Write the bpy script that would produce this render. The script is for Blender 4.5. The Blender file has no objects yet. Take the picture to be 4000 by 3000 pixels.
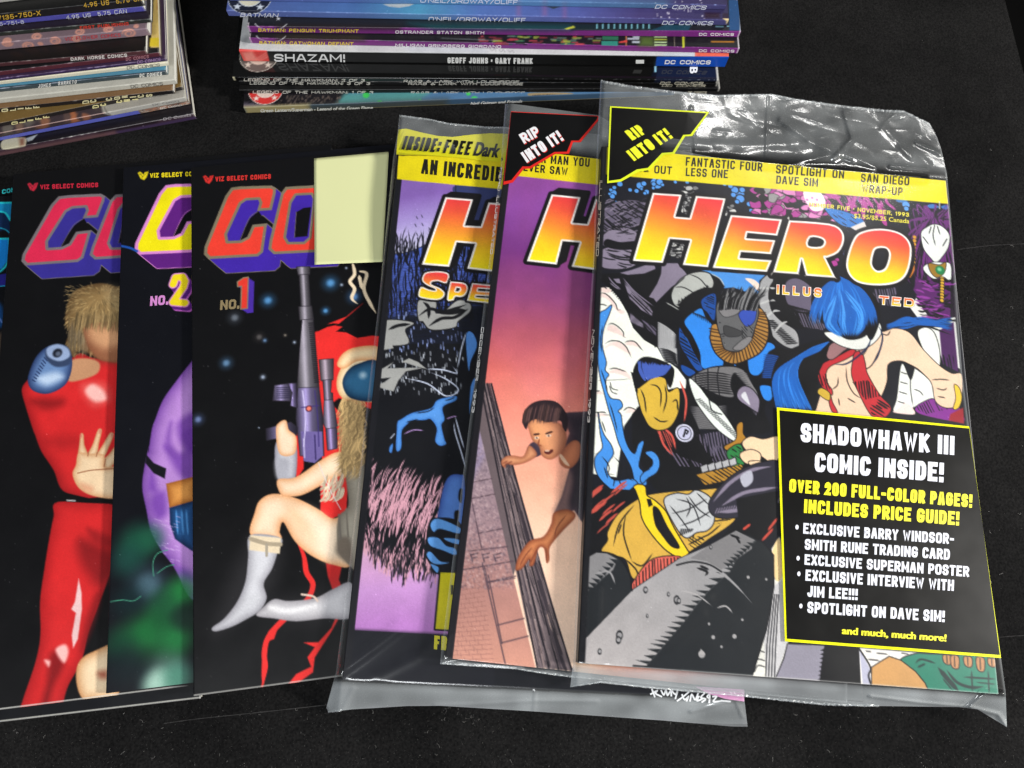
import bpy, math, random
import numpy as np
from mathutils import Matrix

# ------------------------------------------------------------------ camera, world, lights, exposure
scene = bpy.context.scene
COL = scene.collection
FPX = 2900.0                                   # focal length in pixels of the 4000 px wide photograph
CAM_H = 352.5                                  # camera height over the table, mm
_n = np.array([0.015, -0.280, -0.96]); _n /= np.linalg.norm(_n)      # table normal seen from the camera
_x = np.array([1.0, 0, 0]) - _n[0] * _n; _x /= np.linalg.norm(_x)
_R = np.stack([_x, np.cross(_n, _x), _n])
def _ray(px, py):
    return _R @ np.array([(px - 2000) / FPX, (py - 1500) / FPX, 1.0])
_d = _ray(2000, 1500)
CAM = np.array([0, 0, CAM_H]) - np.array([_d[0], _d[1], 0]) * (CAM_H / -_d[2])
cd = bpy.data.cameras.new('camera'); cam = bpy.data.objects.new('camera', cd); COL.objects.link(cam)
cd.sensor_fit = 'HORIZONTAL'; cd.sensor_width = 36.0; cd.lens = FPX / 4000 * 36.0
cd.clip_start = 0.01; cd.clip_end = 50
_m = Matrix.Identity(4)
for _i, _c in enumerate((_R @ np.array([1, 0, 0]), _R @ np.array([0, -1, 0]), _R @ np.array([0, 0, -1]))):
    for _j in range(3): _m[_j][_i] = _c[_j]
for _j in range(3): _m[_j][3] = CAM[_j] * 0.001
cam.matrix_world = _m
scene.camera = cam

world = bpy.data.worlds.new('World'); scene.world = world; world.use_nodes = True
_bg = world.node_tree.nodes['Background']
_nt = world.node_tree                            # dim room with random bright and dark patches added for reflections in the film
_tc = _nt.nodes.new('ShaderNodeTexCoord'); _no = _nt.nodes.new('ShaderNodeTexNoise'); _no.inputs['Scale'].default_value = 2.6; _no.inputs['Detail'].default_value = 2.0
_ra = _nt.nodes.new('ShaderNodeValToRGB'); _ra.color_ramp.elements[0].position = 0.40; _ra.color_ramp.elements[0].color = (0.018, 0.02, 0.022, 1)
_ra.color_ramp.elements[1].position = 0.66; _ra.color_ramp.elements[1].color = (0.46, 0.50, 0.54, 1)
_nt.links.new(_tc.outputs['Generated'], _no.inputs['Vector']); _nt.links.new(_no.outputs['Fac'], _ra.inputs[0]); _nt.links.new(_ra.outputs[0], _bg.inputs[0])
_bg.inputs[1].default_value = 0.30

def area(name, loc, target, size, power, color):
    l = bpy.data.lights.new(name, 'AREA'); l.shape = 'RECTANGLE'; l.size, l.size_y = size
    l.energy = power; l.color = color
    o = bpy.data.objects.new(name, l); COL.objects.link(o)
    v = np.array(target, float) - np.array(loc, float)
    o.location = loc
    from mathutils import Vector
    o.rotation_euler = Vector(v).to_track_quat('-Z', 'Y').to_euler()
    return o
area('ceiling_lamp_right', (1.30, -0.12, 0.74), (0.05, 0.0, 0), (0.16, 0.16), 36, (1.0, 0.965, 0.91))
area('ceiling_lamp_front', (-0.25, -0.66, 0.90), (0, 0.05, 0), (0.5, 0.3), 9.6, (0.95, 0.98, 1.0))
area('ceiling_lamp_far', (1.02, 1.19, 1.35), (0.1, 0.1, 0), (0.50, 0.12), 6.0, (1.0, 0.98, 0.95))

scene.view_settings.view_transform = 'Standard'
scene.view_settings.look = 'None'
scene.view_settings.exposure = 0.0
scene.view_settings.gamma = 1.0
scene.view_settings.use_curve_mapping = False

rng = np.random.default_rng(7)
random.seed(7)

# ------------------------------------------------------------------ geometry helpers (all lengths in mm)
def P(px, py, z=0.0):                          # point of height z seen at a photo pixel
    d = _ray(px, py); return CAM + d * ((z - CAM[2]) / d[2])
def hit(px, py, o, n):                         # point of the plane (o, n) seen at a photo pixel
    d = _ray(px, py); return CAM + d * (np.dot(o - CAM, n) / np.dot(d, n))
def hits(pts, o, n):
    p = np.asarray(pts, float)
    d = np.stack([(p[:, 0] - 2000) / FPX, (p[:, 1] - 1500) / FPX, np.ones(len(p))], 1) @ _R.T
    return CAM + d * (np.dot(o - CAM, n) / (d @ n))[:, None]
def proj_y(p):
    v = _R.T @ (p - CAM); return 1500 + FPX * v[1] / v[2]
def unit(v): return v / np.linalg.norm(v)
def cr(x0, y0, w, disp=2212.0):                # coordinates measured in an enlarged crop -> photo pixels
    k = w / disp
    return lambda *pts: [(x0 + x * k, y0 + y * k) for x, y in pts]
def smooth(pts, closed=True, n=6):
    p = np.asarray(pts, float); N = len(p); out = []
    for i in range(N if closed else N - 1):
        if closed: a, b, c, d = p[i - 1], p[i], p[(i + 1) % N], p[(i + 2) % N]
        else: a, b, c, d = p[max(i - 1, 0)], p[i], p[i + 1], p[min(i + 2, N - 1)]
        for k in range(n):
            t = k / n
            out.append(0.5 * (2 * b + (c - a) * t + (2 * a - 5 * b + 4 * c - d) * t * t + (3 * b - a - 3 * c + d) * t ** 3))
    if not closed: out.append(p[-1])
    return [tuple(q) for q in out]
def lin(c):
    c = np.asarray(c, float) / 255.0
    return np.where(c <= 0.04045, c / 12.92, ((c + 0.055) / 1.055) ** 2.4)
INK = 0.90                                     # albedo of printed white
def albedo(c): return np.clip(lin(c) * INK, 0.004, 0.9)

# ------------------------------------------------------------------ materials
def nodes(name):
    m = bpy.data.materials.new(name); m.use_nodes = True
    nt = m.node_tree; nt.nodes.clear()
    out = nt.nodes.new('ShaderNodeOutputMaterial')
    return m, nt, out
def N(nt, t, **kw):
    n = nt.nodes.new(t)
    for k, v in kw.items():
        if k.startswith('i_'): n.inputs[k[2:].replace('_', ' ')].default_value = v
        else: setattr(n, k, v)
    return n
def print_material(name, rough, spec, bump=0.0):
    m, nt, out = nodes(name)
    a = N(nt, 'ShaderNodeAttribute', attribute_name='print')
    b = N(nt, 'ShaderNodeBsdfPrincipled'); b.inputs['Roughness'].default_value = rough
    b.inputs['Specular IOR Level'].default_value = spec
    nt.links.new(a.outputs['Color'], b.inputs['Base Color'])
    tc = N(nt, 'ShaderNodeTexCoord')
    n1 = N(nt, 'ShaderNodeTexNoise'); n1.inputs['Scale'].default_value = 60; n1.inputs['Detail'].default_value = 5
    nt.links.new(tc.outputs['Object'], n1.inputs['Vector'])
    mr = N(nt, 'ShaderNodeMapRange'); mr.inputs['To Min'].default_value = rough * 0.8; mr.inputs['To Max'].default_value = min(1, rough * 1.25)
    nt.links.new(n1.outputs['Fac'], mr.inputs['Value']); nt.links.new(mr.outputs[0], b.inputs['Roughness'])
    if bump:
        n2 = N(nt, 'ShaderNodeTexNoise'); n2.inputs['Scale'].default_value = 25; n2.inputs['Detail'].default_value = 3
        nt.links.new(tc.outputs['Object'], n2.inputs['Vector'])
        bp = N(nt, 'ShaderNodeBump'); bp.inputs['Strength'].default_value = bump; bp.inputs['Distance'].default_value = 0.002
        nt.links.new(n2.outputs['Fac'], bp.inputs['Height']); nt.links.new(bp.outputs[0], b.inputs['Normal'])
    nt.links.new(b.outputs[0], out.inputs[0])
    return m
M_COVER = print_material('glossy_cover_print', 0.34, 0.30, 0.05)
M_GLOSS = print_material('high_gloss_print', 0.07, 0.5)
M_LETTER = print_material('letter_ink', 0.36, 0.40)
M_PANEL = print_material('bag_ink', 0.3, 0.2)

def paper_material(name, c1, c2):
    m, nt, out = nodes(name)
    tc = N(nt, 'ShaderNodeTexCoord'); mp = N(nt, 'ShaderNodeMapping'); mp.inputs['Scale'].default_value = (14, 14, 2600)
    no = N(nt, 'ShaderNodeTexNoise'); no.inputs['Scale'].default_value = 1.0; no.inputs['Detail'].default_value = 4; no.inputs['Roughness'].default_value = 0.7
    ra = N(nt, 'ShaderNodeValToRGB')
    ra.color_ramp.elements[0].position = 0.36; ra.color_ramp.elements[0].color = (*c1, 1)
    ra.color_ramp.elements[1].position = 0.62; ra.color_ramp.elements[1].color = (*c2, 1)
    b = N(nt, 'ShaderNodeBsdfPrincipled'); b.inputs['Roughness'].default_value = 0.85; b.inputs['Specular IOR Level'].default_value = 0.2
    nt.links.new(tc.outputs['Object'], mp.inputs['Vector']); nt.links.new(mp.outputs[0], no.inputs['Vector'])
    nt.links.new(no.outputs['Fac'], ra.inputs[0]); nt.links.new(ra.outputs[0], b.inputs['Base Color'])
    nt.links.new(b.outputs[0], out.inputs[0])
    return m
M_PAGES = paper_material('page_edges', (0.33, 0.32, 0.28), (0.62, 0.61, 0.55))

def felt_material():
    m, nt, out = nodes('black_felt')
    tc = N(nt, 'ShaderNodeTexCoord')
    n1 = N(nt, 'ShaderNodeTexNoise'); n1.inputs['Scale'].default_value = 900; n1.inputs['Detail'].default_value = 3
    n2 = N(nt, 'ShaderNodeTexNoise'); n2.inputs['Scale'].default_value = 14; n2.inputs['Detail'].default_value = 5
    nt.links.new(tc.outputs['Object'], n1.inputs['Vector']); nt.links.new(tc.outputs['Object'], n2.inputs['Vector'])
    n2.inputs['Roughness'].default_value = 0.7
    mx = N(nt, 'ShaderNodeMath', operation='MULTIPLY'); nt.links.new(n1.outputs['Fac'], mx.inputs[0]); nt.links.new(n2.outputs['Fac'], mx.inputs[1])
    ra = N(nt, 'ShaderNodeValToRGB')
    ra.color_ramp.elements[0].position = 0.12; ra.color_ramp.elements[0].color = (0.0022, 0.0022, 0.0024, 1)
    ra.color_ramp.elements[1].position = 0.48; ra.color_ramp.elements[1].color = (0.0145, 0.014, 0.014, 1)
    nt.links.new(mx.outputs[0], ra.inputs[0])
    b = N(nt, 'ShaderNodeBsdfPrincipled'); b.inputs['Roughness'].default_value = 0.95; b.inputs['Specular IOR Level'].default_value = 0.08
    bp = N(nt, 'ShaderNodeBump'); bp.inputs['Strength'].default_value = 0.6; bp.inputs['Distance'].default_value = 0.0006
    nt.links.new(n1.outputs['Fac'], bp.inputs['Height']); nt.links.new(bp.outputs[0], b.inputs['Normal'])
    nt.links.new(ra.outputs[0], b.inputs['Base Color']); nt.links.new(b.outputs[0], out.inputs[0])
    return m
M_FELT = felt_material()

def plain(name, c, rough=0.6, spec=0.3, noise=0.12, scale=30):
    m, nt, out = nodes(name)
    tc = N(nt, 'ShaderNodeTexCoord')
    no = N(nt, 'ShaderNodeTexNoise'); no.inputs['Scale'].default_value = scale; no.inputs['Detail'].default_value = 4
    nt.links.new(tc.outputs['Object'], no.inputs['Vector'])
    ra = N(nt, 'ShaderNodeValToRGB')
    ra.color_ramp.elements[0].color = (*[v * (1 - noise) for v in c], 1); ra.color_ramp.elements[1].color = (*[min(1, v * (1 + noise)) for v in c], 1)
    b = N(nt, 'ShaderNodeBsdfPrincipled'); b.inputs['Roughness'].default_value = rough; b.inputs['Specular IOR Level'].default_value = spec
    nt.links.new(no.outputs['Fac'], ra.inputs[0]); nt.links.new(ra.outputs[0], b.inputs['Base Color']); nt.links.new(b.outputs[0], out.inputs[0])
    return m
M_NOTE = plain('pale_yellow_paper', tuple(lin((212, 215, 162)) * 0.9), 0.8, 0.2, 0.03, 20)
M_LINT = plain('lint', (0.30, 0.29, 0.28), 1.0, 0.0, 0.3)
M_FLOOR = plain('dark_floor', (0.004, 0.004, 0.004), 0.9, 0.05)
M_CREASE = plain('worn_felt', (0.035, 0.034, 0.034), 1.0, 0.0, 0.4, 300)

def film_material(name, rough):
    m, nt, out = nodes(name)
    at = N(nt, 'ShaderNodeAttribute', attribute_name='milk')
    tr = N(nt, 'ShaderNodeBsdfTransparent'); tr.inputs[0].default_value = (0.985, 0.988, 0.988, 1)
    df = N(nt, 'ShaderNodeBsdfDiffuse'); df.inputs[0].default_value = (0.72, 0.76, 0.78, 1)
    gl = N(nt, 'ShaderNodeBsdfGlossy'); gl.inputs['Roughness'].default_value = rough; gl.inputs[0].default_value = (1, 1, 1, 1)
    fr = N(nt, 'ShaderNodeFresnel'); fr.inputs['IOR'].default_value = 1.5
    ge = N(nt, 'ShaderNodeNewGeometry'); io = N(nt, 'ShaderNodeMapRange'); io.inputs['To Min'].default_value = 1.5; io.inputs['To Max'].default_value = 1 / 1.5
    nt.links.new(ge.outputs['Backfacing'], io.inputs['Value']); nt.links.new(io.outputs[0], fr.inputs['IOR'])   # a film reflects alike from both sides
    m1 = N(nt, 'ShaderNodeMixShader'); m2 = N(nt, 'ShaderNodeMixShader')
    nt.links.new(at.outputs['Fac'], m1.inputs[0]); nt.links.new(tr.outputs[0], m1.inputs[1]); nt.links.new(df.outputs[0], m1.inputs[2])
    mu = N(nt, 'ShaderNodeMath', operation='MULTIPLY'); mu.inputs[1].default_value = 1.15; mu.use_clamp = True
    nt.links.new(fr.outputs[0], mu.inputs[0]); nt.links.new(mu.outputs[0], m2.inputs[0])
    nt.links.new(m1.outputs[0], m2.inputs[1]); nt.links.new(gl.outputs[0], m2.inputs[2])
    nt.links.new(m2.outputs[0], out.inputs[0])
    return m
M_FILM = film_material('clear_bag_film', 0.18)

# ------------------------------------------------------------------ objects
def mesh_obj(name, V, faces, mat, parent=None, base=None, sm=True, attr=None, milk=None):
    V = np.asarray(V, np.float64)
    org = np.asarray(base if base is not None else V.mean(0))
    me = bpy.data.meshes.new(name)
    F_ = np.asarray(faces, np.int64) if not isinstance(faces, list) else None
    W = ((V - org) * 0.001).astype(np.float32)
    if F_ is not None:
        k = F_.shape[1]
        me.vertices.add(len(W)); me.vertices.foreach_set('co', W.ravel())
        me.loops.add(F_.size); me.loops.foreach_set('vertex_index', F_.ravel().astype(np.int32))
        me.polygons.add(len(F_)); me.polygons.foreach_set('loop_start', np.arange(0, F_.size, k, dtype=np.int32))
        try: me.polygons.foreach_set('loop_total', np.full(len(F_), k, np.int32))
        except Exception: pass
        me.update(calc_edges=True)
    else:
        me.from_pydata([tuple(v) for v in W], [], faces); me.update()
    if sm: me.polygons.foreach_set('use_smooth', np.ones(len(me.polygons), bool))
    if attr is not None:
        a = me.attributes.new('print', 'FLOAT_COLOR', 'POINT')
        rgba = np.ones((len(V), 4), np.float32); rgba[:, :3] = attr
        a.data.foreach_set('color', rgba.ravel())
    if milk is not None:
        a = me.attributes.new('milk', 'FLOAT', 'POINT'); a.data.foreach_set('value', np.asarray(milk, np.float32).ravel())
    me.materials.append(mat)
    o = bpy.data.objects.new(name, me); COL.objects.link(o)
    loc = org * 0.001
    if parent is not None:
        o.parent = parent
        q = parent; off = np.zeros(3)
        while q is not None: off += np.array(q.location); q = q.parent
        loc = loc - off
    o.location = loc
    return o
def empty(name, base, label, cat, group=None):
    o = bpy.data.objects.new(name, None); COL.objects.link(o)
    o.location = np.asarray(base) * 0.001; o.empty_display_size = 0.01
    o['label'] = label; o['category'] = cat
    if group: o['group'] = group
    return o
def grid_faces(nu, ns):
    i = np.arange(nu * ns).reshape(ns, nu)
    return np.stack([i[:-1, :-1], i[:-1, 1:], i[1:, 1:], i[1:, :-1]], -1).reshape(-1, 4)

# ------------------------------------------------------------------ painting of printed sheets: a fine grid of printed points
class Canvas:
    def __init__(s, us, ss, base, step):
        s.us, s.ss, s.step = np.asarray(us, float), np.asarray(ss, float), step
        s.img = np.empty((len(s.ss), len(s.us), 3)); s.img[:] = base
    def box(s, pts, pad):
        p = np.asarray(pts); a = p.min(0) - pad; b = p.max(0) + pad
        i0, i1 = np.searchsorted(s.us, [a[0], b[0]]); j0, j1 = np.searchsorted(s.ss, [a[1], b[1]])
        if i1 <= i0 or j1 <= j0: return None
        U, S = np.meshgrid(s.us[i0:i1], s.ss[j0:j1])
        return (slice(j0, j1), slice(i0, i1)), U, S
    @staticmethod
    def sd(pts, U, S):
        p = np.asarray(pts, float); best = np.full(U.shape, 1e9); ins = np.zeros(U.shape, bool)
        for a, b in zip(p, np.roll(p, -1, 0)):
            e = b - a; l = e @ e
            if l < 1e-12: continue
            t = np.clip(((U - a[0]) * e[0] + (S - a[1]) * e[1]) / l, 0, 1)
            best = np.minimum(best, (U - a[0] - t * e[0]) ** 2 + (S - a[1] - t * e[1]) ** 2)
            c = (a[1] > S) != (b[1] > S)
            if e[1] != 0: ins ^= c & (U < a[0] + (S - a[1]) / e[1] * e[0])
        d = np.sqrt(best); return np.where(ins, -d, d)
    def lay(s, sl, a, col, U=None, S=None, d=None):
        c = col(U, S, d) if callable(col) else np.asarray(col, float)
        im = s.img[sl]; im += (c - im) * a[..., None]
    def poly(s, pts, col, soft=None, grow=0.0, alpha=1.0, clip=None):
        soft = soft or s.step * 1.1
        r = s.box(pts, max(grow, 0) + soft)
        if r is None: return
        sl, U, S = r; d = s.sd(pts, U, S)
        a = np.clip((soft / 2 - (d - grow)) / soft, 0, 1)
        if soft > 1: a = a * a * (3 - 2 * a)
        if clip is not None: a = a * (s.sd(clip, U, S) < 0)
        s.lay(sl, a * alpha, col, U, S, d)
    def stroke(s, pts, w, col, soft=None, taper=(1, 1), alpha=1.0, clip=None):
        soft = soft or s.step * 1.1
        r = s.box(pts, w + soft)
        if r is None: return
        sl, U, S = r; p = np.asarray(pts, float)
        L = np.concatenate([[0], np.cumsum(np.linalg.norm(np.diff(p, axis=0), axis=1))]); L /= max(L[-1], 1e-9)
        A = np.zeros(U.shape)
        for i in range(len(p) - 1):
            a, e = p[i], p[i + 1] - p[i]; l = e @ e
            if l < 1e-12: continue
            t = np.clip(((U - a[0]) * e[0] + (S - a[1]) * e[1]) / l, 0, 1)
            q = L[i] + t * (L[i + 1] - L[i])
            ww = w / 2 * np.minimum(1, np.minimum(taper[0] + q * 4, taper[1] + (1 - q) * 4))
            d = np.hypot(U - a[0] - t * e[0], S - a[1] - t * e[1]) - ww
            A = np.maximum(A, np.clip((soft / 2 - d) / soft, 0, 1) * np.clip(ww / (s.step * .4), 0.2, 1))
        if clip is not None: A = A * (s.sd(clip, U, S) < 0)
        s.lay(sl, A * alpha, col, U, S)
def vnoise(U, S, sc, seed=0):                  # smooth value noise, 0..1
    g = np.random.default_rng(seed).random((64, 64))
    x, y = U / sc, S / sc; i, j = np.floor(x).astype(int), np.floor(y).astype(int)
    fx, fy = x - i, y - j; fx, fy = fx * fx * (3 - 2 * fx), fy * fy * (3 - 2 * fy)
    a, b, c, d = g[j % 64, i % 64], g[j % 64, (i + 1) % 64], g[(j + 1) % 64, i % 64], g[(j + 1) % 64, (i + 1) % 64]
    return (a * (1 - fx) + b * fx) * (1 - fy) + (c * (1 - fx) + d * fx) * fy

# ------------------------------------------------------------------ lettering
_fonts = {}
def glyphs(body, weight=0.0, shear=0.0, space=1.0):
    k = (body, weight, shear, space)
    if k not in _fonts:
        c = bpy.data.curves.new('t', 'FONT'); c.body = body; c.offset = weight; c.shear = shear; c.space_character = space
        c.resolution_u = 4
        o = bpy.data.objects.new('t', c); COL.objects.link(o)
        bpy.context.view_layer.update()
        me = o.evaluated_get(bpy.context.evaluated_depsgraph_get()).to_mesh()
        V = np.empty(len(me.vertices) * 3); me.vertices.foreach_get('co', V)
        fs = [tuple(p.vertices) for p in me.polygons]
        _fonts[k] = (V.reshape(-1, 3)[:, :2].copy(), fs)
        o.to_mesh_clear(); bpy.data.objects.remove(o); bpy.data.curves.remove(c)
    return _fonts[k]
CAPH = None
class Lettering:
    key = None
    """Text laid on a printed surface: every line is fitted between two baseline points of the photo."""
    def __init__(s): s.V, s.C, s.K, s.FF = [], [], [], []
    def line(s, body, p0, p1, up, col, place, weight=0.012, shear=0.0, space=1.0, lift=0.07, cap=None, bottom=None, strike=0.0):
        if strike:
            e = np.asarray(p1, float) - np.asarray(p0, float); e = e / np.linalg.norm(e) * strike
            for k, q in enumerate((-1, 1, -.5, .5)): s.line(body, np.asarray(p0) + e * q, np.asarray(p1) + e * q, up, col, place, weight, shear, space, lift - .008 * (k + 1), cap, bottom)
        global CAPH
        if CAPH is None: CAPH = glyphs('H')[0][:, 1].max()
        v, f = glyphs(body, weight, shear, space)
        if len(v) == 0: return
        x0, x1 = v[:, 0].min(), v[:, 0].max(); h = cap or (CAPH + weight)
        a = ((v[:, 0] - x0) / (x1 - x0))[:, None]; b = ((v[:, 1] + (weight if cap is None else 0)) / (h + weight))[:, None]
        px = np.asarray(p0, float) * (1 - a) + np.asarray(p1, float) * a + np.asarray(up, float) * b
        s.V.append(place(px, lift)); s.FF.append(f); s.K.append((body, s.key or (round(p0[0] / 60), round(p0[1] / 60))))
        c = albedo(col)
        if bottom is not None:
            bb = np.clip(b, 0, 1); c = albedo(bottom) * (1 - bb) + c * bb
        s.C.append(np.broadcast_to(c, (len(v), 3)))
    def shape(s, px, col, place, lift=0.07):
        px = np.asarray(px, float); s.V.append(place(px, lift)); s.FF.append([tuple(range(len(px)))]); s.K.append(('dot', px[0][0], px[0][1]))
        s.C.append(np.broadcast_to(albedo(col), (len(px), 3)))
    def build(s, name, parent, mat=None):      # every printed line is a part of its own (its outline layers stay together)
        k = 0; done = {}
        for v, c, key, f in zip(s.V, s.C, s.K, s.FF):
            done.setdefault(key, []).append((v, c, f))
        for parts in done.values():
            V, C, F_, n = [], [], [], 0
            for v, c, f in parts: V.append(v); C.append(c); F_ += [tuple(i + n for i in q) for q in f]; n += len(v)
            mesh_obj(name, np.concatenate(V), F_, mat or M_LETTER, parent, sm=False, attr=np.concatenate(C))

# ------------------------------------------------------------------ heavy sign lettering drawn as pen strokes (centre lines in a unit box)
def _arc(cx, cy, rx, ry, a0, a1, n=7): return [(cx + rx * math.cos(math.radians(a)), cy + ry * math.sin(math.radians(a))) for a in np.linspace(a0, a1, n)]
_O = _arc(.3, .75, .3, .25, 180, 90, 5) + _arc(.7, .75, .3, .25, 90, 0, 5) + _arc(.7, .25, .3, .25, 0, -90, 5) + _arc(.3, .25, .3, .25, -90, -180, 5)
_S = _arc(.7, .76, .3, .24, 12, 90, 4) + _arc(.3, .76, .3, .24, 90, 180, 4) + [(0, .68), (.12, .56), (.88, .44), (1, .32)] + _arc(.7, .24, .3, .24, 0, -90, 4) + _arc(.3, .24, .3, .24, -90, -168, 4)
_C = _arc(.7, .76, .3, .24, 14, 90, 4) + _arc(.3, .75, .3, .25, 90, 180, 5) + _arc(.3, .25, .3, .25, 180, 270, 5) + _arc(.7, .24, .3, .24, -90, -14, 4)
_P = lambda y: [(0, 1), (.62, 1)] + _arc(.62, (1 + y) / 2, .38, (1 - y) / 2, 80, -80, 6) + [(.62, y), (0, y)]
GL = {'A': (1.05, [[(0, 0), (.38, 1), (.62, 1), (1, 0)], [(.2, .3), (.8, .3)]]), 'B': (1, [[(0, 0), (0, 1), (.62, 1)] + _arc(.62, .77, .32, .23, 80, -80, 5) + [(.62, .54), (0, .54)], [(.62, .54)] + _arc(.62, .27, .38, .27, 80, -80, 5) + [(.62, 0), (0, 0)]]),
      'C': (1, [_C]), 'D': (1, [[(0, 0), (0, 1), (.6, 1)] + _arc(.6, .7, .4, .3, 80, 0, 4) + _arc(.6, .3, .4, .3, 0, -80, 4) + [(.6, 0), (0, 0)]]), 'E': (.86, [[(1, 1), (0, 1), (0, 0), (1, 0)], [(0, .52), (.85, .52)]]), 'F': (.84, [[(1, 1), (0, 1), (0, 0)], [(0, .5), (.85, .5)]]),
      'G': (1.02, [_C[:-1] + [(1, .2), (1, .44), (.62, .44)]]), 'H': (1.02, [[(0, 0), (0, 1)], [(1, 0), (1, 1)], [(0, .52), (1, .52)]]), 'I': (0, [[(0, 0), (0, 1)]]), 'J': (.8, [[(1, 1), (1, .3)] + _arc(.6, .26, .4, .26, 0, -90, 4) + _arc(.4, .26, .4, .26, -90, -170, 4)]),
      'K': (1, [[(0, 0), (0, 1)], [(.95, 1), (.1, .48)], [(.3, .6), (1, 0)]]), 'L': (.82, [[(0, 1), (0, 0), (1, 0)]]), 'M': (1.3, [[(0, 0), (0, 1)], [(1, 0), (1, 1)], [(.04, 1), (.5, .25), (.96, 1)]]), 'N': (1.06, [[(0, 0), (0, 1)], [(1, 0), (1, 1)], [(.03, 1), (.97, 0)]]),
      'O': (1.04, [_O + [_O[0]]]), 'P': (.96, [[(0, 0), (0, 1)], _P(.42)]), 'Q': (1.04, [_O + [_O[0]], [(.6, .3), (1, 0)]]), 'R': (1, [[(0, 0), (0, 1)], _P(.46), [(.5, .46), (1, 0)]]), 'S': (.98, [_S]), 'T': (.96, [[(0, 1), (1, 1)], [(.5, 1), (.5, 0)]]),
      'U': (1.02, [[(0, 1), (0, .3)] + _arc(.3, .26, .3, .26, 180, 270, 5) + _arc(.7, .26, .3, .26, 270, 360, 5) + [(1, .3), (1, 1)]]), 'V': (1.05, [[(0, 1), (.42, 0), (.58, 0), (1, 1)]]), 'W': (1.5, [[(0, 1), (.24, 0), (.5, .8), (.76, 0), (1, 1)]]), 'X': (1, [[(0, 0), (1, 1)], [(0, 1), (1, 0)]]), 'Y': (1, [[(0, 1), (.5, .45), (1, 1)], [(.5, .5), (.5, 0)]]), 'Z': (.95, [[(0, 1), (1, 1), (0, 0), (1, 0)]]),
      '0': (.95, [_O + [_O[0]]]), '1': (.3, [[(0, .8), (1, 1), (1, 0)]]), '2': (.95, [[(0, .72)] + _arc(.5, .72, .5, .28, 170, 0, 7) + [(.9, .5), (0, 0), (1, 0)]]), '3': (.95, [[(0, .8)] + _arc(.5, .77, .48, .23, 150, -70, 8) + [(.45, .54)], [(.45, .54)] + _arc(.5, .27, .5, .27, 70, -160, 9)]), '4': (.95, [[(.75, 0), (.75, 1), (0, .3), (1, .3)]]), '5': (.95, [[(.95, 1), (.1, 1), (.05, .55), (.5, .62)] + _arc(.5, .31, .5, .31, 80, -160, 8)]),
      '6': (.95, [[(.9, .95), (.4, .9), (.06, .55)] + _arc(.5, .3, .5, .3, 160, -200, 12)]), '7': (.95, [[(0, 1), (1, 1), (.35, 0)]]), '8': (.95, [_arc(.5, .77, .42, .23, 0, 360, 10), _arc(.5, .27, .5, .27, 0, 360, 11)]), '9': (.95, [_arc(.5, .7, .5, .3, 0, 360, 12), [(1, .7), (.85, .3), (.4, 0)]]),
      '!': (0, [[(0, .5), (0, 1)], [(0, -.02), (0, .04)]]), '.': (0, [[(0, -.02), (0, .1)]]), ',': (0, [[(.0, -.14), (0, .1)]]), '-': (.5, [[(0, .45), (1, .45)]]), ':': (0, [[(0, .08), (0, .2)], [(0, .62), (0, .74)]]), "'": (0, [[(0, .75), (0, 1)]]), '/': (.6, [[(0, -.05), (1, 1.05)]]), '&': (1.1, [[(1, 0), (.2, .78), (.35, 1), (.62, .9), (.6, .7), (0, .3), (.1, .05), (.5, 0), (1, .45)]]), '\u2022': (0, [[(0, .4), (0, .62)]]), '$': (.98, [_S, [(.5, -.1), (.5, 1.1)]])}
THIN = {('N', 2): .72, ('M', 2): .66, ('W', 0): .8, ('V', 0): .85, ('A', 1): .7, ('K', 1): .85, ('K', 2): .85, ('E', 1): .85, ('F', 1): .85, ('H', 2): .85}
def sign_strokes(body, H, L, th, gap):
    """stroke centre lines of a line of capitals: height H, length L, pen th, all in photo pixels; x, y from the baseline start"""
    nat = [(GL[c][0] if c in GL else .75) for c in body]
    pen = sum(th for c in body if c in GL); gaps = gap * H * (len(body) - 1)
    k = max(.05, (L - pen - gaps) / max(1e-6, sum(nat))); x = 0; out = []
    for c, w in zip(body, nat):
        if c in GL:
            W = w * k
            for q, pl in enumerate(GL[c][1]): out.append((THIN.get((c, q), 1.0), [(x + th / 2 + u * W, th / 2 + v * (H - th)) for u, v in pl]))
            x += W + th
        else: x += w * k
        x += gap * H
    return out
def ribbon(pl, th):
    p = np.asarray(pl, float); closed = np.linalg.norm(p[0] - p[-1]) < 1e-6 and len(p) > 3
    if closed: p = p[:-1]
    n = len(p); V = []
    for i in range(n):
        a = p[i] - p[i - 1] if (i > 0 or closed) else p[1] - p[0]; c = p[(i + 1) % n] - p[i] if (i < n - 1 or closed) else a
        a, c = unit(a), unit(c); t = a + c; t = unit(t) if np.linalg.norm(t) > .2 else c; nn = np.array([-t[1], t[0]]); m = min(1.8, 1 / max(.3, abs(nn @ np.array([-a[1], a[0]]))))
        q = p[i].copy()
        if not closed and i == 0: q = q - a * th / 2 * .98
        if not closed and i == n - 1: q = q + a * th / 2 * .98
        V += [q + nn * th / 2 * m, q - nn * th / 2 * m]
    F_ = [(2 * i, 2 * i + 1, 2 * i + 3, 2 * i + 2) for i in range(n - 1)] + ([(2 * n - 2, 2 * n - 1, 1, 0)] if closed else [])
    return np.array(V), F_
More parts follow.
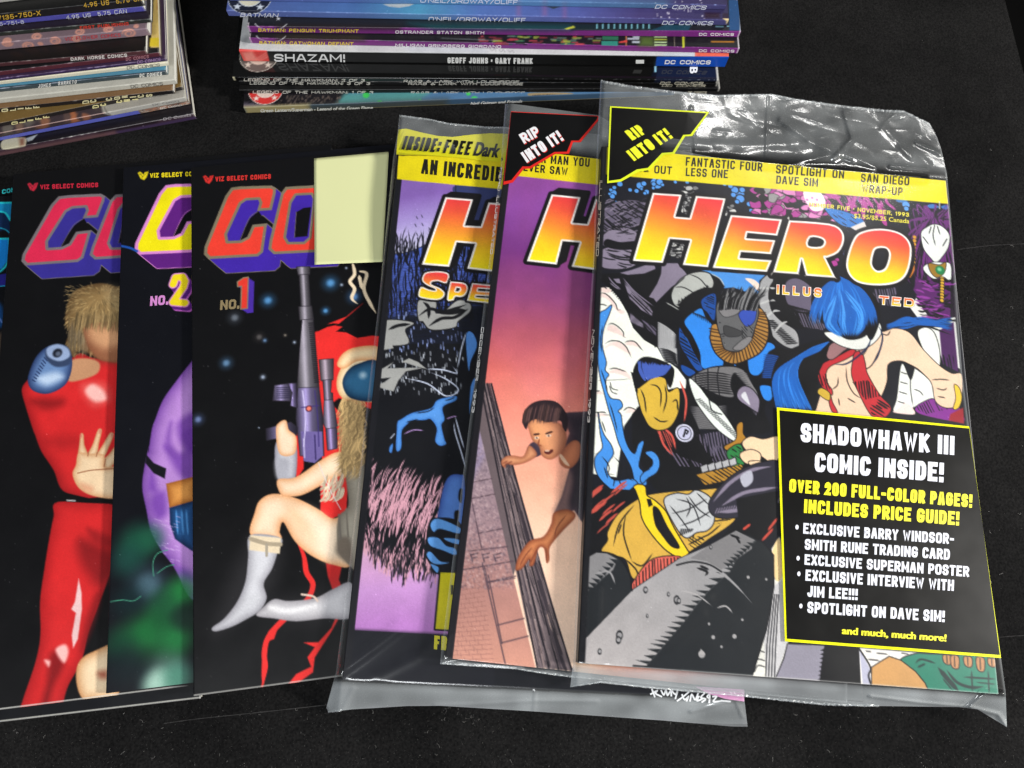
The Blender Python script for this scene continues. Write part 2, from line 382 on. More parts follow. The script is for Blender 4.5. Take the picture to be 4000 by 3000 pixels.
def _sign(s, body, p0, p1, up, col, place, pen=.2, gap=.12, slant=0.0, lift=.07, bottom=None, grow=0.0):
    p0, p1, up = (np.asarray(q, float) for q in (p0, p1, up)); L = np.linalg.norm(p1 - p0); e = (p1 - p0) / L; H = np.linalg.norm(up); th = pen * H
    st = sign_strokes(body, H, L, th, gap); s.n_ = getattr(s, 'n_', 0) + 1
    for i, (tk, pl) in enumerate(st):
        v, f = ribbon(pl, th * tk + grow); px = p0 + v[:, :1] * e + (v[:, 1:] / H) * (up + e * slant * H)
        s.V.append(place(px, lift + (i % 5) * .006)); s.FF.append(f); s.K.append((body, s.n_ if s.key is None else s.key))
        c = albedo(col)
        if bottom is not None: bb = np.clip(v[:, 1:] / H, 0, 1); c = albedo(bottom) * (1 - bb) + c * bb
        s.C.append(np.broadcast_to(c, (len(v), 3)))
Lettering.sign = _sign
def _scrawl(s, lines, th, col, place, lift=.07):   # handwriting
    s.n_ = getattr(s, 'n_', 0) + 1
    for i, pl in enumerate(lines):
        v, f = ribbon(smooth(pl, False, 5), th); s.V.append(place(v, lift + (i % 7) * .006)); s.FF.append(f); s.K.append(('scrawl', s.n_)); s.C.append(np.broadcast_to(albedo(col), (len(v), 3)))
Lettering.scrawl = _scrawl
# ------------------------------------------------------------------ a bound book: cover wrapped round the spine, page block, lettering
def steps(lo, hi, a, b, fine, coarse):         # fine spacing between a and b, coarse elsewhere
    out = []
    if a > lo: out += list(np.linspace(lo, a, max(2, int((a - lo) / coarse) + 2))[:-1])
    out += list(np.linspace(max(lo, a), min(hi, b), max(2, int((min(hi, b) - max(lo, a)) / fine) + 1)))
    if b < hi: out += list(np.linspace(b, hi, max(2, int((hi - b) / coarse) + 2))[1:])
    return np.array(out)
class Book:
    def __init__(s, O, eu, W, D, t, tilt=0.0, fine=0.4, u_vis=None, d_vis=None, base=(15, 15, 17), r=0.55):
        s.eu = unit(np.array(eu, float)); s.W, s.D, s.t = W, D, t
        ed = unit(np.cross([0, 0, 1.0], s.eu)); s.ed = ed * math.cos(tilt) - np.array([0, 0, 1.0]) * math.sin(tilt)
        s.en = np.cross(s.eu, s.ed); s.O = np.array(O, float); s.top = s.O + s.en * t
        s.r = min(r, t * 0.35)
        us = steps(0, W, *(u_vis or (0, W)), fine, 6.0)
        dv = d_vis or (0, D)
        cs = steps(s.r, D, max(dv[0], s.r), dv[1], fine, 6.0)
        ss = np.concatenate([[-D, -D / 2], [-s.r], np.linspace(-s.r, s.r, 5)[1:-1], np.linspace(s.r, t - s.r, max(3, int((t - 2 * s.r) / fine) + 1)),
                             t + np.linspace(-s.r, s.r, 5)[1:-1], t + cs])
        s.cv = Canvas(us, ss, base, fine)
    def place2(s, u, q):                       # sheet coordinates -> space
        r, t = s.r, s.t; u = np.asarray(u, float); q = np.asarray(q, float)
        d = np.zeros_like(q); z = np.zeros_like(q)
        m = q < -r; d[m] = -q[m]
        m = (q >= r) & (q <= t - r); z[m] = q[m]
        m = q > t + r; d[m] = q[m] - t; z[m] = t
        m = (q >= -r) & (q < r); a = (q[m] + r) / (2 * r) * math.pi / 2; d[m] = r - r * np.sin(a); z[m] = r - r * np.cos(a)
        m = (q > t - r) & (q <= t + r); a = (q[m] - t + r) / (2 * r) * math.pi / 2; d[m] = r - r * np.cos(a); z[m] = t - r + r * np.sin(a)
        return s.O + u[..., None] * s.eu + d[..., None] * s.ed + z[..., None] * s.en
    def c(s, pts):                             # photo pixels -> sheet coordinates on the front cover
        h = hits(pts, s.top, s.en) - s.top; return np.stack([h @ s.eu, s.t + h @ s.ed], 1)
    def sp(s, pts):                            # photo pixels -> sheet coordinates on the spine
        h = hits(pts, s.O, s.ed) - s.O; return np.stack([h @ s.eu, h @ s.en], 1)
    def on_cover(s, px, lift): return hits(px, s.top + s.en * lift, s.en)
    def on_spine(s, px, lift): return hits(px, s.O - s.ed * lift, s.ed)
    # painting in photo pixels on the front cover
    def poly(s, pts, col, sm=False, **k): s.cv.poly(s.c(smooth(pts) if sm else pts), col, **k)
    def line(s, pts, w, col, sm=True, **k): s.cv.stroke(s.c(smooth(pts, False) if sm and len(pts) > 2 else pts), w, col, **k)
    def blob(s, px, py, r, col, soft=0.6, alpha=1.0, sq=1.0):
        q = s.c([(px, py)])[0]; a = np.linspace(0, 2 * math.pi, 24, endpoint=False)
        s.cv.poly(np.stack([q[0] + r * np.cos(a), q[1] + r * sq * np.sin(a)], 1), col, soft=soft, alpha=alpha)
    def spine_poly(s, pts, col, **k): s.cv.poly(s.sp(pts), col, **k)
    def band(s, u0, u1, q0, q1, col, **k): s.cv.poly([(u0, q0), (u1, q0), (u1, q1), (u0, q1)], col, **k)
    def wear(s, col=(215, 212, 205), n=40, amp=0.16, lo=0.25, hi=2.2, alpha=.8, where=None):   # flecks along the spine edges
        for _ in range(n):
            u = rng.uniform(0, s.W); q = where if where is not None else s.t; q = q + rng.normal(0, 0.12)
            l = rng.uniform(lo, hi)
            s.cv.stroke([(u, q), (u + l, q + rng.normal(0, .08))], amp * rng.uniform(.6, 2.0), col, alpha=alpha * rng.uniform(.4, 1), taper=(.2, .2))
    def build(s, name, label, cat, group=None, pages=None, mat=None):
        s.root = empty(name, s.O + s.eu * s.W / 2 + s.ed * s.D / 2, label, cat, group)
        U, Q = np.meshgrid(s.cv.us, s.cv.ss)
        im = s.cv.img                          # ink on paper: faint mottle, grain and rub marks
        m = (vnoise(U + 400, Q + 400, 5, 3) - .5) * .05 + (vnoise(U + 400, Q + 400, 19, 4) - .5) * .05 + rng.normal(0, .017, U.shape)
        im *= (1 + m)[..., None]; im += (np.maximum(0, rng.normal(0, 1, U.shape) - 2.9) * 40)[..., None]
        s.cover = mesh_obj('cover', s.place2(U, Q).reshape(-1, 3), grid_faces(len(s.cv.us), len(s.cv.ss)), mat or M_COVER, s.root,
                           base=s.O + s.eu * s.W / 2 + s.ed * s.D / 2, attr=albedo(np.clip(s.cv.img, 0, 255)).reshape(-1, 3))
        w, d = s.W, s.D; e = 0.5; z0, z1 = 0.12, s.t - 0.12
        V = [s.O + s.eu * a + s.ed * b + s.en * c for c in (z0, z1) for a, b in ((e, .6), (w - e, .6), (w - e, d - e), (e, d - e))]
        mesh_obj('page_block', V, [(3, 2, 1, 0), (4, 5, 6, 7), (0, 1, 5, 4), (1, 2, 6, 5), (2, 3, 7, 6), (3, 0, 4, 7)], pages or M_PAGES, s.root,
                 base=np.mean(V, 0), sm=False)
        return s.root
def grad(p0, p1, *stops):                      # linear colour ramp across a print, between two sheet points
    p0, p1 = np.asarray(p0, float), np.asarray(p1, float); e = p1 - p0; l = e @ e
    ts = [t for t, _ in stops]; cs = np.array([c for _, c in stops], float)
    def f(U, S, d):
        t = ((U - p0[0]) * e[0] + (S - p0[1]) * e[1]) / l
        return np.stack([np.interp(t, ts, cs[:, k]) for k in range(3)], -1)
    return f
def round_ink(c0, c1, depth):                  # airbrushed print: c1 at the outline, c0 inside
    c0, c1 = np.asarray(c0, float), np.asarray(c1, float)
    def f(U, S, d):
        k = np.clip(-d / depth, 0, 1)[..., None]; k = k * (2 - k)
        return c1 * (1 - k) + c0 * k
    return f
def hatch(b, pts, ang, gap, w, col, lo=.4, hi=1.0, jit=.25, taper=(.1, .1), curve=0.0):
    """pen strokes inside a printed shape; ang in degrees on the sheet"""
    q = b.c(pts); c = q.mean(0); R_ = np.linalg.norm(q - c, axis=1).max()
    d = np.array([math.cos(math.radians(ang)), math.sin(math.radians(ang))]); n = np.array([-d[1], d[0]])
    k = -R_
    while k < R_:
        k += gap * rng.uniform(1 - jit, 1 + jit)
        L = 2 * R_ * rng.uniform(lo, hi); m = rng.uniform(-1, 1) * (2 * R_ - L) / 2
        ts = np.linspace(-L / 2, L / 2, 7)
        p = [c + n * (k + curve * (t / R_) ** 2 * R_) + d * (m + t) for t in ts]
        b.cv.stroke(p, w * rng.uniform(.6, 1.2), col, taper=taper, clip=q)

# ------------------------------------------------------------------ the setting
def slab(name, pts, z0, z1, mat, kind):
    n = len(pts); V = [(*p, z0) for p in pts] + [(*p, z1) for p in pts]
    F_ = [tuple(range(n - 1, -1, -1)), tuple(range(n, 2 * n))] + [(i, (i + 1) % n, n + (i + 1) % n, n + i) for i in range(n)]
    o = mesh_obj(name, V, F_, mat, sm=False); o['kind'] = kind; return o
_a, _b = P(3925, 0)[:2], P(4010, 330)[:2]; _e = unit(_b - _a)
table = slab('tabletop', [(-900, -620), tuple(_a - _e * -900), tuple(_a - _e * 900), (-900, 900)], -14, 0, M_FELT, 'structure')
floor = slab('floor', [(-4000, -4000), (4000, -4000), (4000, 4000), (-4000, 4000)], -760, -740, M_FLOOR, 'structure')

def ridge(name, px, w, h):                     # a worn fold line in the felt
    c = np.array([P(*p)[:2] for p in smooth(px, False, 14)]); V = []
    for i, p in enumerate(c):
        t = unit(c[min(i + 1, len(c) - 1)] - c[max(i - 1, 0)]); nn = np.array([-t[1], t[0]]); k = w * rng.uniform(.6, 1.3)
        V += [(*(p - nn * k), -.05), (*p, h * rng.uniform(.4, 1.2)), (*(p + nn * k), -.05)]
    F_ = [q for i in range(len(c) - 1) for q in ((3 * i, 3 * i + 1, 3 * i + 4, 3 * i + 3), (3 * i + 1, 3 * i + 2, 3 * i + 5, 3 * i + 4))]
    mesh_obj(name, V, F_, M_CREASE, table)
ridge('fold_crease', [(640, 2826), (781, 2807), (1000, 2784), (1300, 2751)], .22, .16)
ridge('fold_crease', [(3740, 975), (3830, 963), (3900, 957), (4010, 952)], .22, .15)
ridge('fold_crease', [(3880, 2492), (3940, 2486), (4010, 2482)], .2, .12)

# ------------------------------------------------------------------ the two stacks of comics at the back
GR_R = 'comic books stacked spine out behind the magazines'
GR_L = 'comic books stacked spine out at the corner of the table'
k5 = cr(860, 0, 500, 1843); k6 = cr(2350, 0, 600); k2 = cr(850, 0, 1100); k3 = cr(1850, 0, 1150)
c1 = cr(0, 0, 1000); l1 = cr(0, 0, 400); l2 = cr(380, 0, 400); l3 = cr(0, 280, 400); l4 = cr(380, 280, 400)

def star(b, px, py, r, col):
    q = b.c([(px, py)])[0]; p = []
    for k in range(10):
        a = math.pi / 2 + k * math.pi / 5; rr = r if k % 2 == 0 else r * .42
        p.append((q[0] + rr * math.cos(a), q[1] + rr * math.sin(a)))
    b.cv.poly(p, col)
def roundel(b, px, py, r, ring, disc, line):   # round publisher's badge with stars, mostly under the next book
    b.blob(px, py, r, line, .35); b.blob(px, py, r - .35, ring, .35); b.blob(px, py, r * .56, line, .35); b.blob(px, py, r * .52, disc, .35)
    q = b.c([(px, py)])[0]
    for a in (-48, -132, 48, 132):
        c = q + r * .76 * np.array([math.cos(math.radians(a)), math.sin(math.radians(a))]); p = []
        for k in range(10):
            t = math.pi / 2 + k * math.pi / 5; rr = r * .2 * (1 if k % 2 == 0 else .42); p.append((c[0] + rr * math.cos(t), c[1] + rr * math.sin(t)))
        b.cv.poly(p, line)

def shelf_book(bl, br, z, t, W=None, d_vis=18, base=(14, 14, 16), D=168, fine=.5, **k):
    A, B = P(*bl, z), P(*br, z); e = unit(B - A)
    if W: A = B - e * W
    L = np.linalg.norm(B - A)
    return Book(A, e, L, D, t, fine=fine, d_vis=(0, d_vis), base=base, **k)

# --- right stack, bottom to top
z = 0.0
b = shelf_book((963, 443), (2630, 376), z, 4.95, base=(22, 19, 24))
b.poly([(1320, 470), (1360, 364), (2620, 330), (2640, 400)], (74, 112, 150)); b.poly([(1290, 430), (1345, 365), (1700, 350), (1560, 440)], (78, 138, 138), soft=4)
b.poly([(940, 440), (930, 405), (1060, 402), (1080, 430)], (112, 104, 118), soft=5)
for _ in range(150):
    x = rng.uniform(1090, 1330); y = rng.uniform(368, 418)
    b.line([(x, y), (x + rng.uniform(-14, 4), y + rng.uniform(6, 16))], .5, tuple(np.array((96, 84, 78)) * rng.uniform(.5, 1.15)), sm=False, taper=(.2, .2))
for _ in range(46):
    x = rng.uniform(945, 1110); y = rng.uniform(375, 412)
    b.line([(x, y), (x + rng.uniform(8, 26), y + rng.uniform(-12, -3))], .45, (12, 11, 14), sm=False, taper=(.1, .1))
for x, y, r in ((1483, 402, 1.6), (1430, 372, 1.8), (1853, 388, 2.0), (1966, 388, 1.4), (1830, 366, 1.2), (1640, 392, .8)): b.blob(x, y, r, (62, 190, 88), 1.2)
b.poly(k3((420, 700), (460, 740), (560, 752), (660, 745), (740, 700)), (150, 132, 100), sm=True)
for i in range(26):
    x = 2080 + i * 5.6; b.line([(x, 366 + abs(i - 12) * .4), (x + rng.uniform(2, 10), 386 - abs(i - 13) * .9)], .4, (40, 34, 36), sm=False, taper=(.2, .2))
roundel(b, *k5((655, 1290))[0], 9.6, (196, 50, 48), (214, 190, 180), (226, 214, 206))
b.band(0, 300, -1, b.t + .3, (58, 84, 110)); b.band(0, 36, -1, b.t + .8, (158, 146, 104), soft=3); b.band(36, 110, -1, b.t, (66, 70, 66), soft=8)
b.band(0, 300, -1, .7, (150, 136, 92)); b.wear(n=40, where=.3)
T = Lettering()
T.line('Green Lantern/Superman - Legend of the Green Flame', (1017, 439), (1457, 427), (1, -13), (222, 222, 214), b.on_spine, .025)
T.line('Neil Gaiman and Friends', (1837, 411), (2040, 401), (1, -12), (222, 222, 220), b.on_spine, .025, shear=.2)
b.build('comic_book', 'lowest comic of its stack, teal cover with a small red badge and tan spine edge', 'comic book', GR_R); T.build('lettering', b.root)
z += 5.0
def hawk(bl, br, t, n, y, x0, rx0, rx1, dx0, dx1, dy, label):
    global z
    b = shelf_book(bl, br, z, t, base=(13, 13, 15)); b.wear(n=70); b.wear(n=25, where=.2)
    b.band(b.W - 1.0, b.W, -2, 60, (190, 188, 180), alpha=.8)
    T = Lettering()
    T.sign('LEGEND OF THE HAWKMAN: %d OF 3' % n, (x0, y), (x0 + 470, y + 2), (2, -11), (224, 222, 212), b.on_spine, .19, .22)
    T.sign('RAAB & LARK WITH LOUGHRIDGE', (rx0, y + 2), (rx1, y + 3), (2, -10), (214, 212, 204), b.on_spine, .19, .22)
    T.sign('DC COMICS', (dx0, dy), (dx1, dy + 1), (3, -10), (214, 208, 188), b.on_spine, .19, .25, .2)
    b.build('comic_book', label, 'comic book', GR_R); T.build('lettering', b.root); z += t + .05
    return b
hawk((941, 366), (2808, 359), 2.95, 1, 365, 987, 1604, 2049, 2684, 2757, 366, 'thin black comic lying directly on the teal comic at the bottom of its stack')
hawk((939, 331), (2800, 339), 2.9, 3, 330, 975, 1594, 2042, 2584, 2753, 340, 'thin black comic, middle one of three black ones with white spine lettering')
b = shelf_book((914, 316), (2803, 326), z, 2.85, d_vis=24, base=(12, 12, 14))
b.poly([(2556, 330), (2570, 262), (2800, 262), (2806, 318)], (22, 27, 44)); roundel(b, *k5((560, 800))[0], 10.6, (96, 88, 84), (196, 178, 164), (206, 198, 186))
b.poly(k6((762, 930), (792, 925), (790, 1040), (758, 1038)), (140, 190, 214)); b.band(b.W - 1.1, b.W, -2, 60, (198, 196, 188)); b.band(0, 1.2, 0, 3.2, (196, 190, 160)); b.wear(n=110)
T = Lettering()
T.sign('LEGEND OF THE HAWKMAN: 2 OF 3', (952, 317), (1424, 320), (2, -11), (228, 226, 216), b.on_spine, .19, .22)
T.sign('RAAB & LARK WITH LOUGHRIDGE', (1576, 322), (2027, 325), (2, -10), (214, 212, 204), b.on_spine, .19, .22)
T.sign('DC COMICS', k6((835, 1215))[0], k6((1455, 1218))[0], (3, -10), (214, 208, 188), b.on_spine, .19, .25, .2)
T.line('B', k6((1272, 965))[0], k6((1268, 1058))[0], k6((112, 0))[0] - np.array([2350, 0]), (226, 228, 232), b.on_cover, .03)
b.build('comic_book', 'black comic with a glossy cover just under the thick black book of its stack', 'comic book', GR_R, mat=M_GLOSS); T.build('lettering', b.root)
z += 2.9
# the thick book
b = shelf_book((954, 241), (2830, 264), z, 8.4, d_vis=34, base=(196, 197, 199), r=.8)
b.poly(k6((1340, 740), (1345, 835), (1900, 835), (1900, 740)), (212, 96, 78)); b.poly([(1560, 170), (1900, 180), (1900, 208), (1600, 205)], (178, 184, 196), soft=6, alpha=.5)
b.poly(k6((900, 770), (1340, 770), (1340, 830), (900, 830)), (186, 202, 214), soft=4, alpha=.6)
for x, y in ((1915, 190), (1950, 194), (1985, 196)): b.line([(x, y), (x + 8, y + 8), (x + 16, y), (x + 22, y + 10)], .3, (130, 130, 134))
b.poly(k5((318, 560), (410, 520), (405, 600), (330, 640)), (120, 122, 126), sm=True, soft=4, alpha=.6)
b.band(-2, 300, -1, b.t - .1, (11, 11, 13))
b.spine_poly([(900, 190), (1042, 198), (1056, 250), (900, 250)], (220, 70, 66)); b.spine_poly([(945, 205), (985, 200), (1010, 238), (960, 242)], (240, 140, 128), soft=3)
for i in range(3): b.cv.stroke(b.sp([(985 + i * 14, 240), (1040 + i * 2, 206 + i * 8)]), .7, (238, 128, 118), soft=1)
b.spine_poly(k6((792, 815), (1900, 815), (1900, 985), (775, 965)), (18, 74, 176))
b.cv.stroke(b.sp([(1050, 243), (1140, 245)]), .5, (236, 236, 236)); b.cv.stroke(b.sp(k5((1270, 902), (1420, 905))), .5, (236, 236, 236))
T = Lettering()
T.sign('SHAZAM!', k5((778, 888))[0], k5((1798, 893))[0], (-1, -30), (238, 238, 238), b.on_spine, .21, .2)
T.sign('GEOFF JOHNS \u2022 GARY FRANK', (1748, 247), (2081, 250), (0, -23), (232, 232, 230), b.on_spine, .24, .13)
T.line('1', k6((610, 915))[0], k6((612, 862))[0], (-32, 0), (232, 232, 230), b.on_spine, .05)
T.sign('DC COMICS', k6((905, 924))[0], k6((1565, 928))[0], (2, -16), (240, 240, 244), b.on_spine, .24, .18, .1)
b.build('graphic_novel', 'thickest book of the stack, black spine with white capitals, red and blue end blocks', 'comic book', GR_R); T.build('lettering', b.root)
z += 8.5
def purple(bl, br, t, label, title, tb, names, nb, dcb, dark):
    global z
    b = shelf_book(bl, br, z, t, d_vis=26, base=dark)
    b.band(-1, 300, -.5, b.t + .2, (122, 46, 126)); b.wear(n=34); b.wear((222, 190, 226), n=60, amp=.22, alpha=.45)
    b.band(b.W - .7, b.W, -2, 60, (206, 200, 204)); b.band(0, .6, -1, 7, (226, 214, 220))
    T = Lettering()
    T.sign(title, *tb, (1, -13), (232, 202, 60), b.on_spine, .22, .22); T.sign(names, *nb, (1, -12), (232, 226, 232), b.on_spine, .22, .24)
    T.sign('DC COMICS', *dcb, (1, -11), (236, 230, 236), b.on_spine, .24, .24)
    return b, T
b, T = purple((982, 170), (2880, 210), 4.15, '', 'BATMAN: CATWOMAN DEFIANT', ((1012, 173), (1380, 178)), 'MILLIGAN GRINDBERG GIORDANO', ((1544, 182), (1957, 189)), (k6((1400, 751))[0], k6((1910, 757))[0]), (24, 24, 28))
for i in range(70):                            # dark strip between the two purple spines: cover art with reflections painted in
    x = rng.uniform(1850, 2330); y = rng.uniform(138, 172); w = rng.uniform(8, 40)
    col = [(40, 92, 80), (176, 62, 74), (120, 44, 54), (26, 26, 30), (92, 110, 104), (140, 150, 60)][int(rng.integers(6))]
    b.poly([(x, y), (x + w, y + .5), (x + w, y + 5), (x, y + 5)], col, soft=1.2)
b.poly(k6((0, 590), (235, 592), (235, 662), (0, 655)), (44, 124, 112)); b.poly(k6((10, 520), (240, 525), (240, 580), (10, 575)), (40, 98, 74))
b.poly(k6((555, 520), (760, 520), (760, 670), (540, 665)), (74, 92, 44), soft=5)
for y in (540, 580, 620, 660): b.poly(k6((760, y - 22), (940, y - 20), (940, y), (760, y)), (176, 200, 150) if y != 580 else (150, 164, 60))
for q in (k6((450, 520), (545, 522), (545, 545), (450, 543)), k6((370, 545), (540, 548), (540, 572), (370, 570)), k6((440, 590), (548, 592), (548, 620), (440, 618))): b.poly(q, (176, 184, 196))
b.poly(k6((345, 510), (362, 510), (362, 660), (345, 660)), (180, 110, 70)); b.poly(k6((250, 600), (370, 575), (370, 610), (250, 618)), (196, 64, 58))
b.poly(k6((1160, 510), (1195, 510), (1195, 690), (1165, 690)), (176, 180, 52)); b.line(k6((1050, 520), (1050, 670)), .4, (120, 110, 100)); b.line(k6((1585, 600), (1900, 603)), .9, (166, 112, 40))
b.poly([(1080, 140), (1420, 140), (1420, 160), (1080, 158)], (44, 38, 34), soft=6); b.line(k2((1760, 300), (2200, 318)), .5, (120, 128, 132), alpha=.7); b.line([(1480, 159), (1880, 168)], .4, (60, 66, 70))
q = b.c([k5((745, 400))[0]])[0]; a_ = np.linspace(math.radians(215), math.radians(325), 20); b.cv.stroke(np.stack([q[0] + 9.3 * np.cos(a_), q[1] + 9.3 * np.sin(a_)], 1), .45, (196, 196, 202))
b.build('comic_book', 'purple spined comic lying on the thick grey topped book', 'comic book', GR_R); T.build('lettering', b.root); z += 4.2
b, T = purple((977, 128), (2884, 147), 4.6, '', 'BATMAN: PENGUIN TRIUMPHANT', ((1008, 124), (1400, 128)), 'OSTRANDER STATON SMITH', ((1544, 131), (1891, 134)), (k6((1400, 514))[0], k6((1905, 517))[0]), (26, 27, 34))
b.poly([(1700, 118), (1600, 90), (2230, 96), (2230, 119)], (24, 66, 72), soft=8); b.poly([(2230, 119), (2230, 95), (2560, 98), (2560, 119)], (22, 36, 40))
for i in range(10): b.poly([(2329 + i * 22.6, 94), (2335 + i * 22.6, 94), (2335 + i * 22.6, 112), (2329 + i * 22.6, 112)], (112, 168, 182))
b.poly([(2205, 112), (2240, 100), (2248, 108), (2215, 116)], (170, 172, 60)); b.poly([(2540, 119), (2600, 96), (2700, 98), (2690, 119)], (26, 62, 80))
b.poly(k6((1640, 375), (1755, 378), (1755, 390), (1640, 388)), (110, 160, 178)); b.poly(k6((1805, 370), (1895, 372), (1895, 386), (1805, 384)), (110, 160, 178))
b.poly(k6((1840, 440), (1830, 0), (1985, 0), (1990, 440)), (26, 66, 112))
b.poly([(1080, 95), (1560, 100), (1560, 116), (1080, 112)], (38, 32, 34), soft=6)
q = b.c([k5((745, 215))[0]])[0]; b.cv.stroke(np.stack([q[0] + 10 * np.cos(a_), q[1] + 10 * np.sin(a_)], 1), .45, (196, 196, 202)); star(b, *k5((838, 268))[0], 1.3, (200, 200, 206))
b.build('comic_book', 'purple spined comic directly under the blue ones, upper of the two purple', 'comic book', GR_R); T.build('lettering', b.root); z += 4.65
def blue(bl, br, t, label, texts, c0):
    global z
    b = shelf_book(bl, br, z, t, d_vis=40, base=(74, 96, 150))
    b.cv.img[:] = 0
    g = grad((0, 0), (b.W, 0), (0, (74, 88, 146)), (.25, (70, 104, 160)), (.38, (74, 140, 176)), (.5, (76, 104, 166)), (.7, (78, 86, 150)), (.82, (66, 58, 108)), (1, (46, 42, 76)))
    b.band(-1, 400, -300, 400, g); b.band(-1, 400, -.5, b.t - .3, g, alpha=1); b.band(-1, 400, 0, b.t, (120, 124, 196), alpha=.3)
    b.wear((150, 176, 230), n=90, amp=.3, alpha=.5)
    for x, y, w, col in ((2020, 20, 12, (150, 90, 130)), (2120, 20, 16, (150, 92, 140)), (2200, 30, 12, (140, 84, 130))): b.poly([(x, y - 20), (x + w, y - 20), (x + w, y + 40), (x, y + 40)], col, soft=4, alpha=.5)
    for _ in range(40):
        x = rng.choice([2560, 2576, 2604, 2640, 2665, 2690, 2740]) + rng.normal(0, 1.5) + c0; y = rng.uniform(-30, 95); b.blob(x, y, .34, (196, 190, 206), .4, .8)
        if rng.random() < .5: b.cv.poly(b.sp([(x, y), (x + 4, y), (x + 4, y + 4), (x, y + 4)]), (206, 200, 216))
    T = Lettering()
    for args in texts: T.sign(*args[:3], args[3], (214, 218, 234), b.on_spine, .19, .2, args[5])
    return b, T
b, T = blue((895, 64), (2838, 100), 4.1, '', [('BATMAN', k5((285, 243))[0], k5((830, 252))[0], (4, -16), .02, 0), ("O'NEIL/ORDWAY/OLIFF", (1673, 83), (2052, 87), (2, -17), .018, 0), ('DC COMICS', k6((862, 358))[0], k6((1592, 364))[0], (5, -16), .03, .15)], 8)
roundel(b, *k5((430, -50))[0], 11.6, (28, 32, 48), (204, 200, 178), (196, 204, 216))
b.poly(k6((1480, 180), (1700, 185), (1700, 260), (1490, 262)), (40, 24, 44), soft=2); b.poly(k6((1735, 265), (1850, 268), (1830, 360), (1800, 300)), (206, 186, 140))
b.poly(k6((1740, 190), (1850, 190), (1850, 265), (1740, 262)), (40, 30, 52)); b.poly([(1495, 16), (1520, 26), (1560, 30), (1600, 24), (1620, 14)], (170, 176, 180)); b.poly(k3((540, 45), (600, 66), (660, 48), (600, 52)), (44, 52, 50))
T.line('(5.75 CAN)', (1180, 4), (1295, 4), (0, -10), (40, 50, 90), b.on_cover, .01)
b.build('comic_book', 'blue comic with a round black badge on its cover, second from the stack top', 'comic book', GR_R); T.build('lettering', b.root); z += 4.15
b, T = blue((900, 4), (2830, 39), 3.45, '', [("O'NEIL/ORDWAY/OLIFF", (1641, 10), (2021, 17), (2, -16), .018, 0), ('DC COMICS', k6((762, 124))[0], k6((1497, 140))[0], (5, -16), .03, .15)], 0)
b.band(110, 225, -1, b.t + .5, (76, 146, 172), soft=20, alpha=.8)
b.build('comic_book', 'topmost comic of the blue ended stack, pale blue spine', 'comic book', GR_R); T.build('lettering', b.root)

# --- left stack, bottom to top (its other end lies outside the picture)
z = 0.0
def left(bl, br, t, base, spine, label, d_vis=22, wear=50, wcol=(206, 204, 198), edge=None, pages=None):
    global z
    b = shelf_book(bl, br, z, t, W=258, d_vis=d_vis, base=base, u_vis=(120, 258))
    if spine is not None: b.band(0, 300, -.5, b.t, spine)
    b.wear(wcol, n=wear, lo=.4, hi=5, amp=.2, alpha=.6); b.wear(wcol, n=wear, lo=.4, hi=3, amp=.18)
    b.band(b.W - .5, b.W, -2, b.t + 2.5, (190, 188, 178), alpha=.8)
    b.label = label; b.pages = pages; z += t + .05
    return b
def done(b, *lines):
    T = Lettering()
    for body, p0, p1, up, col, w, *sh in lines:
        if all(c in GL or c == ' ' for c in body) and len(body) > 1: T.sign(body, p0, p1, np.array(up) * .92, col, b.on_spine, .13 + max(0, w) * 4, .22, sh[0] if sh else 0)
        elif len(body) == 1 and body in GL and body != 'I': T.sign(body, p0, p1, up, col, b.on_spine, .17, .1)
        else: T.line(body, p0, p1, up, col, b.on_spine, min(w, .015), shear=sh[0] if sh else 0)
    b.build('comic_book', b.label, 'comic book', GR_L, pages=b.pages); T.build('lettering', b.root)
def letters(p, items, col):                    # single capitals turned on their side along a spine
    return [(ch, p((x, y0))[0], p((x, y1))[0], np.array(p((-w, w * .10))[0]) - np.array(p((0, 0))[0]), col, .03) for ch, x, y0, y1, w in items]
M_PG2 = paper_material('page_edges_white', (0.42, 0.42, 0.39), (0.70, 0.70, 0.66))
M_PG3 = paper_material('page_edges_tan', (0.34, 0.30, 0.21), (0.56, 0.52, 0.40))
b = left((0, 611), (770, 466), 4.9, (20, 17, 22), (58, 42, 52), 'lowest comic of the tilted stack, worn dark purple spine', 30, 120)
b.poly(l3((70, 1480), (520, 1420), (560, 1560), (470, 1640), (60, 1680)), (172, 168, 146), sm=True); b.poly(l3((420, 1450), (520, 1430), (520, 1580), (440, 1600)), (120, 78, 60), soft=3)
b.poly(l3((560, 1440), (820, 1350), (700, 1480), (600, 1510)), (150, 156, 160)); b.poly(l4((0, 1240), (700, 1150), (1300, 1050), (1250, 1140), (0, 1360)), (30, 22, 28), soft=4)
b.cv.poly([(210, .3), (258, .3), (258, 2.6), (210, 2.6)], (62, 48, 78), soft=2); b.cv.poly([(150, .5), (215, .5), (215, 3), (150, 3)], (104, 74, 76), soft=4)
b.band(b.W - 60, b.W, b.t - .2, b.t + .3, (150, 150, 150), alpha=.5)
done(b, ('DC Comics', l4((1430, 1055))[0], l4((2030, 960))[0], (-1, -10), (172, 166, 172), .01))
b = left((0, 551), (745, 408), 3.4, (96, 100, 150), (86, 92, 176), 'comic with shiny violet blue and bronze spine, second lowest of the tilted stack', 8, 60, (170, 176, 236))
u = b.sp([l4((910, 880))[0]])[0][0]; b.band(u, 300, -1, b.t + 1, (112, 96, 86))
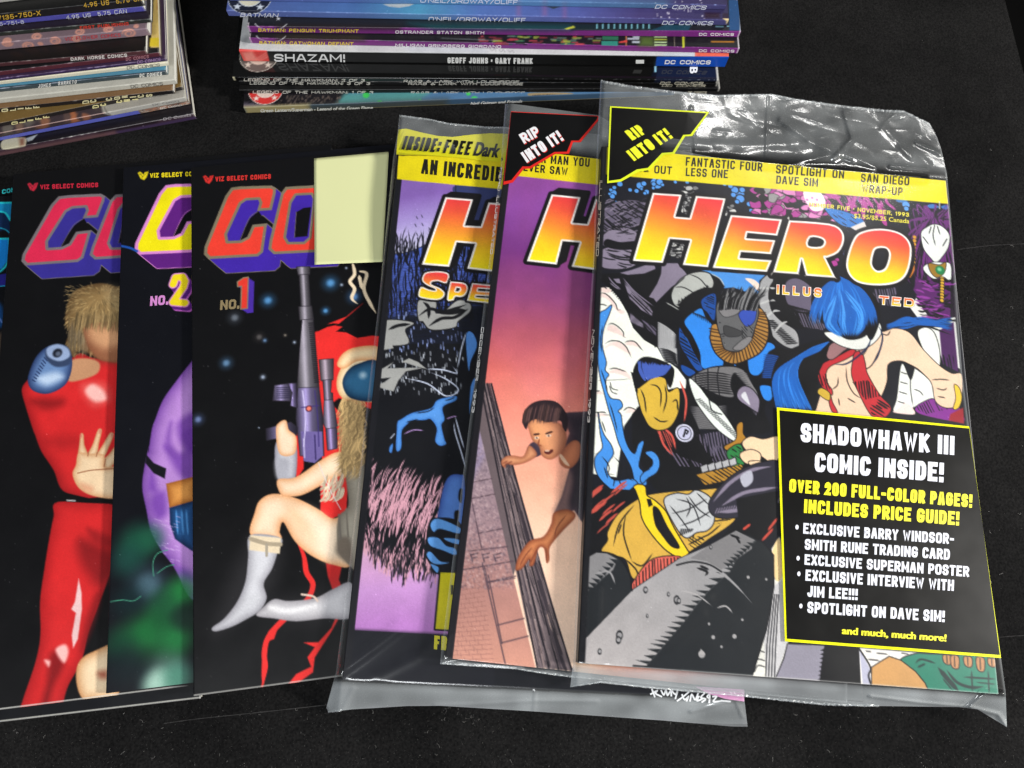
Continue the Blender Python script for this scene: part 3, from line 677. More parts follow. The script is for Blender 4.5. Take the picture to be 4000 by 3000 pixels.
for _ in range(90): x = rng.uniform(u, b.W); b.cv.stroke([(x, rng.uniform(.3, 3.2)), (x + rng.uniform(.5, 5), rng.uniform(.3, 3.2))], .35, [(206, 196, 186), (60, 50, 48), (190, 130, 104)][int(rng.integers(3))], taper=(.2, .2))
done(b, ('DC Comics', l4((1360, 815))[0], l4((1830, 735))[0], (-1, -8), (214, 206, 200), .012))
b = left((0, 538), (733, 396), 3.35, (150, 146, 138), (168, 166, 160), 'grey spined comic in the tilted stack, its far part printed brown', 24, 20, (214, 210, 200))
u = b.sp([l4((220, 960))[0]])[0][0]; b.cv.poly([(0, -1), (u + 3, -1), (u - 1, b.t), (u - 4, b.t + 30), (0, b.t + 30)], (58, 48, 52), soft=1.5)
for q, col in ((l3((1510, 870), (1620, 860), (1650, 1020), (1690, 1080), (1560, 1100), (1520, 1020)), (150, 92, 62)), (l3((880, 1020), (1040, 1000), (1060, 1100), (960, 1180), (900, 1160)), (124, 84, 64)), (l3((1780, 900), (1920, 930), (1940, 1000), (1800, 1040)), (132, 84, 64)), (l3((60, 1180), (240, 1150), (260, 1250), (80, 1300)), (96, 90, 84)), (l3((350, 1100), (480, 1120), (480, 1230), (360, 1250)), (104, 82, 72)), (l3((500, 1060), (700, 1040), (640, 1160), (540, 1150)), (86, 80, 78)), (l3((760, 1200), (1000, 1150), (1000, 1200), (800, 1240)), (118, 76, 56)), (l3((1380, 910), (1500, 900), (1500, 1040), (1400, 1060)), (84, 66, 62))):
    b.poly(q, col, sm=True, soft=2); b.cv.poly(b.sp([(x, y + 12) for x, y in q]), col, soft=2, alpha=.7)
b.cv.stroke([(100, b.t), (u, b.t)], .35, (206, 170, 160)); b.poly(l4((150, 760), (200, 880), (250, 950)), (110, 106, 100)); b.line(l4((150, 760), (200, 880), (250, 950)), .4, (90, 86, 82))
done(b, ('DC Comics', l4((1200, 745))[0], l4((1775, 648))[0], (-1, -9), (120, 118, 116), .0))
b = left((0, 497), (720, 352), 2.9, (106, 84, 46), (30, 26, 26), 'thin tan comic fanned out crooked with cream letters on its black spine', 60, 40, (190, 180, 170))
done(b, *letters(l3, [('O', 385, 1140, 1070, 140), ('L', 550, 1100, 1050, 130), ('I', 720, 1062, 1028, 130), ('F', 900, 1028, 980, 140), ('F', 1070, 995, 945, 140), ('D', 2135, 785, 712, 138)], (214, 206, 150)),
     *letters(l4, [('C', 190, 735, 682, 130), ('C', 540, 668, 612, 130), ('M', 705, 640, 590, 135), ('I', 885, 604, 582, 130)], (214, 206, 150)))
b = left((0, 439), (686, 367), 3.0, (112, 84, 56), (28, 25, 27), 'tan covered comic with black spine and sideways cream capitals under the light grey one', 20, 40, (196, 190, 184), pages=M_PG2)
done(b, *letters(l3, [('O', 175, 862, 790, 145), ('L', 345, 838, 785, 130), ('I', 510, 806, 778, 130), ('F', 685, 800, 752, 140), ('F', 855, 780, 732, 140), ('D', 1925, 690, 612, 145), ('C', 2080, 658, 595, 135)], (220, 212, 166)),
     *letters(l4, [('C', 320, 618, 556, 135), ('O', 495, 597, 532, 135), ('M', 655, 560, 512, 125), ('I', 842, 552, 528, 138), ('C', 1008, 552, 490, 138), ('S', 1190, 536, 480, 140)], (220, 212, 166)))
b = left((0, 405), (693, 329), 3.6, (176, 174, 164), (188, 187, 176), 'light grey comic with thin black capitals on its pale spine', 26, 14, (222, 220, 212), pages=M_PG2)
done(b, ('DC COMICS', (512, 345), (637, 333), (-2, -14), (46, 44, 44), -.004))
b = left((0, 361), (658, 293), 2.85, (70, 124, 150), (50, 64, 70), 'comic with a teal cover strip and dark slate spine in the tilted stack', 12, 70, (196, 206, 224), pages=M_PG2)
b.band(0, 300, b.t - .1, b.t + .8, (30, 34, 38)); b.wear((206, 214, 236), n=60, lo=2, hi=14, amp=.25)
done(b, ('DC COMICS', (545, 302), (632, 295), (1, -15), (226, 226, 220), .02), ('JONES', (149, 343), (198, 338), (1, -15), (226, 226, 222), .01), ('BARRETO', (227, 333), (299, 326), (1, -15), (226, 226, 222), .01))
b = left((0, 332), (660, 258), 2.7, (210, 204, 180), (216, 210, 186), 'cream spined comic lying on the teal one', 8, 10, (232, 228, 214), pages=M_PG2)
done(b, ('DC COMICS', (496, 272), (624, 260), (0, -14), (44, 50, 50), .0))
b = left((0, 318), (655, 240), 2.0, (52, 36, 60), (52, 36, 72), 'thin violet spined comic between the cream and the maroon ones', 10, 90, (200, 186, 226), pages=M_PG2)
done(b, ('DC COMICS', (537, 249), (627, 238), (0, -13), (176, 140, 190), -.006))
b = left((0, 297), (633, 221), 3.1, (20, 20, 22), (84, 40, 50), 'maroon spined comic with a yellow bordered black cover in the tilted stack', 60, 60, (196, 176, 186), pages=M_PG3)
b.poly([(588, 186), (600, 0), (640, -60), (660, 0), (628, 186)], (196, 170, 100)); b.poly(l2((1125, 1005), (1140, 820), (1345, 810), (1340, 1000)), (196, 172, 44)); b.poly(l2((1300, 0), (1420, 0), (1400, 180), (1290, 200)), (176, 120, 60), soft=2)
done(b, ('DC COMICS', (492, 238), (581, 227), (0, -13), (196, 140, 150), -.004))
b = left((0, 262), (579, 213), 2.8, (20, 17, 17), (78, 46, 50), 'black covered comic with brown spine and white capitals, below the patterned one', 30, 60, pages=M_PG2)
done(b, ('DARK HORSE COMICS', (277, 238), (497, 222), (-2, -14), (230, 224, 220), .02))
b = left((0, 197), (592, 139), 5.0, (112, 94, 102), (132, 112, 122), 'mauve comic whose spine and cover are patterned with salmon spirals', 18, 16, (210, 190, 196), pages=M_PG2)
def spiral(x, y, r, turn, on):
    p = [(x + r * (1 - i / 34) * math.cos(turn + i * .42) , y + .62 * r * (1 - i / 34) * math.sin(turn + i * .42)) for i in range(26)]
    b.cv.stroke((b.c if on == 'c' else b.sp)(p), 1.0, (196, 140, 126), taper=(.5, .5))
for x, y, r, t_, on in ((28, 168, 22, 0, 's'), (112, 178, 24, 2, 's'), (214, 160, 24, 4, 's'), (300, 150, 20, 1, 's'), (505, 130, 28, 3, 's'), (158, 170, 9, 0, 's'), (310, 124, 20, 4.5, 'c'), (425, 115, 20, 2, 'c'), (533, 102, 9, 1, 'c'), (145, 142, 20, 2, 'c'), (30, 158, 18, 1, 'c')): spiral(x, y, r, t_, on)
done(b, ('VIZ FLOWER COMICS', (255, 160), (472, 143), (-2, -15), (190, 52, 60), .01))
b = left((0, 143), (597, 89), 2.6, (32, 26, 34), (36, 42, 38), 'dark comic with red capitals on its grey green spine', 26, 110, (170, 176, 170), pages=M_PG2)
done(b, ('FIRST PUBLISHING', (313, 116), (503, 99), (-2, -14), (214, 62, 48), .015))
b = left((0, 101), (572, 45), 3.4, (52, 52, 60), (78, 76, 158), 'comic with a bright violet blue spine and silver price lettering', 10, 40, (150, 152, 214), pages=M_PG2)
done(b, ('4.95 US  5.75 CAN', (260, 76), (496, 51), (-3, -17), (214, 216, 226), .0), ('0-87135-751-8', (-90, 110), (95, 92), (-3, -15), (206, 208, 222), .0))
b = left((0, 84), (568, 24), 4.6, (22, 22, 22), (28, 27, 29), 'black comic with gold price lettering near the top of the tilted stack', 26, 40, (196, 190, 186), pages=M_PG2)
done(b, ('4.95 US  5.75 CAN', (328, 30), (572, 1), (-3, -20), (208, 168, 62), .008), ('0-87135-750-X', (-60, 88), (160, 59), (-4, -20), (206, 166, 60), .008))
b = left((0, 12), (568, -56), 3.6, (150, 146, 140), (172, 170, 164), 'pale grey comic on top of the tilted stack, only its spine edge in the picture', 8, 10, pages=M_PG2)
done(b)

# ------------------------------------------------------------------ the fanned comics and magazines
class Rings(list): pass
_sd1 = Canvas.sd
def _sd(pts, U, S):
    if isinstance(pts, Rings):
        ds = [_sd1(r, U, S) for r in pts]; ins = np.zeros(U.shape, bool); m = np.full(U.shape, 1e9)
        for d in ds: ins ^= d < 0; m = np.minimum(m, np.abs(d))
        return np.where(ins, -m, m)
    return _sd1(pts, U, S)
Canvas.sd = staticmethod(_sd)
_box1 = Canvas.box
Canvas.box = lambda s, pts, pad: _box1(s, np.concatenate([np.asarray(r) for r in pts]) if isinstance(pts, Rings) else pts, pad)

def fan_book(TL, BL, zt, t, tilt, D, **k):
    A, B = P(*TL, zt), P(*BL, zt); e = unit(B - A)
    ed = unit(np.cross([0, 0, 1.0], e)); edt = ed * math.cos(tilt) - np.array([0, 0, 1.0]) * math.sin(tilt)
    en = np.cross(e, edt)
    return Book(A - en * t, e, np.linalg.norm(B - A), D, t, tilt=tilt, **k)
def ink(b, pts, col, w=.32, sm=True, line=(14, 13, 17), **k):
    q = smooth(pts) if sm else pts
    b.poly(q, line, grow=w); b.poly(q, col, **k)

ca = cr(0, 550, 1600); cb = cr(0, 1700, 1600)
C_FACE = [(1252, 256), (1300, 250), (1465, 245), (1488, 258), (1486, 285), (1465, 372), (1392, 377), (1404, 335), (1396, 316), (1330, 320), (1300, 340), (1224, 505), (1230, 543), (1300, 540), (1338, 520), (1366, 456), (1440, 449), (1418, 600), (1392, 622), (1130, 636), (1106, 612), (1108, 575), (1220, 300)]
O_OUT = [(1545, 252), (1760, 240), (1790, 262), (1760, 560), (1730, 598), (1480, 610), (1452, 585), (1458, 540), (1520, 285)]
O_IN = [(1600, 296), (1680, 292), (1690, 315), (1668, 520), (1640, 545), (1560, 546), (1545, 520), (1575, 335)]
C_HOLE = [(1393, 380), (1400, 384), (1440, 447), (1368, 455), (1340, 517), (1302, 539), (1296, 530), (1322, 470), (1350, 418)]
O_HOLE = [(1600, 385), (1640, 362), (1680, 358), (1660, 515), (1590, 522)]
def affine(src, dst):
    S_ = np.array([[x, y, 1] for x, y in src], float); M_ = np.linalg.solve(S_, np.array(dst, float))
    return lambda pts: [tuple(np.array([x, y, 1]) @ M_) for x, y in pts]
def logo(b, tf, face, edge, side, o=True):
    f = lambda pts: ca(*tf(pts))
    ex = lambda pts, k: f([(x + 92 * k, y + 78 * k) for x, y in pts])
    for k in np.linspace(0, 1, 24): b.poly(ex(C_FACE, k), edge, grow=.35)
    if o:
        for k in np.linspace(0, 1, 24): b.poly(ex(O_OUT, k), edge, grow=.35)
    for k in np.linspace(0, 1, 40):
        b.poly(ex(C_FACE, k), side)
        if o: b.poly(ex(O_OUT, k), side)
    b.poly(f([(1330, 320), (1400, 320), (1392, 377), (1366, 456), (1300, 540), (1224, 543), (1224, 505), (1300, 340)]), side)
    b.poly(f(C_HOLE), (15, 14, 17)); b.line(f([(1390, 383), (1345, 420), (1298, 535)]), .3, edge)
    b.poly(f(C_FACE), edge, grow=.25); b.poly(f(C_FACE), face, grow=-1.25)
    if o:
        b.poly(Rings([f(O_OUT), f(O_IN)]) if False else f(O_OUT), edge, grow=.25); b.poly(f(O_OUT), face, grow=-1.25)
        b.poly(f(O_IN), edge, grow=1.4); b.poly(f(O_IN), side); b.poly(f(O_HOLE), (15, 14, 17)); b.line(f([(1600, 385), (1590, 522)]), .3, edge, sm=False)
def stamp(b, x, y, s, col):                    # the publisher's folded heart shaped mark
    f = lambda *p: ca(*[(x + s * u, y + s * v) for u, v in p])
    b.poly(f((0, 8), (12, 0), (26, 10), (32, 16), (38, 4), (58, 0), (48, 30), (34, 46), (16, 40)), col)
    for l in (((10, 8), (26, 28)), ((26, 28), (48, 8)), ((26, 28), (20, 40)), ((4, 18), (26, 12))): b.line(f(*l), .25, (20, 18, 20), sm=False, alpha=.7)
def dots(b, items, p, halo=(40, 90, 150)):
    for x, y, r, c in items:
        q = p((x, y))[0]; k = r * .12
        b.blob(*q, k * 1.25, c, k * 2.2, .45); b.blob(*q, k * .62, tuple(np.minimum(255, np.array(c) * .9 + 36)), k * .9, .85)
BLUE, PALE = (60, 128, 190), (150, 165, 190)
GR_C = 'black covered comics fanned out at the front'
TC = 3.0

# the lowest comic of the fan
ztop = TC
BRc = P(785, 2728, ztop); edir = unit(BRc - P(0, 2821, ztop)); L_ = 257.0; D_ = 165.0
eu_ = np.cross(edir, [0, 0, 1.0])
b = Book(BRc - edir * D_ - eu_ * L_ - np.array([0, 0, TC]), eu_, L_, D_, TC, fine=.45, d_vis=(40, D_), base=(15, 16, 20))
lg = affine([(1250, 258), (1103, 605), (1410, 620)], [(-800, 345), (-960, 700), (-640, 700)])
b.poly(ca((-60, 335), (68, 333), (60, 430), (30, 420), (20, 385), (-60, 380)), (20, 120, 170)); b.poly(ca((-60, 380), (20, 385), (50, 430), (60, 520), (30, 480), (-60, 500)), (10, 36, 70))
b.line(ca((-60, 336), (70, 334)), 1.0, (34, 190, 200), sm=False); b.line(ca((-60, 384), (22, 386), (56, 430)), .9, (34, 190, 200)); b.line(ca((0, 470), (30, 480), (55, 500)), .5, (34, 160, 190))
b.poly(ca((-60, 530), (52, 528), (46, 640), (10, 690), (-60, 720)), (20, 120, 200)); b.line(ca((-60, 530), (54, 528)), 1.0, (34, 190, 200), sm=False); b.line(ca((50, 530), (46, 640), (8, 700), (-60, 730)), 1.0, (34, 190, 200))
b.poly(ca((-60, 735), (40, 715), (42, 780), (-60, 790)), (36, 34, 120)); b.line(ca((-60, 790), (42, 782)), .5, (34, 150, 190), sm=False)
b.poly(ca((-60, 860), (10, 890), (16, 1000), (-60, 1000)), (18, 60, 110), sm=True, soft=3); b.line(ca((-40, 900), (10, 980)), .8, (80, 110, 170))
b.poly(ca((-60, 1040), (14, 1040), (10, 1300), (-60, 1300)), (140, 110, 84), soft=5, alpha=.6)
b.wear((140, 138, 132), n=6); b.cv.stroke([(L_ - .35, TC), (L_ - .35, TC + D_)], .5, (212, 210, 202)); b.cv.stroke([(L_ - 4, TC + D_ - .3), (L_, TC + D_ - .3)], .5, (225, 222, 216))
b.build('comic_book', 'lowest comic of the fan, nearly hidden, with cyan lettering at the picture edge', 'comic book', GR_C)
T = Lettering(); T.sign('COM', (8, 758), (62, 748), (0, -17), (44, 170, 176), b.on_cover, .25, .14); T.build('lettering', b.root)

# comic with the red form
b = fan_book((52, 680), (-112, 2787), 6.1, TC, 0.0, 166, fine=.42, d_vis=(0, 80), base=(15, 15, 17))
logo(b, affine([(1250, 258), (1103, 605), (1410, 620)], [(315, 306), (117, 642), (438, 650)]), (214, 42, 78), (116, 108, 112), (54, 46, 140))
stamp(b, 148, 226, 1.0, (196, 40, 62))
RED, DRED = (206, 40, 42), (120, 22, 26)
red1 = ca((118, 1345), (150, 1290), (200, 1240), (300, 1250), (420, 1150), (520, 1175), (760, 1180), (900, 1300), (900, 1700)) + cb((900, 0), (900, 330), (600, 370), (480, 350), (340, 300), (290, 190), (225, 90), (190, 0)) + ca((178, 1560), (140, 1440))
b.poly(smooth(red1), round_ink(RED, (150, 26, 30), 7), soft=.7)
red2 = cb((315, 360), (600, 372), (640, 500), (600, 720), (540, 900), (480, 1060), (440, 1220), (370, 1350), (340, 1450), (310, 1560), (95, 1560), (120, 1440), (190, 1230), (218, 1080), (216, 900), (240, 720), (266, 560), (290, 440))
b.poly(smooth(red2), round_ink(RED, (164, 28, 32), 8), soft=.7)
b.poly(cb((330, 305), (480, 340), (640, 325), (640, 372), (470, 366), (316, 356)), (14, 13, 15)); b.line(cb((362, 352), (405, 354)), .6, (190, 190, 190))
b.poly(cb((430, 560), (620, 640), (600, 760), (520, 800), (440, 700)), DRED, sm=True, soft=8, alpha=.8); b.poly(cb((470, 500), (620, 560), (620, 600), (520, 580)), DRED, sm=True, soft=4, alpha=.6)
b.poly(cb((520, 860), (470, 1010), (440, 1160), (490, 1060), (540, 900)), DRED, sm=True, soft=5, alpha=.7); b.poly(cb((270, 1190), (330, 1160), (345, 1240), (290, 1360), (240, 1520), (220, 1480), (250, 1340)), DRED, sm=True, soft=5, alpha=.9)
b.poly(cb((425, 775), (440, 850), (442, 940), (420, 1100), (395, 1150), (388, 1080), (410, 960), (385, 940), (405, 900)), (228, 190, 190), soft=.7)
for q in (((300, 1160), (350, 1130), (370, 1170), (345, 1230)), ((240, 1215), (270, 1220), (262, 1250))): b.poly(cb(*q), (236, 180, 176), sm=True, soft=2)
b.poly(ca((462, 1345), (500, 1315), (555, 1345), (572, 1395), (520, 1410), (480, 1385)), (246, 236, 232), sm=True, soft=3); b.poly(ca((440, 1320), (560, 1310), (590, 1400), (500, 1430)), (236, 130, 120), sm=True, soft=6, alpha=.5)
b.poly(ca((170, 1400), (330, 1390), (340, 1430), (240, 1450)), DRED, sm=True, soft=6, alpha=.7); b.poly(ca((240, 1600), (420, 1590), (420, 1659), (250, 1659)), DRED, sm=True, soft=8, alpha=.35)
# tawny tuft above it
TAN = (150, 120, 74)
tuft = ca((372, 860), (420, 800), (540, 768), (640, 790), (700, 800), (700, 1150), (560, 1185), (440, 1130), (395, 1170), (355, 1100), (372, 1040), (350, 970))
b.poly(smooth(tuft), round_ink((146, 118, 76), (86, 64, 40), 10), soft=.8)
for _ in range(900):
    x, y = rng.uniform(370, 700), rng.uniform(790, 1150); a = math.atan2(y - 840, x - 545) + rng.normal(0, .3); l = rng.uniform(14, 44)
    b.line(ca((x, y), (x + l * .6 * math.cos(a) - 3, y + l * .6 * math.sin(a)), (x + l * math.cos(a), y + l * math.sin(a) + 6)), rng.uniform(.25, .5), tuple(np.array((178, 150, 102)) * rng.uniform(.4, 1.15)), taper=(.2, 0), alpha=.6)
b.poly(ca((560, 800), (640, 795), (690, 900), (610, 910)), (206, 182, 136), sm=True, soft=8, alpha=.35)
for _ in range(70):
    x = rng.uniform(370, 480); b.line(ca((x, rng.uniform(940, 1060)), (x - 6, rng.uniform(1080, 1190))), rng.uniform(.25, .45), tuple(np.array((160, 140, 110)) * rng.uniform(.4, 1.1)), taper=(.2, 0), alpha=.6)
b.poly(ca((452, 1010), (500, 985), (640, 978), (720, 990), (720, 1182), (560, 1190), (496, 1140), (462, 1080)), round_ink((208, 154, 114), (128, 78, 54), 7), sm=True, soft=1.6, alpha=.92)
b.poly(ca((470, 1100), (560, 1120), (640, 1110), (720, 1140), (720, 1186), (560, 1190), (500, 1150)), (132, 80, 56), sm=True, soft=7, alpha=.7)
for _ in range(120):
    x = rng.uniform(400, 660); b.line(ca((x + 10, 930 + rng.uniform(-20, 20)), (x + 2, 985), (x - 6, rng.uniform(1010, 1050))), rng.uniform(.25, .5), tuple(np.array((168, 140, 96)) * rng.uniform(.4, 1.15)), taper=(.3, 0), alpha=.8)
# blue polished sphere with a collar
b.poly(ca((380, 1190), (470, 1175), (536, 1200), (520, 1260), (400, 1300), (360, 1280)), (190, 140, 104), sm=True, soft=1.5)
sph = ca((165, 1230), (200, 1160), (260, 1110), (340, 1105), (385, 1160), (386, 1240), (350, 1320), (260, 1366), (180, 1350), (150, 1300))
b.poly(smooth(sph), round_ink((104, 136, 184), (38, 54, 96), 7), soft=.6); b.poly(ca((200, 1280), (300, 1250), (340, 1280), (250, 1320)), (186, 206, 232), sm=True, soft=5)
b.poly(ca((250, 1130), (300, 1100), (360, 1110), (386, 1160), (370, 1210), (300, 1220), (250, 1180)), (52, 66, 96), sm=True, soft=1); b.poly(ca((255, 1120), (310, 1098), (365, 1120), (375, 1165), (320, 1190), (260, 1165)), (150, 170, 206), sm=True, soft=1); b.blob(*ca((310, 1146))[0], 2.3, (30, 34, 46), 1); b.blob(*ca((314, 1150))[0], 1.2, (90, 100, 120), 1)
for i in range(9): b.line(ca((175 + i * 8, 1290 - i * 15), (190 + i * 8, 1300 - i * 14)), .5, (36, 50, 90), sm=False)
# cream fronds
CREAM = (236, 206, 168)
fr = dict(sm=True, soft=.6)
for q in (((424, 110), (428, 50), (434, 0), (442, -12), (452, 0), (456, 50), (474, 110)), ((472, 110), (500, 50), (526, -24), (542, -36), (550, -22), (536, 40), (520, 110)), ((520, 112), (556, 50), (590, -8), (606, -14), (614, 0), (590, 60), (562, 116)), ((556, 140), (590, 100), (622, 60), (650, 60), (640, 120), (580, 190))): b.poly(cb(*q), round_ink(CREAM, (196, 140, 96), 2.5), **fr)
b.poly(cb((392, 214), (410, 160), (424, 96), (480, 100), (560, 106), (570, 170), (640, 180), (640, 330), (520, 332), (430, 290)), round_ink(CREAM, (206, 154, 110), 4), **fr)
for q in (((474, 112), (478, 92)), ((520, 114), (526, 92)), ((562, 170), (570, 130))): b.line(cb(*q), .5, (160, 100, 70), sm=False)
for x, y in ((438, 0), (540, -24), (604, -4)): b.poly(cb((x - 6, y - 4), (x + 6, y - 8), (x + 5, y + 14), (x - 6, y + 16)), (196, 110, 96), soft=.8, alpha=.7)
b.line(cb((420, 205), (490, 190), (620, 180)), .5, (150, 90, 60)); b.poly(cb((440, 260), (500, 280), (490, 305), (450, 290)), (222, 150, 116), sm=True, soft=4, alpha=.7)
b.poly(cb((410, 1300), (430, 1220), (500, 1170), (640, 1140), (640, 1400), (480, 1430), (430, 1400)), round_ink((242, 214, 176), (196, 140, 92), 6), sm=True, soft=.7); b.poly(cb((530, 1280), (575, 1275), (575, 1310), (540, 1310)), (160, 70, 50), sm=True, soft=4, alpha=.8)
for x, y in ((300, 250),): pass
b.cv.stroke([(b.W - .3, 3), (b.W - .3, 90)], .5, (214, 212, 206)); b.wear((150, 148, 144), n=30, lo=.3, hi=1.2)
b.build('comic_book', 'black comic with a big red form and a blue sphere, crimson title capitals', 'comic book', GR_C)
T = Lettering(); T.sign('VIZ SELECT COMICS', ca((217, 262))[0], ca((530, 250))[0], (0, -18), (190, 38, 60), b.on_cover, .25, .14); T.build('lettering', b.root)

# comic with the lilac form
b = fan_book((481, 655), (412, 2709), 9.2, TC, 0.008, 166, fine=.42, d_vis=(0, 64), base=(15, 16, 22))
PINK = (216, 136, 206)
logo(b, affine([(1250, 258), (1103, 605), (1410, 620)], [(895, 245), (728, 582), (1052, 598)]), (236, 222, 20), PINK, (92, 32, 122))
stamp(b, 744, 166, 1.0, (226, 206, 30)); b.line(ca((640, 565), (700, 578), (740, 596)), 1.2, (30, 80, 170))
two = [(935, 775), (948, 738), (985, 735), (998, 760), (990, 790), (935, 870), (998, 876)]
for k in (1, .75, .5, .25): b.cv.stroke(b.c(ca(*[(x + 22 * k, y + 26 * k) for x, y in two])), 4.4, (86, 30, 118) if k < 1 else (196, 100, 196))
b.line(ca(*two), 4.6, PINK, sm=False); b.line(ca(*two), 3.4, (236, 214, 30), sm=False)
lil = ca((1090, 1130), (1028, 1200), (950, 1300), (880, 1400), (840, 1500), (820, 1560), (802, 1680)) + cb((805, 60), (782, 160), (768, 280), (790, 400), (815, 520), (870, 620), (930, 700), (970, 770), (1000, 840), (1060, 900), (1200, 900)) + ca((1200, 1100),)
b.poly(smooth(lil), round_ink((178, 132, 204), (110, 66, 150), 9), soft=.6)
for q in (((890, 1659), (910, 1540), (930, 1520), (925, 1620), (960, 1700)), ((1000, 1650), (985, 1580), (1040, 1560), (1060, 1700))): b.poly(ca(*q), (112, 64, 158), sm=True, soft=4, alpha=.7)
for q in (((830, 320), (890, 310), (900, 420), (850, 450), (815, 380)), ((890, 60), (960, 100), (1040, 60), (1040, 250), (960, 200)), ((960, -60), (1060, -120), (1060, 60), (990, 60)), ((820, 190), (850, 300), (800, 290)), ((970, 720), (1030, 740), (1040, 790), (990, 780))): b.poly(cb(*q), (104, 54, 156), sm=True, soft=5, alpha=.75)
b.poly(cb((790, 105), (830, 150), (898, 180), (890, 235), (830, 205), (785, 150)), (20, 20, 26), soft=.6); b.poly(cb((897, 262), (1060, 220), (1060, 355), (915, 392)), round_ink((214, 146, 74), (150, 86, 34), 5), sm=False, soft=.6)
b.poly(cb((915, 392), (1060, 350), (1060, 640), (1000, 600), (945, 560), (918, 480)), round_ink((36, 84, 138), (16, 36, 70), 6), soft=.6)
for x in (955, 985, 1010): b.line(cb((x - 4, 400), (x, 470), (x + 6, 540)), .8, (70, 130, 190), taper=(.2, .2))
for _ in range(40): x, y = rng.uniform(815, 960), rng.uniform(430, 700); b.line(cb((x, y), (x + 30, y + 10)), .4, (206, 176, 224), alpha=.5, taper=(.1, .1), clip=b.c(smooth(lil)))
for x, y, r, c, a in ((740, 580, 14, (24, 84, 62), .8), (820, 560, 10, (30, 92, 66), .6), (690, 680, 12, (26, 74, 66), .7), (800, 810, 8, (110, 140, 156), .7), (800, 810, 14, (56, 86, 100), .6), (980, 850, 12, (34, 130, 62), .8), (880, 930, 12, (26, 96, 56), .7), (780, 1080, 16, (28, 118, 58), .8), (950, 1100, 13, (30, 124, 62), .8), (640, 1120, 12, (20, 76, 50), .6), (900, 1330, 16, (120, 170, 150), .8), (840, 1340, 9, (170, 206, 190), .8), (960, 1300, 10, (70, 130, 110), .7), (690, 900, 12, (14, 38, 40), .7), (1000, 980, 9, (16, 44, 34), .9), (690, 1240, 14, (14, 30, 34), .7)):
    b.blob(*cb((x, y))[0], r * .55, c, r * .9, a)
for q in (((905, 620), (850, 640), (826, 690), (830, 760)), ((940, 700), (900, 710), (850, 745)), ((596, 900), (660, 890), (720, 895), (760, 870))): b.line(cb(*q), .35, (70, 150, 120))
b.poly(cb((560, 1404), (1060, 1356), (1060, 1380), (560, 1428)), (176, 72, 60)); b.poly(cb((700, 1392), (960, 1366), (960, 1378), (700, 1404)), (220, 190, 160))
b.wear((170, 168, 164), n=40, lo=.2, hi=.9)
b.build('comic_book', 'black comic with yellow and pink title capital, lilac form and green nebula', 'comic book', GR_C)
T = Lettering(); T.sign('VIZ SELECT COMICS', ca((810, 200))[0], ca((1112, 188))[0], (0, -18), (226, 206, 30), b.on_cover, .25, .14); T.sign('NO.', ca((810, 892))[0], ca((908, 884))[0], (2, -38), (206, 134, 200), b.on_cover, .24, .1); T.build('lettering', b.root)

# comic with the gun metal column and red flame
b = fan_book((745, 655), (754, 2720), 12.3, TC, 0.012, 166, fine=.42, d_vis=(0, 128), base=(15, 15, 17))
logo(b, lambda p: p, (228, 62, 48), (124, 114, 92), (62, 38, 158)); stamp(b, 1096, 186, 1.0, (214, 48, 44))
one = [(1282, 762), (1314, 740), (1341, 736), (1336, 905), (1300, 909), (1304, 785), (1284, 788)]
for k in (1, .75, .5, .25): b.poly(ca(*[(x + 32 * k, y + 22 * k) for x, y in one]), (72, 44, 160))
b.poly(ca(*one), (130, 118, 96), grow=.3); b.poly(ca(*one), (222, 58, 46), grow=-.3)
dots(b, [(1447, 862, 22, BLUE), (1785, 768, 24, BLUE), (1758, 918, 13, BLUE), (1268, 955, 20, (80, 88, 100)), (1222, 1200, 19, (70, 110, 150)), (1420, 1276, 9, PALE), (1070, 1505, 17, (80, 100, 150)), (1430, 1078, 8, (90, 130, 180)), (1400, 1060, 16, (60, 56, 56)), (1845, 778, 6, PALE), (1870, 687, 5, PALE), (1590, 1088, 6, PALE), (1540, 1050, 6, (110, 100, 90)), (1912, 842, 22, (60, 110, 170)), (1398, 1550, 3, PALE)], ca)
RED = (222, 46, 44)
fl = ca((1962, 876), (1925, 905), (1870, 950), (1780, 985), (1700, 1035), (1704, 1180), (1730, 1400), (1740, 1700)) + cb((1735, 200), (1730, 420), (1790, 460), (1830, 420), (1900, 200)) + ca((2100, 1500), (2100, 1060), (2010, 1052), (1930, 1065), (1870, 1035), (1815, 1030), (1850, 1003), (1815, 1000), (1900, 930))
b.poly(fl, RED, soft=.5); b.poly(ca((1730, 1000), (1800, 985), (1840, 990), (1770, 1005), (1712, 1032)), (14, 12, 14)); b.poly(ca((1830, 1390), (2010, 1450), (2010, 1700), (1900, 1700), (1850, 1480), (1790, 1420)), (20, 16, 18), soft=.8)
b.poly(cb((1605, -60), (1640, 0), (1640, 180), (1600, 240), (1590, 60)), RED, soft=.5)
b.poly(cb((1730, 250), (1880, 240), (1870, 420), (1790, 450), (1735, 400)), RED, soft=.5); b.poly(cb((1760, 690), (1850, 690), (1830, 780), (1850, 830), (1800, 850), (1770, 760)), (198, 40, 40), soft=.8)
b.line(cb((1600, 560), (1640, 650), (1655, 740), (1690, 810), (1650, 900), (1540, 990), (1450, 1090), (1428, 1180), (1436, 1260), (1412, 1366)), 2.3, RED, taper=(.3, .2)); b.poly(cb((1520, 985), (1480, 1100), (1430, 1120), (1425, 1180), (1445, 1240), (1420, 1365), (1412, 1300), (1416, 1160), (1450, 1060)), RED, soft=.6)
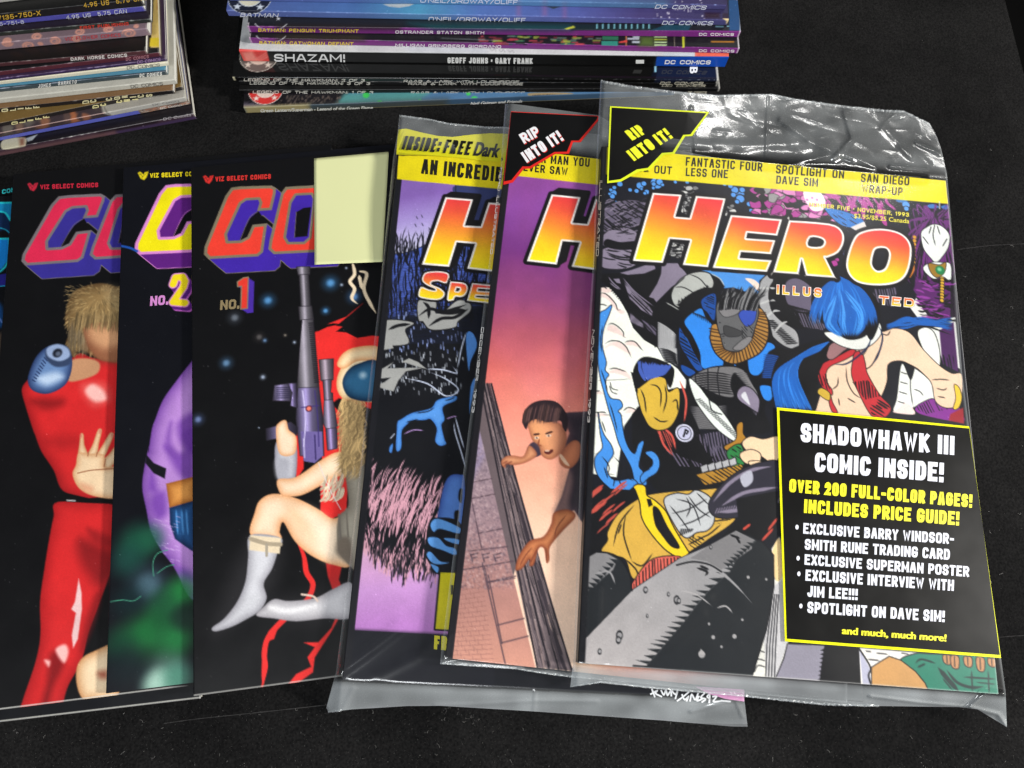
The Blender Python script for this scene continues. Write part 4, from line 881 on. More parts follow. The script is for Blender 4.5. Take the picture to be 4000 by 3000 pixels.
b.poly(cb((1840, 970), (1790, 1060), (1700, 1200), (1690, 1280), (1600, 1345), (1555, 1346), (1600, 1290), (1680, 1250), (1660, 1200), (1700, 1145), (1640, 1120), (1720, 1118), (1790, 1040), (1815, 980)), RED, soft=.6)
# cream ribbons (an abstract bent form) and pale grey swooshes with an airbrushed glow
CR1, CR2 = (244, 218, 188), (222, 160, 112)
for q in (((1340, 560), (1520, 600), (1450, 880), (1300, 1010), (1150, 1060)), ((1500, 900), (1700, 860), (1850, 820), (1850, 990), (1600, 1010))): b.poly(cb(*q), (120, 116, 120), sm=True, soft=12, alpha=.2)
b.poly(cb((1355, 540), (1375, 420), (1405, 350), (1480, 316), (1600, 340), (1720, 400), (1800, 450), (1900, 420), (1900, 690), (1800, 700), (1680, 650), (1590, 570), (1530, 470), (1510, 520), (1512, 560)), round_ink(CR1, CR2, 6), sm=True, soft=.6)
b.poly(cb((1550, 380), (1700, 460), (1700, 580), (1600, 500)), (228, 176, 130), sm=True, soft=10, alpha=.6); b.poly(cb((1640, 400), (1790, 500), (1790, 660), (1720, 600)), (250, 230, 206), sm=True, soft=10, alpha=.7)
b.poly(cb((1352, 540), (1518, 555), (1500, 630), (1470, 720), (1425, 800), (1440, 880), (1400, 950), (1320, 1000), (1250, 1035), (1165, 1060), (1145, 1040), (1210, 990), (1280, 900), (1325, 790), (1340, 660)), round_ink((206, 206, 212), (146, 144, 152), 5), sm=True, soft=.6)
b.poly(cb((1352, 540), (1518, 555), (1510, 640), (1346, 620)), (224, 206, 176), soft=.6); b.line(cb((1354, 560), (1440, 585), (1515, 590)), 1.8, (166, 152, 130)); b.line(cb((1440, 590), (1440, 650)), 1.2, (160, 150, 134))
b.poly(cb((1385, 975), (1420, 930), (1480, 885), (1560, 895), (1700, 880), (1800, 830), (1900, 800), (1900, 980), (1750, 990), (1600, 1005), (1480, 990)), round_ink((208, 206, 210), (150, 146, 152), 5), sm=True, soft=.6); b.line(cb((1460, 930), (1560, 950), (1700, 920)), 1.6, (236, 234, 236), soft=2); b.line(cb((1630, 860), (1690, 870), (1715, 895)), .9, (214, 190, 176))
b.poly(cb((1490, 40), (1595, 40), (1600, 210), (1570, 245), (1500, 235)), round_ink((196, 196, 204), (130, 128, 142), 4), sm=True, soft=.6); b.poly(cb((1490, 130), (1560, 140), (1550, 240), (1495, 230)), (170, 170, 180), sm=True, soft=3)
b.poly(cb((1500, 240), (1600, 225), (1740, 130), (1830, 90), (1900, 120), (1900, 190), (1790, 240), (1640, 320), (1550, 330), (1510, 310)), round_ink(CR1, CR2, 5), sm=True, soft=.6)
b.poly(cb((1860, 100), (1960, 60), (1960, 700), (1850, 660), (1820, 560), (1830, 440), (1880, 380), (1870, 250)), round_ink((184, 176, 160), (120, 112, 100), 8), sm=True, soft=.8); b.poly(cb((1830, 560), (1890, 560), (1900, 690), (1820, 640)), (120, 108, 96), sm=True, soft=3); b.line(cb((1830, 430), (1840, 560)), .8, (120, 112, 104)); b.line(cb((1870, 400), (1880, 550)), .8, (130, 122, 110))
# golden strands
for _ in range(520):
    x, y = rng.uniform(1870, 1985), rng.uniform(1345, 1700); l = rng.uniform(60, 170); k = rng.uniform(-40, 10)
    b.line(ca((x, y), (x - 26 + k * .3, y + l * .4), (x - 12 + k, y + l * .75), (x - 50 + k, y + l)), rng.uniform(.25, .6), tuple(np.array((230, 192, 132)) * rng.uniform(.55, 1.08)), taper=(.2, 0), alpha=.9)
for _ in range(50):
    x, y = rng.uniform(1745, 1850), rng.uniform(240, 350); b.line(cb((x + 10, y - 40), (x, y), (x - 25, y + 20)), .7, tuple(np.array((240, 220, 190)) * rng.uniform(.7, 1.02)), taper=(.2, 0))
# blue orb in a cream ring
b.poly(ca((1818, 1330), (1830, 1250), (1880, 1180), (1960, 1140), (2040, 1130), (2040, 1390), (1920, 1400), (1850, 1390)), round_ink((236, 214, 176), (206, 160, 110), 4), sm=True, soft=.6)
b.poly(ca((1820, 1210), (1850, 1150), (1920, 1115), (2040, 1110), (2040, 1180), (1930, 1190), (1860, 1230)), round_ink((238, 212, 170), (214, 150, 100), 4), sm=True, soft=.6)
b.poly(ca((1850, 1320), (1870, 1250), (1930, 1205), (2040, 1195), (2040, 1390), (1900, 1392)), round_ink((54, 110, 150), (20, 44, 70), 6), sm=True, soft=.6); b.blob(*ca((1960, 1266))[0], 1.6, (170, 200, 220), 3)
# cream flourishes at the top
for q in (((1905, 664), (1915, 720), (1890, 760), (1915, 800), (1900, 850), (1930, 880)), ((1945, 705), (1980, 720), (1965, 800), (2000, 880), (2030, 930)), ((1940, 730), (1955, 800))): b.line(ca(*q), 1.7, (226, 206, 176), taper=(.5, .2))
# the gun metal column
def tube(pts, c=(142, 136, 148), e=(40, 36, 44)): b.poly(ca(*pts), e, grow=.3); q = b.c(ca(*pts)); x0, x1 = q[:, 1].min(), q[:, 1].max(); b.cv.poly(q, grad((0, x0), (0, x1), (0, np.array(c) * .35), (.25, np.array(c) * .9), (.4, np.minimum(255, np.array(c) * 1.25)), (.6, np.array(c) * .7), (1, np.array(c) * .3)))
tube([(1602, 682), (1673, 680), (1670, 722), (1612, 724)]); tube([(1617, 724), (1664, 722), (1676, 895), (1627, 897)]); tube([(1614, 897), (1682, 893), (1692, 965), (1620, 967)]); tube([(1634, 967), (1690, 965), (1722, 1332), (1606, 1336), (1622, 1100)])
tube([(1610, 1336), (1722, 1332), (1742, 1500), (1748, 1700), (1622, 1700), (1600, 1500)], (136, 124, 170)); tube([(1724, 1184), (1800, 1178), (1798, 1290), (1734, 1294)], (150, 136, 150)); tube([(1744, 1294), (1790, 1290), (1784, 1360), (1796, 1364), (1796, 1400), (1752, 1402), (1750, 1362)], (140, 128, 150)); tube([(1752, 1402), (1796, 1400), (1808, 1460), (1820, 1540), (1800, 1560), (1762, 1556), (1746, 1520)], (150, 138, 168)); tube([(1760, 1556), (1818, 1552), (1820, 1660), (1770, 1670)], (140, 124, 170))
tube([(1484, 1322), (1560, 1312), (1580, 1330), (1566, 1404), (1474, 1402)], (128, 118, 156)); tube([(1556, 1312), (1600, 1310), (1604, 1440), (1570, 1430), (1580, 1360)], (134, 120, 170)); tube([(1438, 1556), (1570, 1520), (1606, 1550), (1600, 1590), (1440, 1616)], (104, 96, 130))
b.poly(cb((1625, -20), (1740, -20), (1745, 110), (1700, 150), (1640, 140)), (112, 98, 158), sm=False); b.line(cb((1640, 20), (1645, 120)), .6, (190, 180, 220)); b.line(cb((1700, 0), (1705, 130)), .6, (50, 40, 90))
for i in range(30): b.line(ca((1668 + i * 1.1, 985 + i * 11), (1694 + i * 1.0, 983 + i * 11)), .5, (26, 24, 30), sm=False)
for i in range(6): b.line(ca((1494, 1334 + i * 11), (1564, 1332 + i * 11)), .4, (40, 36, 60), sm=False)
b.line(ca((1634, 1350), (1650, 1500), (1640, 1650)), .5, (206, 196, 236)); b.line(ca((1700, 1350), (1716, 1500), (1722, 1650)), .5, (60, 48, 110)); b.line(ca((1628, 1440), (1720, 1430)), .5, (60, 48, 110)); b.blob(*ca((1668, 1446))[0], 1.6, (90, 40, 60), .6); b.blob(*ca((1668, 1446))[0], 1.0, (230, 120, 100), .6)
b.poly(ca((1490, 1560), (1510, 1520), (1545, 1510), (1560, 1560), (1600, 1600), (1590, 1690), (1510, 1690)), round_ink(CR1, CR2, 3), sm=True, soft=.5)
b.line(cb((1720, 150), (1780, 290), (1840, 400)), .35, (220, 210, 210))
b.cv.stroke([(b.W - .25, 3), (b.W - .25, 128)], .45, (206, 204, 198)); b.wear((170, 168, 164), n=36, lo=.2, hi=.9)
for _ in range(40):
    q0, q1 = rng.uniform(0, 250), rng.uniform(4, 120); b.cv.stroke([(q0, q1), (q0 + .3, q1 + .3)], .25, (120, 118, 116), alpha=.5)
comic1 = b
b.build('comic_book', 'black comic with a pale yellow note on it, red orange title capitals and red flame', 'comic book', GR_C)
T = Lettering(); T.sign('VIZ SELECT COMICS', ca((1163, 220))[0], ca((1463, 205))[0], (0, -19), (204, 50, 46), b.on_cover, .25, .14); T.sign('NO.', ca((1188, 914))[0], ca((1292, 906))[0], (2, -38), (136, 120, 88), b.on_cover, .24, .1); T.build('lettering', b.root)

# ------------------------------------------------------------------ the sticky note
nz = lambda p, dz: hits(p, comic1.top + comic1.en * dz, comic1.en)
V, nu, nv = [], 24, 34
TLn, TRn, BRn, BLn = [np.array(q, float) for q in ((1227, 619), (1519, 593), (1494, 1023), (1229, 1034))]
for j in range(nv):
    t = j / (nv - 1)
    for i in range(nu):
        s_ = i / (nu - 1); p = (TLn * (1 - s_) + TRn * s_) * (1 - t) + (BLn * (1 - s_) + BRn * s_) * t
        V.append(nz([p], .15 + 4.5 * max(0, t - .25) ** 2 + .25 * math.sin(s_ * 3) * t)[0])
g = grid_faces(nu, nv)
note = mesh_obj('sticky_note', V, g[:, ::-1], M_NOTE); note['label'] = 'blank pale yellow sticky note on the black comic'; note['category'] = 'sticky note'
sm_ = note.modifiers.new('thickness', 'SOLIDIFY'); sm_.thickness = 0.0001; sm_.offset = 1

# ------------------------------------------------------------------ the three bagged magazines
G_ = cr(1300, 420, 1200); H_ = cr(1200, 1300, 1300, 2157); I_ = cr(2200, 1000, 1800); J_ = cr(2200, 1900, 1800); K_ = cr(1200, 2200, 1800); Q_ = cr(2300, 250, 1700); N_ = cr(2900, 1500, 1100, 1521)
R_ = cr(2250, 480, 600)
TM = 7.5
def mast(b, rings, top, bot, shadow=None, white=.95, black=1.9):
    rg = Rings(rings) if len(rings) > 1 else rings[0]
    q = Rings([b.c(r) for r in rings]) if len(rings) > 1 else b.c(rings[0])
    if shadow is not None:
        for k in np.linspace(0, 1, 7): b.cv.poly((Rings([b.c([(x + shadow[0] * k, y + shadow[1] * k) for x, y in r]) for r in rings]) if len(rings) > 1 else b.c([(x + shadow[0] * k, y + shadow[1] * k) for x, y in rings[0]])), (16, 14, 18), grow=white + .3)
    b.cv.poly(q, (16, 14, 18), grow=black); b.cv.poly(q, (246, 240, 236), grow=0)
    b.cv.poly(q, grad(b.c([top])[0], b.c([bot])[0], (0, (226, 58, 62)), (.2, (228, 84, 58)), (.5, (238, 150, 48)), (.72, (244, 196, 34)), (1, (244, 226, 26))), grow=-white)
def bevel_spine(b, col=(20, 20, 26)): b.band(-1, 400, -1, TM + 3.2, col)

# --- the lowest bagged magazine (black hand drawn field cover)
tilt = 0.041
b = fan_book((1556, 597), (1335, 2655), 18.5, TM, tilt, 171, fine=.42, d_vis=(0, 84), base=(16, 17, 24)); mag1 = b
sky = G_((440, 500), (1250, 560), (1250, 1300), (360, 1300))
b.poly(sky, grad(b.c(G_((560, 640)))[0], b.c(G_((640, 1040)))[0], (0, (132, 98, 176)), (.45, (166, 148, 208)), (1, (206, 208, 232))))
b.poly(G_((885, 560), (1260, 590), (1260, 820), (1060, 830), (960, 780), (905, 690)), (50, 58, 104), sm=True); b.line(G_((885, 560), (890, 640), (930, 740), (1000, 810)), .4, (20, 20, 30))
hill = G_((398, 1056), (500, 1050), (600, 1020), (700, 970), (760, 930), (1100, 900), (1260, 900), (1260, 1700), (320, 1700))
b.poly(hill, (74, 98, 190)); b.line(G_((398, 1056), (500, 1050), (600, 1020), (700, 970)), .45, (20, 22, 40))
for _ in range(420):                           # reeds against the hill
    x, y = rng.uniform(340, 1200), rng.uniform(1020, 1560); l = rng.uniform(60, 190)
    b.line(G_((x, y), (x + rng.normal(0, 10), y - l * .5), (x + rng.normal(0, 16), y - l)), rng.uniform(.3, .75), (14, 14, 22), taper=(.5, 0))
for x in (440, 490, 545, 560, 610, 640, 685, 700): b.line(G_((x, 1080), (x + rng.uniform(-6, 10), 960), (x + rng.uniform(-14, 14), rng.uniform(860, 940))), .4, (20, 20, 30), taper=(1, 0))
for x, y in ((600, 780), (590, 835), (636, 770), (600, 900), (640, 830), (690, 860), (605, 935), (675, 940)): b.line(G_((x, y), (x + 12, y + 26)), .35, (30, 30, 44), taper=(.2, .2))
for i in range(46): y = 1090 + i * 12; b.line(G_((340, y + 40), (800, y + rng.uniform(-10, 10)), (1240, y + 10)), .3, (14, 14, 22), alpha=.5 + .4 * (i > 20), sm=False)
b.poly(H_((480, -80), (640, -120), (1200, -200), (1200, 1700), (250, 1700), (330, 1000), (440, 150)), (14, 15, 21), soft=6, alpha=.9)
b.poly(K_((200, -800), (1400, -800), (1400, 300), (180, 300)), (14, 15, 21))
for _ in range(230):                           # rain of pale flecks
    x, y = rng.uniform(450, 1010), rng.uniform(-140, 390); l = rng.uniform(8, 26)
    b.line(H_((x, y), (x + 1, y + l)), rng.uniform(.3, .65), (150, 168, 226) if y < 120 else (190, 196, 206), sm=False, alpha=rng.uniform(.4, 1))
GRY = (160, 160, 158)
for q in (((610, 1420), (640, 1380), (730, 1370), (745, 1420), (740, 1480), (800, 1470), (900, 1390), (985, 1410), (985, 1470), (900, 1540), (880, 1580), (760, 1600), (690, 1590), (650, 1540), (620, 1530)), ((340, 1580), (400, 1530), (580, 1550), (520, 1600), (540, 1700), (340, 1700))): ink(b, G_(*q), GRY, .5)
for q in (((620, 1500), (700, 1450), (800, 1470), (960, 1420)), ((690, 1575), (780, 1520), (880, 1510), (975, 1450)), ((650, 1400), (690, 1440), (690, 1520)), ((400, 1600), (470, 1570), (560, 1560))): b.line(G_(*q), 1.6, (18, 18, 22), taper=(.1, .1))
for q in (((760, 1480), (880, 1445), (960, 1462), (860, 1492)),): b.poly(G_(*q), (18, 18, 22), sm=True)
for q in (((440, 260), (560, 190), (520, 230), (760, 225), (640, 250), (590, 310), (560, 380), (430, 345), (500, 320), (540, 290), (440, 300)), ((610, 190), (660, 165), (720, 190), (775, 235), (700, 215), (640, 195)), ((470, 0), (625, -20), (630, 30), (590, 70), (540, 50), (560, 100), (450, 120), (500, 60))): b.poly(H_(*q), GRY, soft=.5)
WHT = (206, 214, 236)
for q in (((775, 235), (880, 240), (970, 262), (940, 215)), ((640, 295), (780, 330), (900, 410), (980, 370), (900, 300), (780, 250)), ((950, 580), (960, 650), (1000, 780), (1030, 890)), ((960, 545), (985, 640), (1020, 760)), ((1030, 0), (1000, 100), (975, 230))): b.line(H_(*q), .6, WHT, taper=(.3, .1))
BL = (86, 148, 222)
for q in (((610, 560), (680, 520), (800, 490), (840, 440), (900, 420), (965, 410), (960, 440), (880, 480), (890, 560), (870, 600), (890, 690), (900, 720), (860, 732), (830, 700), (840, 620), (800, 560), (760, 565), (680, 570), (640, 600), (612, 640), (610, 740), (585, 770), (575, 740), (580, 650), (585, 580)), ((535, 740), (555, 720), (548, 775), (532, 770))): b.poly(H_(*q), round_ink(BL, (60, 120, 200), 2), sm=True, soft=.5)
for q in (((700, 520), (780, 510), (830, 480)), ((890, 440), (930, 430), (960, 415)), ((640, 580), (720, 560))): b.line(H_(*q), .5, (16, 18, 26), taper=(.1, .1))
b.line(H_((620, 660), (690, 630), (760, 635)), .5, (176, 140, 200), taper=(.1, .1)); b.line(H_((900, 560), (940, 545), (975, 540)), .5, (190, 150, 210), taper=(.1, .1)); b.line(H_((535, 690), (570, 650)), .4, WHT, taper=(.2, .2))
for q in (((1030, 20), (1070, 0), (1100, 80), (1060, 180), (1045, 240)), ((1060, 350), (1090, 300), (1060, 470), (1050, 520))): b.poly(H_(*q), (80, 136, 210), sm=True)
pk = (216, 160, 176)
for _ in range(300):                           # pale grass
    x = rng.uniform(320, 870); y = 1060 + (x - 330) * .45 + rng.normal(0, 110) ; y = max(y, 900 + (x - 400) * .35); l = rng.uniform(60, 170); k = rng.uniform(.2, .6)
    b.line(H_((x, y), (x + l * k * .35, y - l * .55), (x + l * k, y - l)), rng.uniform(.28, .62), pk, taper=(.5, 0))
pond = [*H_((318, 1180), (345, 1330), (420, 1420), (520, 1500), (640, 1540), (760, 1520), (1000, 1480)), *K_((740, 60), (720, 345), (180, 318), (190, 0))]
b.poly(pond, grad(b.c(K_((200, -60)))[0], b.c(K_((190, 320)))[0], (0, (206, 160, 190)), (.5, (196, 146, 204)), (1, (182, 122, 194))), soft=3)
for _ in range(420):
    x = rng.uniform(300, 860); y = np.interp(x, [318, 345, 420, 520, 640, 760, 1000], [1180, 1330, 1420, 1500, 1540, 1520, 1480]) + rng.normal(10, 50); l = rng.uniform(50, 140); k = rng.uniform(-.2, .5)
    b.line(H_((x, y), (x + l * k * .3, y - l * .5), (x + l * k, y - l)), rng.uniform(.28, .6), (18, 17, 26) if rng.random() < .6 else pk, taper=(.1, 0))
b.poly(H_((890, 980), (930, 925), (990, 920), (1020, 960), (1010, 1290), (850, 1260), (862, 1100)), round_ink((84, 128, 204), (56, 84, 160), 4), sm=True)   # a blue drop above drapery
for q in (((985, 1020), (1005, 1015), (1000, 1100), (980, 1080)), ((955, 1160), (985, 1155), (975, 1230), (955, 1220))): b.poly(H_(*q), (14, 15, 20), sm=True)
ink(b, H_((790, 1240), (840, 1200), (1000, 1250), (1000, 1560), (840, 1560), (800, 1500), (770, 1440), (776, 1330)), (14, 16, 24), .2)
for q in (((800, 1240), (850, 1205), (990, 1265), (980, 1300), (860, 1270), (820, 1290)), ((785, 1330), (850, 1330), (900, 1380), (960, 1400), (960, 1440), (880, 1410), (800, 1380)), ((775, 1440), (800, 1420), (860, 1480), (920, 1490), (860, 1500), (810, 1490)), ((800, 1500), (850, 1520), (840, 1555)), ((890, 1330), (980, 1340), (980, 1370), (910, 1350))): b.poly(H_(*q), (96, 158, 228), sm=True)
b.poly(K_((170, 318), (720, 346), (900, 345), (900, 720), (140, 720)), (20, 21, 29))
b.poly(G_((1210, 345), (1300, 352), (1300, 595), (445, 515), (462, 345)), (224, 206, 20)); bevel_spine(b, (22, 22, 28)); b.poly(G_((470, 345), (1260, 400), (1260, 590), (462, 515)), (226, 208, 20))
mast(b, [G_((812, 646), (1010, 662), (950, 850), (1065, 856), (1122, 684), (1310, 700), (1180, 1185), (968, 1160), (1025, 982), (893, 970), (838, 1146), (642, 1130))], G_((900, 650))[0], G_((850, 1150))[0], (24, -14))
V_ = cr(1750, 650, 300, 830)
for rings, p, q in (([smooth(G_((680, 1185), (770, 1180), (836, 1200), (818, 1265), (760, 1250), (715, 1255), (712, 1275), (770, 1300), (806, 1335), (790, 1372), (740, 1386), (640, 1372), (615, 1350), (635, 1292), (690, 1310), (735, 1318), (735, 1305), (680, 1280), (645, 1250), (650, 1210)), True, 3)], (740, 1185), (700, 1380)),):
    mast(b, rings, G_(p)[0], G_(q)[0], None, .6, 1.1)
mast(b, [smooth(V_((26, 1244), (30, 1244), (165, 1258), (208, 1290), (212, 1340), (180, 1394), (130, 1412), (80, 1408), (60, 1446), (56, 1446), (-12, 1440)), True, 3), V_((95, 1310), (125, 1315), (131, 1333), (110, 1352), (80, 1347))], V_((120, 1250))[0], V_((90, 1440))[0], None, .6, 1.1)
mast(b, [V_((262, 1262), (560, 1290), (560, 1335), (328, 1320), (322, 1345), (560, 1362), (550, 1408), (305, 1395), (300, 1412), (540, 1432), (530, 1490), (205, 1452))], V_((330, 1265))[0], V_((290, 1470))[0], None, .6, 1.1)
ink(b, K_((640, 45), (760, 47), (740, 322), (616, 315)), (206, 194, 26), .8, sm=False); b.poly(K_((690, 105), (702, 105), (700, 150), (690, 150)), (20, 18, 22))
x_ = [(1538 - .107 * (y - 640), y) for y in np.arange(1230, 1860, 7.5)]
for x, y in x_:
    if rng.random() < .8: b.line([(x - 3, y), (x + 6, y + 1)], .45, (210, 210, 214), sm=False)
b.build('magazine', 'bagged magazine with lilac sky, blue reeds and black field cover, lowest of three', 'magazine', 'bagged magazines overlapping at the front')
T = Lettering()
T.shape(K_((1860, 592), (2098, 606), (2098, 664), (2010, 652), (1930, 628)), (216, 150, 196), b.on_cover)
T.scrawl([K_(*q) for q in (((1655, 605), (1668, 640)), ((1650, 628), (1680, 612), (1672, 625), (1700, 640)), ((1700, 612), (1712, 632), (1722, 610), (1730, 634), (1745, 612), (1748, 636)), ((1752, 615), (1768, 630), (1778, 612), (1768, 648)), ((1778, 660), (1806, 640), (1830, 620)), ((1800, 632), (1812, 655), (1830, 640), (1822, 660)), ((1838, 660), (1846, 630), (1862, 655), (1876, 626)), ((1880, 640), (1872, 660), (1900, 650)), ((1905, 626), (1890, 645), (1912, 652), (1896, 666)), ((1930, 650), (1920, 640), (1932, 632), (1930, 668)), ((1948, 640), (1965, 640), (1950, 664), (1985, 662)), ((1990, 660), (2030, 664)))], 6.5, (226, 228, 232), b.on_cover, .12)
T.sign('AN INCREDIBLE', G_((635, 476))[0], G_((1330, 548))[0], (6, -58), (28, 26, 20), b.on_cover, .2, .12)
T.sign('FREE', K_((608, 413))[0], K_((740, 424))[0], (2, -54), (206, 196, 40), b.on_cover, .24, .12)
T.build('lettering', b.root)

# --- the middle bagged magazine (sunset and ledge cover)
b = fan_book((1980, 577), (1738, 2570), 24.1, TM, 0.041, 177, fine=.42, d_vis=(0, 84), base=(200, 120, 120)); mag2 = b
b.poly(smooth([(1800, 500), (2500, 560), (2500, 2700), (1600, 2700)], True, 1), grad(b.c([(2150, 690)])[0], b.c([(2050, 2500)])[0], (0, (140, 74, 158)), (.08, (136, 72, 160)), (.2, (112, 50, 122)), (.3, (140, 66, 118)), (.38, (176, 84, 100)), (.46, (206, 98, 96)), (.56, (232, 134, 118)), (.68, (246, 176, 148)), (.8, (248, 206, 178)), (1, (244, 212, 188))))
for _ in range(60): b.blob(rng.uniform(1900, 2350), rng.uniform(650, 1500), rng.uniform(4, 14), (150, 66, 120) if rng.random() < .5 else (196, 100, 130), 14, .10, .5)
b.poly(H_((1240, 300), (1700, 200), (1750, 900), (1400, 900)), (248, 176, 150), sm=True, soft=40, alpha=.3)
wall = [*H_((1110, 560), (1160, 740), (1215, 1000), (1290, 1350), (1340, 1600)), *K_((1110, 560), (1060, 620), (640, 620), (690, 150)), *H_((1000, 1000),)]
b.poly(wall, grad(b.c(H_((1120, 700)))[0], b.c(K_((760, 460)))[0], (0, (156, 138, 150)), (.4, (154, 126, 132)), (.7, (178, 128, 120)), (1, (204, 146, 128))))
b.poly([*H_((1105, 590), (1130, 600), (1150, 800), (1060, 1000)), *H_((1040, 1000),)], (150, 134, 160), soft=3)
led = [*H_((1132, 250), (1180, 420), (1240, 600), (1320, 850), (1440, 1250), (1560, 1659)), *K_((1150, 280), (1280, 515), (1110, 500), (1060, 320), (1000, 30)), *H_((1335, 1580), (1260, 1250), (1190, 940), (1110, 600), (1118, 400))]
b.poly(led, (104, 90, 94))
def lp(s, t): return tuple(np.array(H_((1122 + 60 * s * (1 - t) + s * 12, 330))[0]) * (1 - t) + np.array(K_((1105 + 165 * s, 500 + 14 * s))[0]) * t)
for s in np.linspace(.03, .97, 15):
    col = [(128, 112, 114), (52, 44, 52), (150, 130, 128), (70, 60, 68), (112, 98, 102)][int(rng.integers(5))]
    b.line([lp(s + rng.normal(0, .012), t) for t in np.linspace(0, 1, 7)], rng.uniform(.7, 1.6), col, alpha=.9, taper=(.4, 1))
for s in (0.0, .34, .62, 1.0): b.line([lp(s, t) for t in np.linspace(0, 1, 7)], .7, (26, 22, 30))
for _ in range(160):
    s, t = rng.random(), rng.random(); b.line([lp(s, t), lp(s + .03, min(1, t + .05))], .35, (170, 150, 150) if rng.random() < .4 else (24, 20, 28), sm=False, alpha=.5)
MOR = (78, 60, 70)
for q in (((1050, 972), (1195, 945)), ((1060, 1075), (1215, 1045)), ((1110, 1300), (1262, 1270)), ((1050, 1415), (1300, 1385)), ((985, 1540), (1335, 1480)), ((1170, 1618), (1345, 1590)), ((1050, 1010), (1130, 1395)), ((1150, 1520), (1180, 1660))): b.line(H_(*q), .55, MOR, sm=False, alpha=.85)
for q in (((870, 90), (1000, 62)), ((915, 297), (1040, 265)), ((935, 382), (1060, 350)), ((840, 0), (950, 480)), ((870, 60), (935, 385))): b.line(K_(*q), .6, MOR, sm=False, alpha=.85)
for i in range(26):                            # brick courses
    y = -60 + i * 23; x1 = 820 + i * 3.4
    b.line(K_((720 - i * 3, y + 42 - i * 1.0), (x1, y + 12)), .3, (132, 90, 86), sm=False, alpha=.55)
    for k in range(4):
        xx = 735 + ((i % 2) * .5 + k) * 40 - i * 2
        if xx < x1 - 12: b.line(K_((xx, y + 38 - k * 8), (xx + 5, y + 60 - k * 8)), .3, (132, 90, 86), sm=False, alpha=.5)
for i in range(3): b.line(H_((1060 + i * 75, 1440), (1072 + i * 75, 1480)), .6, MOR, sm=False); b.line(H_((1060 + i * 75, 1440), (1105 + i * 75, 1428)), .6, MOR, sm=False); b.line(H_((1066 + i * 75, 1462), (1100 + i * 75, 1454)), .5, MOR, sm=False)
for _ in range(2600):                          # airbrush grain on the stone
    x, y = rng.uniform(960, 1340), rng.uniform(560, 1659); q = H_((x, y))[0]
    if x < 1105 + (y - 560) * .215: b.blob(*q, rng.uniform(.25, .6), (90, 74, 88) if rng.random() < .6 else (216, 190, 190), .5, rng.uniform(.12, .3))
SK, SK2 = (234, 168, 122), (156, 90, 64)        # a painted man reaching out over the ledge
b.poly(H_((1420, 770), (1450, 715), (1520, 700), (1560, 740), (1500, 800), (1440, 800)), (62, 50, 66), sm=True)
b.poly(H_((1258, 830), (1290, 800), (1340, 795), (1400, 800), (1440, 730), (1490, 790), (1420, 840), (1340, 858), (1290, 850), (1285, 875), (1262, 860)), round_ink(SK, SK2, 4), sm=True, soft=.6)
for q in (((1262, 850), (1300, 828)), ((1275, 868), (1310, 840)), ((1300, 850), (1330, 830))): b.line(H_(*q), .4, (120, 60, 44), taper=(.1, .1))
b.poly(H_((1650, 520), (1700, 515), (1900, 505), (1900, 1250), (1790, 1240), (1730, 1150), (1670, 1180), (1600, 1170), (1650, 1060), (1700, 880), (1640, 800), (1700, 650)), round_ink((40, 32, 42), (70, 54, 64), 6), sm=False, soft=.7)
b.poly(H_((1600, 1160), (1640, 1080), (1670, 980), (1700, 900), (1720, 960), (1700, 1080), (1690, 1180)), (150, 116, 110), sm=True, soft=4, alpha=.7)
b.poly(H_((1640, 780), (1720, 700), (1770, 720), (1760, 820), (1700, 880), (1640, 850)), round_ink((196, 120, 84), SK2, 4), sm=True, soft=.7); b.poly(H_((1650, 790), (1700, 860), (1670, 850), (1635, 800)), (226, 190, 160), sm=True)
b.poly(H_((1432, 590), (1470, 540), (1560, 560), (1640, 590), (1680, 660), (1670, 740), (1620, 800), (1570, 822), (1520, 795), (1500, 730), (1462, 700), (1440, 640)), round_ink((230, 160, 114), (160, 96, 68), 5), sm=True, soft=.6)
b.poly(H_((1600, 600), (1680, 600), (1680, 740), (1620, 790), (1600, 700)), (116, 66, 56), sm=True, soft=8, alpha=.45); b.poly(H_((1450, 600), (1500, 600), (1530, 720), (1490, 700)), (236, 166, 112), sm=True, soft=5, alpha=.7)
b.poly(H_((1398, 590), (1396, 545), (1420, 490), (1470, 450), (1540, 436), (1610, 446), (1660, 490), (1690, 560), (1680, 640), (1655, 610), (1640, 570), (1560, 580), (1490, 560), (1440, 580), (1420, 625)), (40, 28, 34), sm=True)
for _ in range(60): x = rng.uniform(1420, 1660); b.line(H_((x, 450 + abs(x - 1540) * .3), (x - 16, 520), (x - 30, 590)), .5, tuple(np.array((110, 78, 76)) * rng.uniform(.3, 1.1)), taper=(.1, .1), alpha=.7)
for q, w, c in ((((1468, 660), (1505, 655)), .9, (60, 30, 28)), (((1545, 655), (1590, 640)), .9, (60, 30, 28)), (((1475, 682), (1500, 680)), 1.0, (230, 210, 190)), (((1550, 668), (1580, 665)), 1.0, (220, 196, 176)), (((1486, 682), (1491, 682)), .9, (50, 36, 40)), (((1562, 667), (1568, 667)), .9, (50, 36, 40)), (((1505, 690), (1498, 725), (1520, 732)), .6, (130, 64, 44)), (((1540, 770), (1565, 778), (1590, 760)), 1.5, (90, 34, 32)), (((1542, 765), (1570, 765)), .6, (230, 200, 180))): b.line(H_(*q), w, c, taper=(.4, .4))
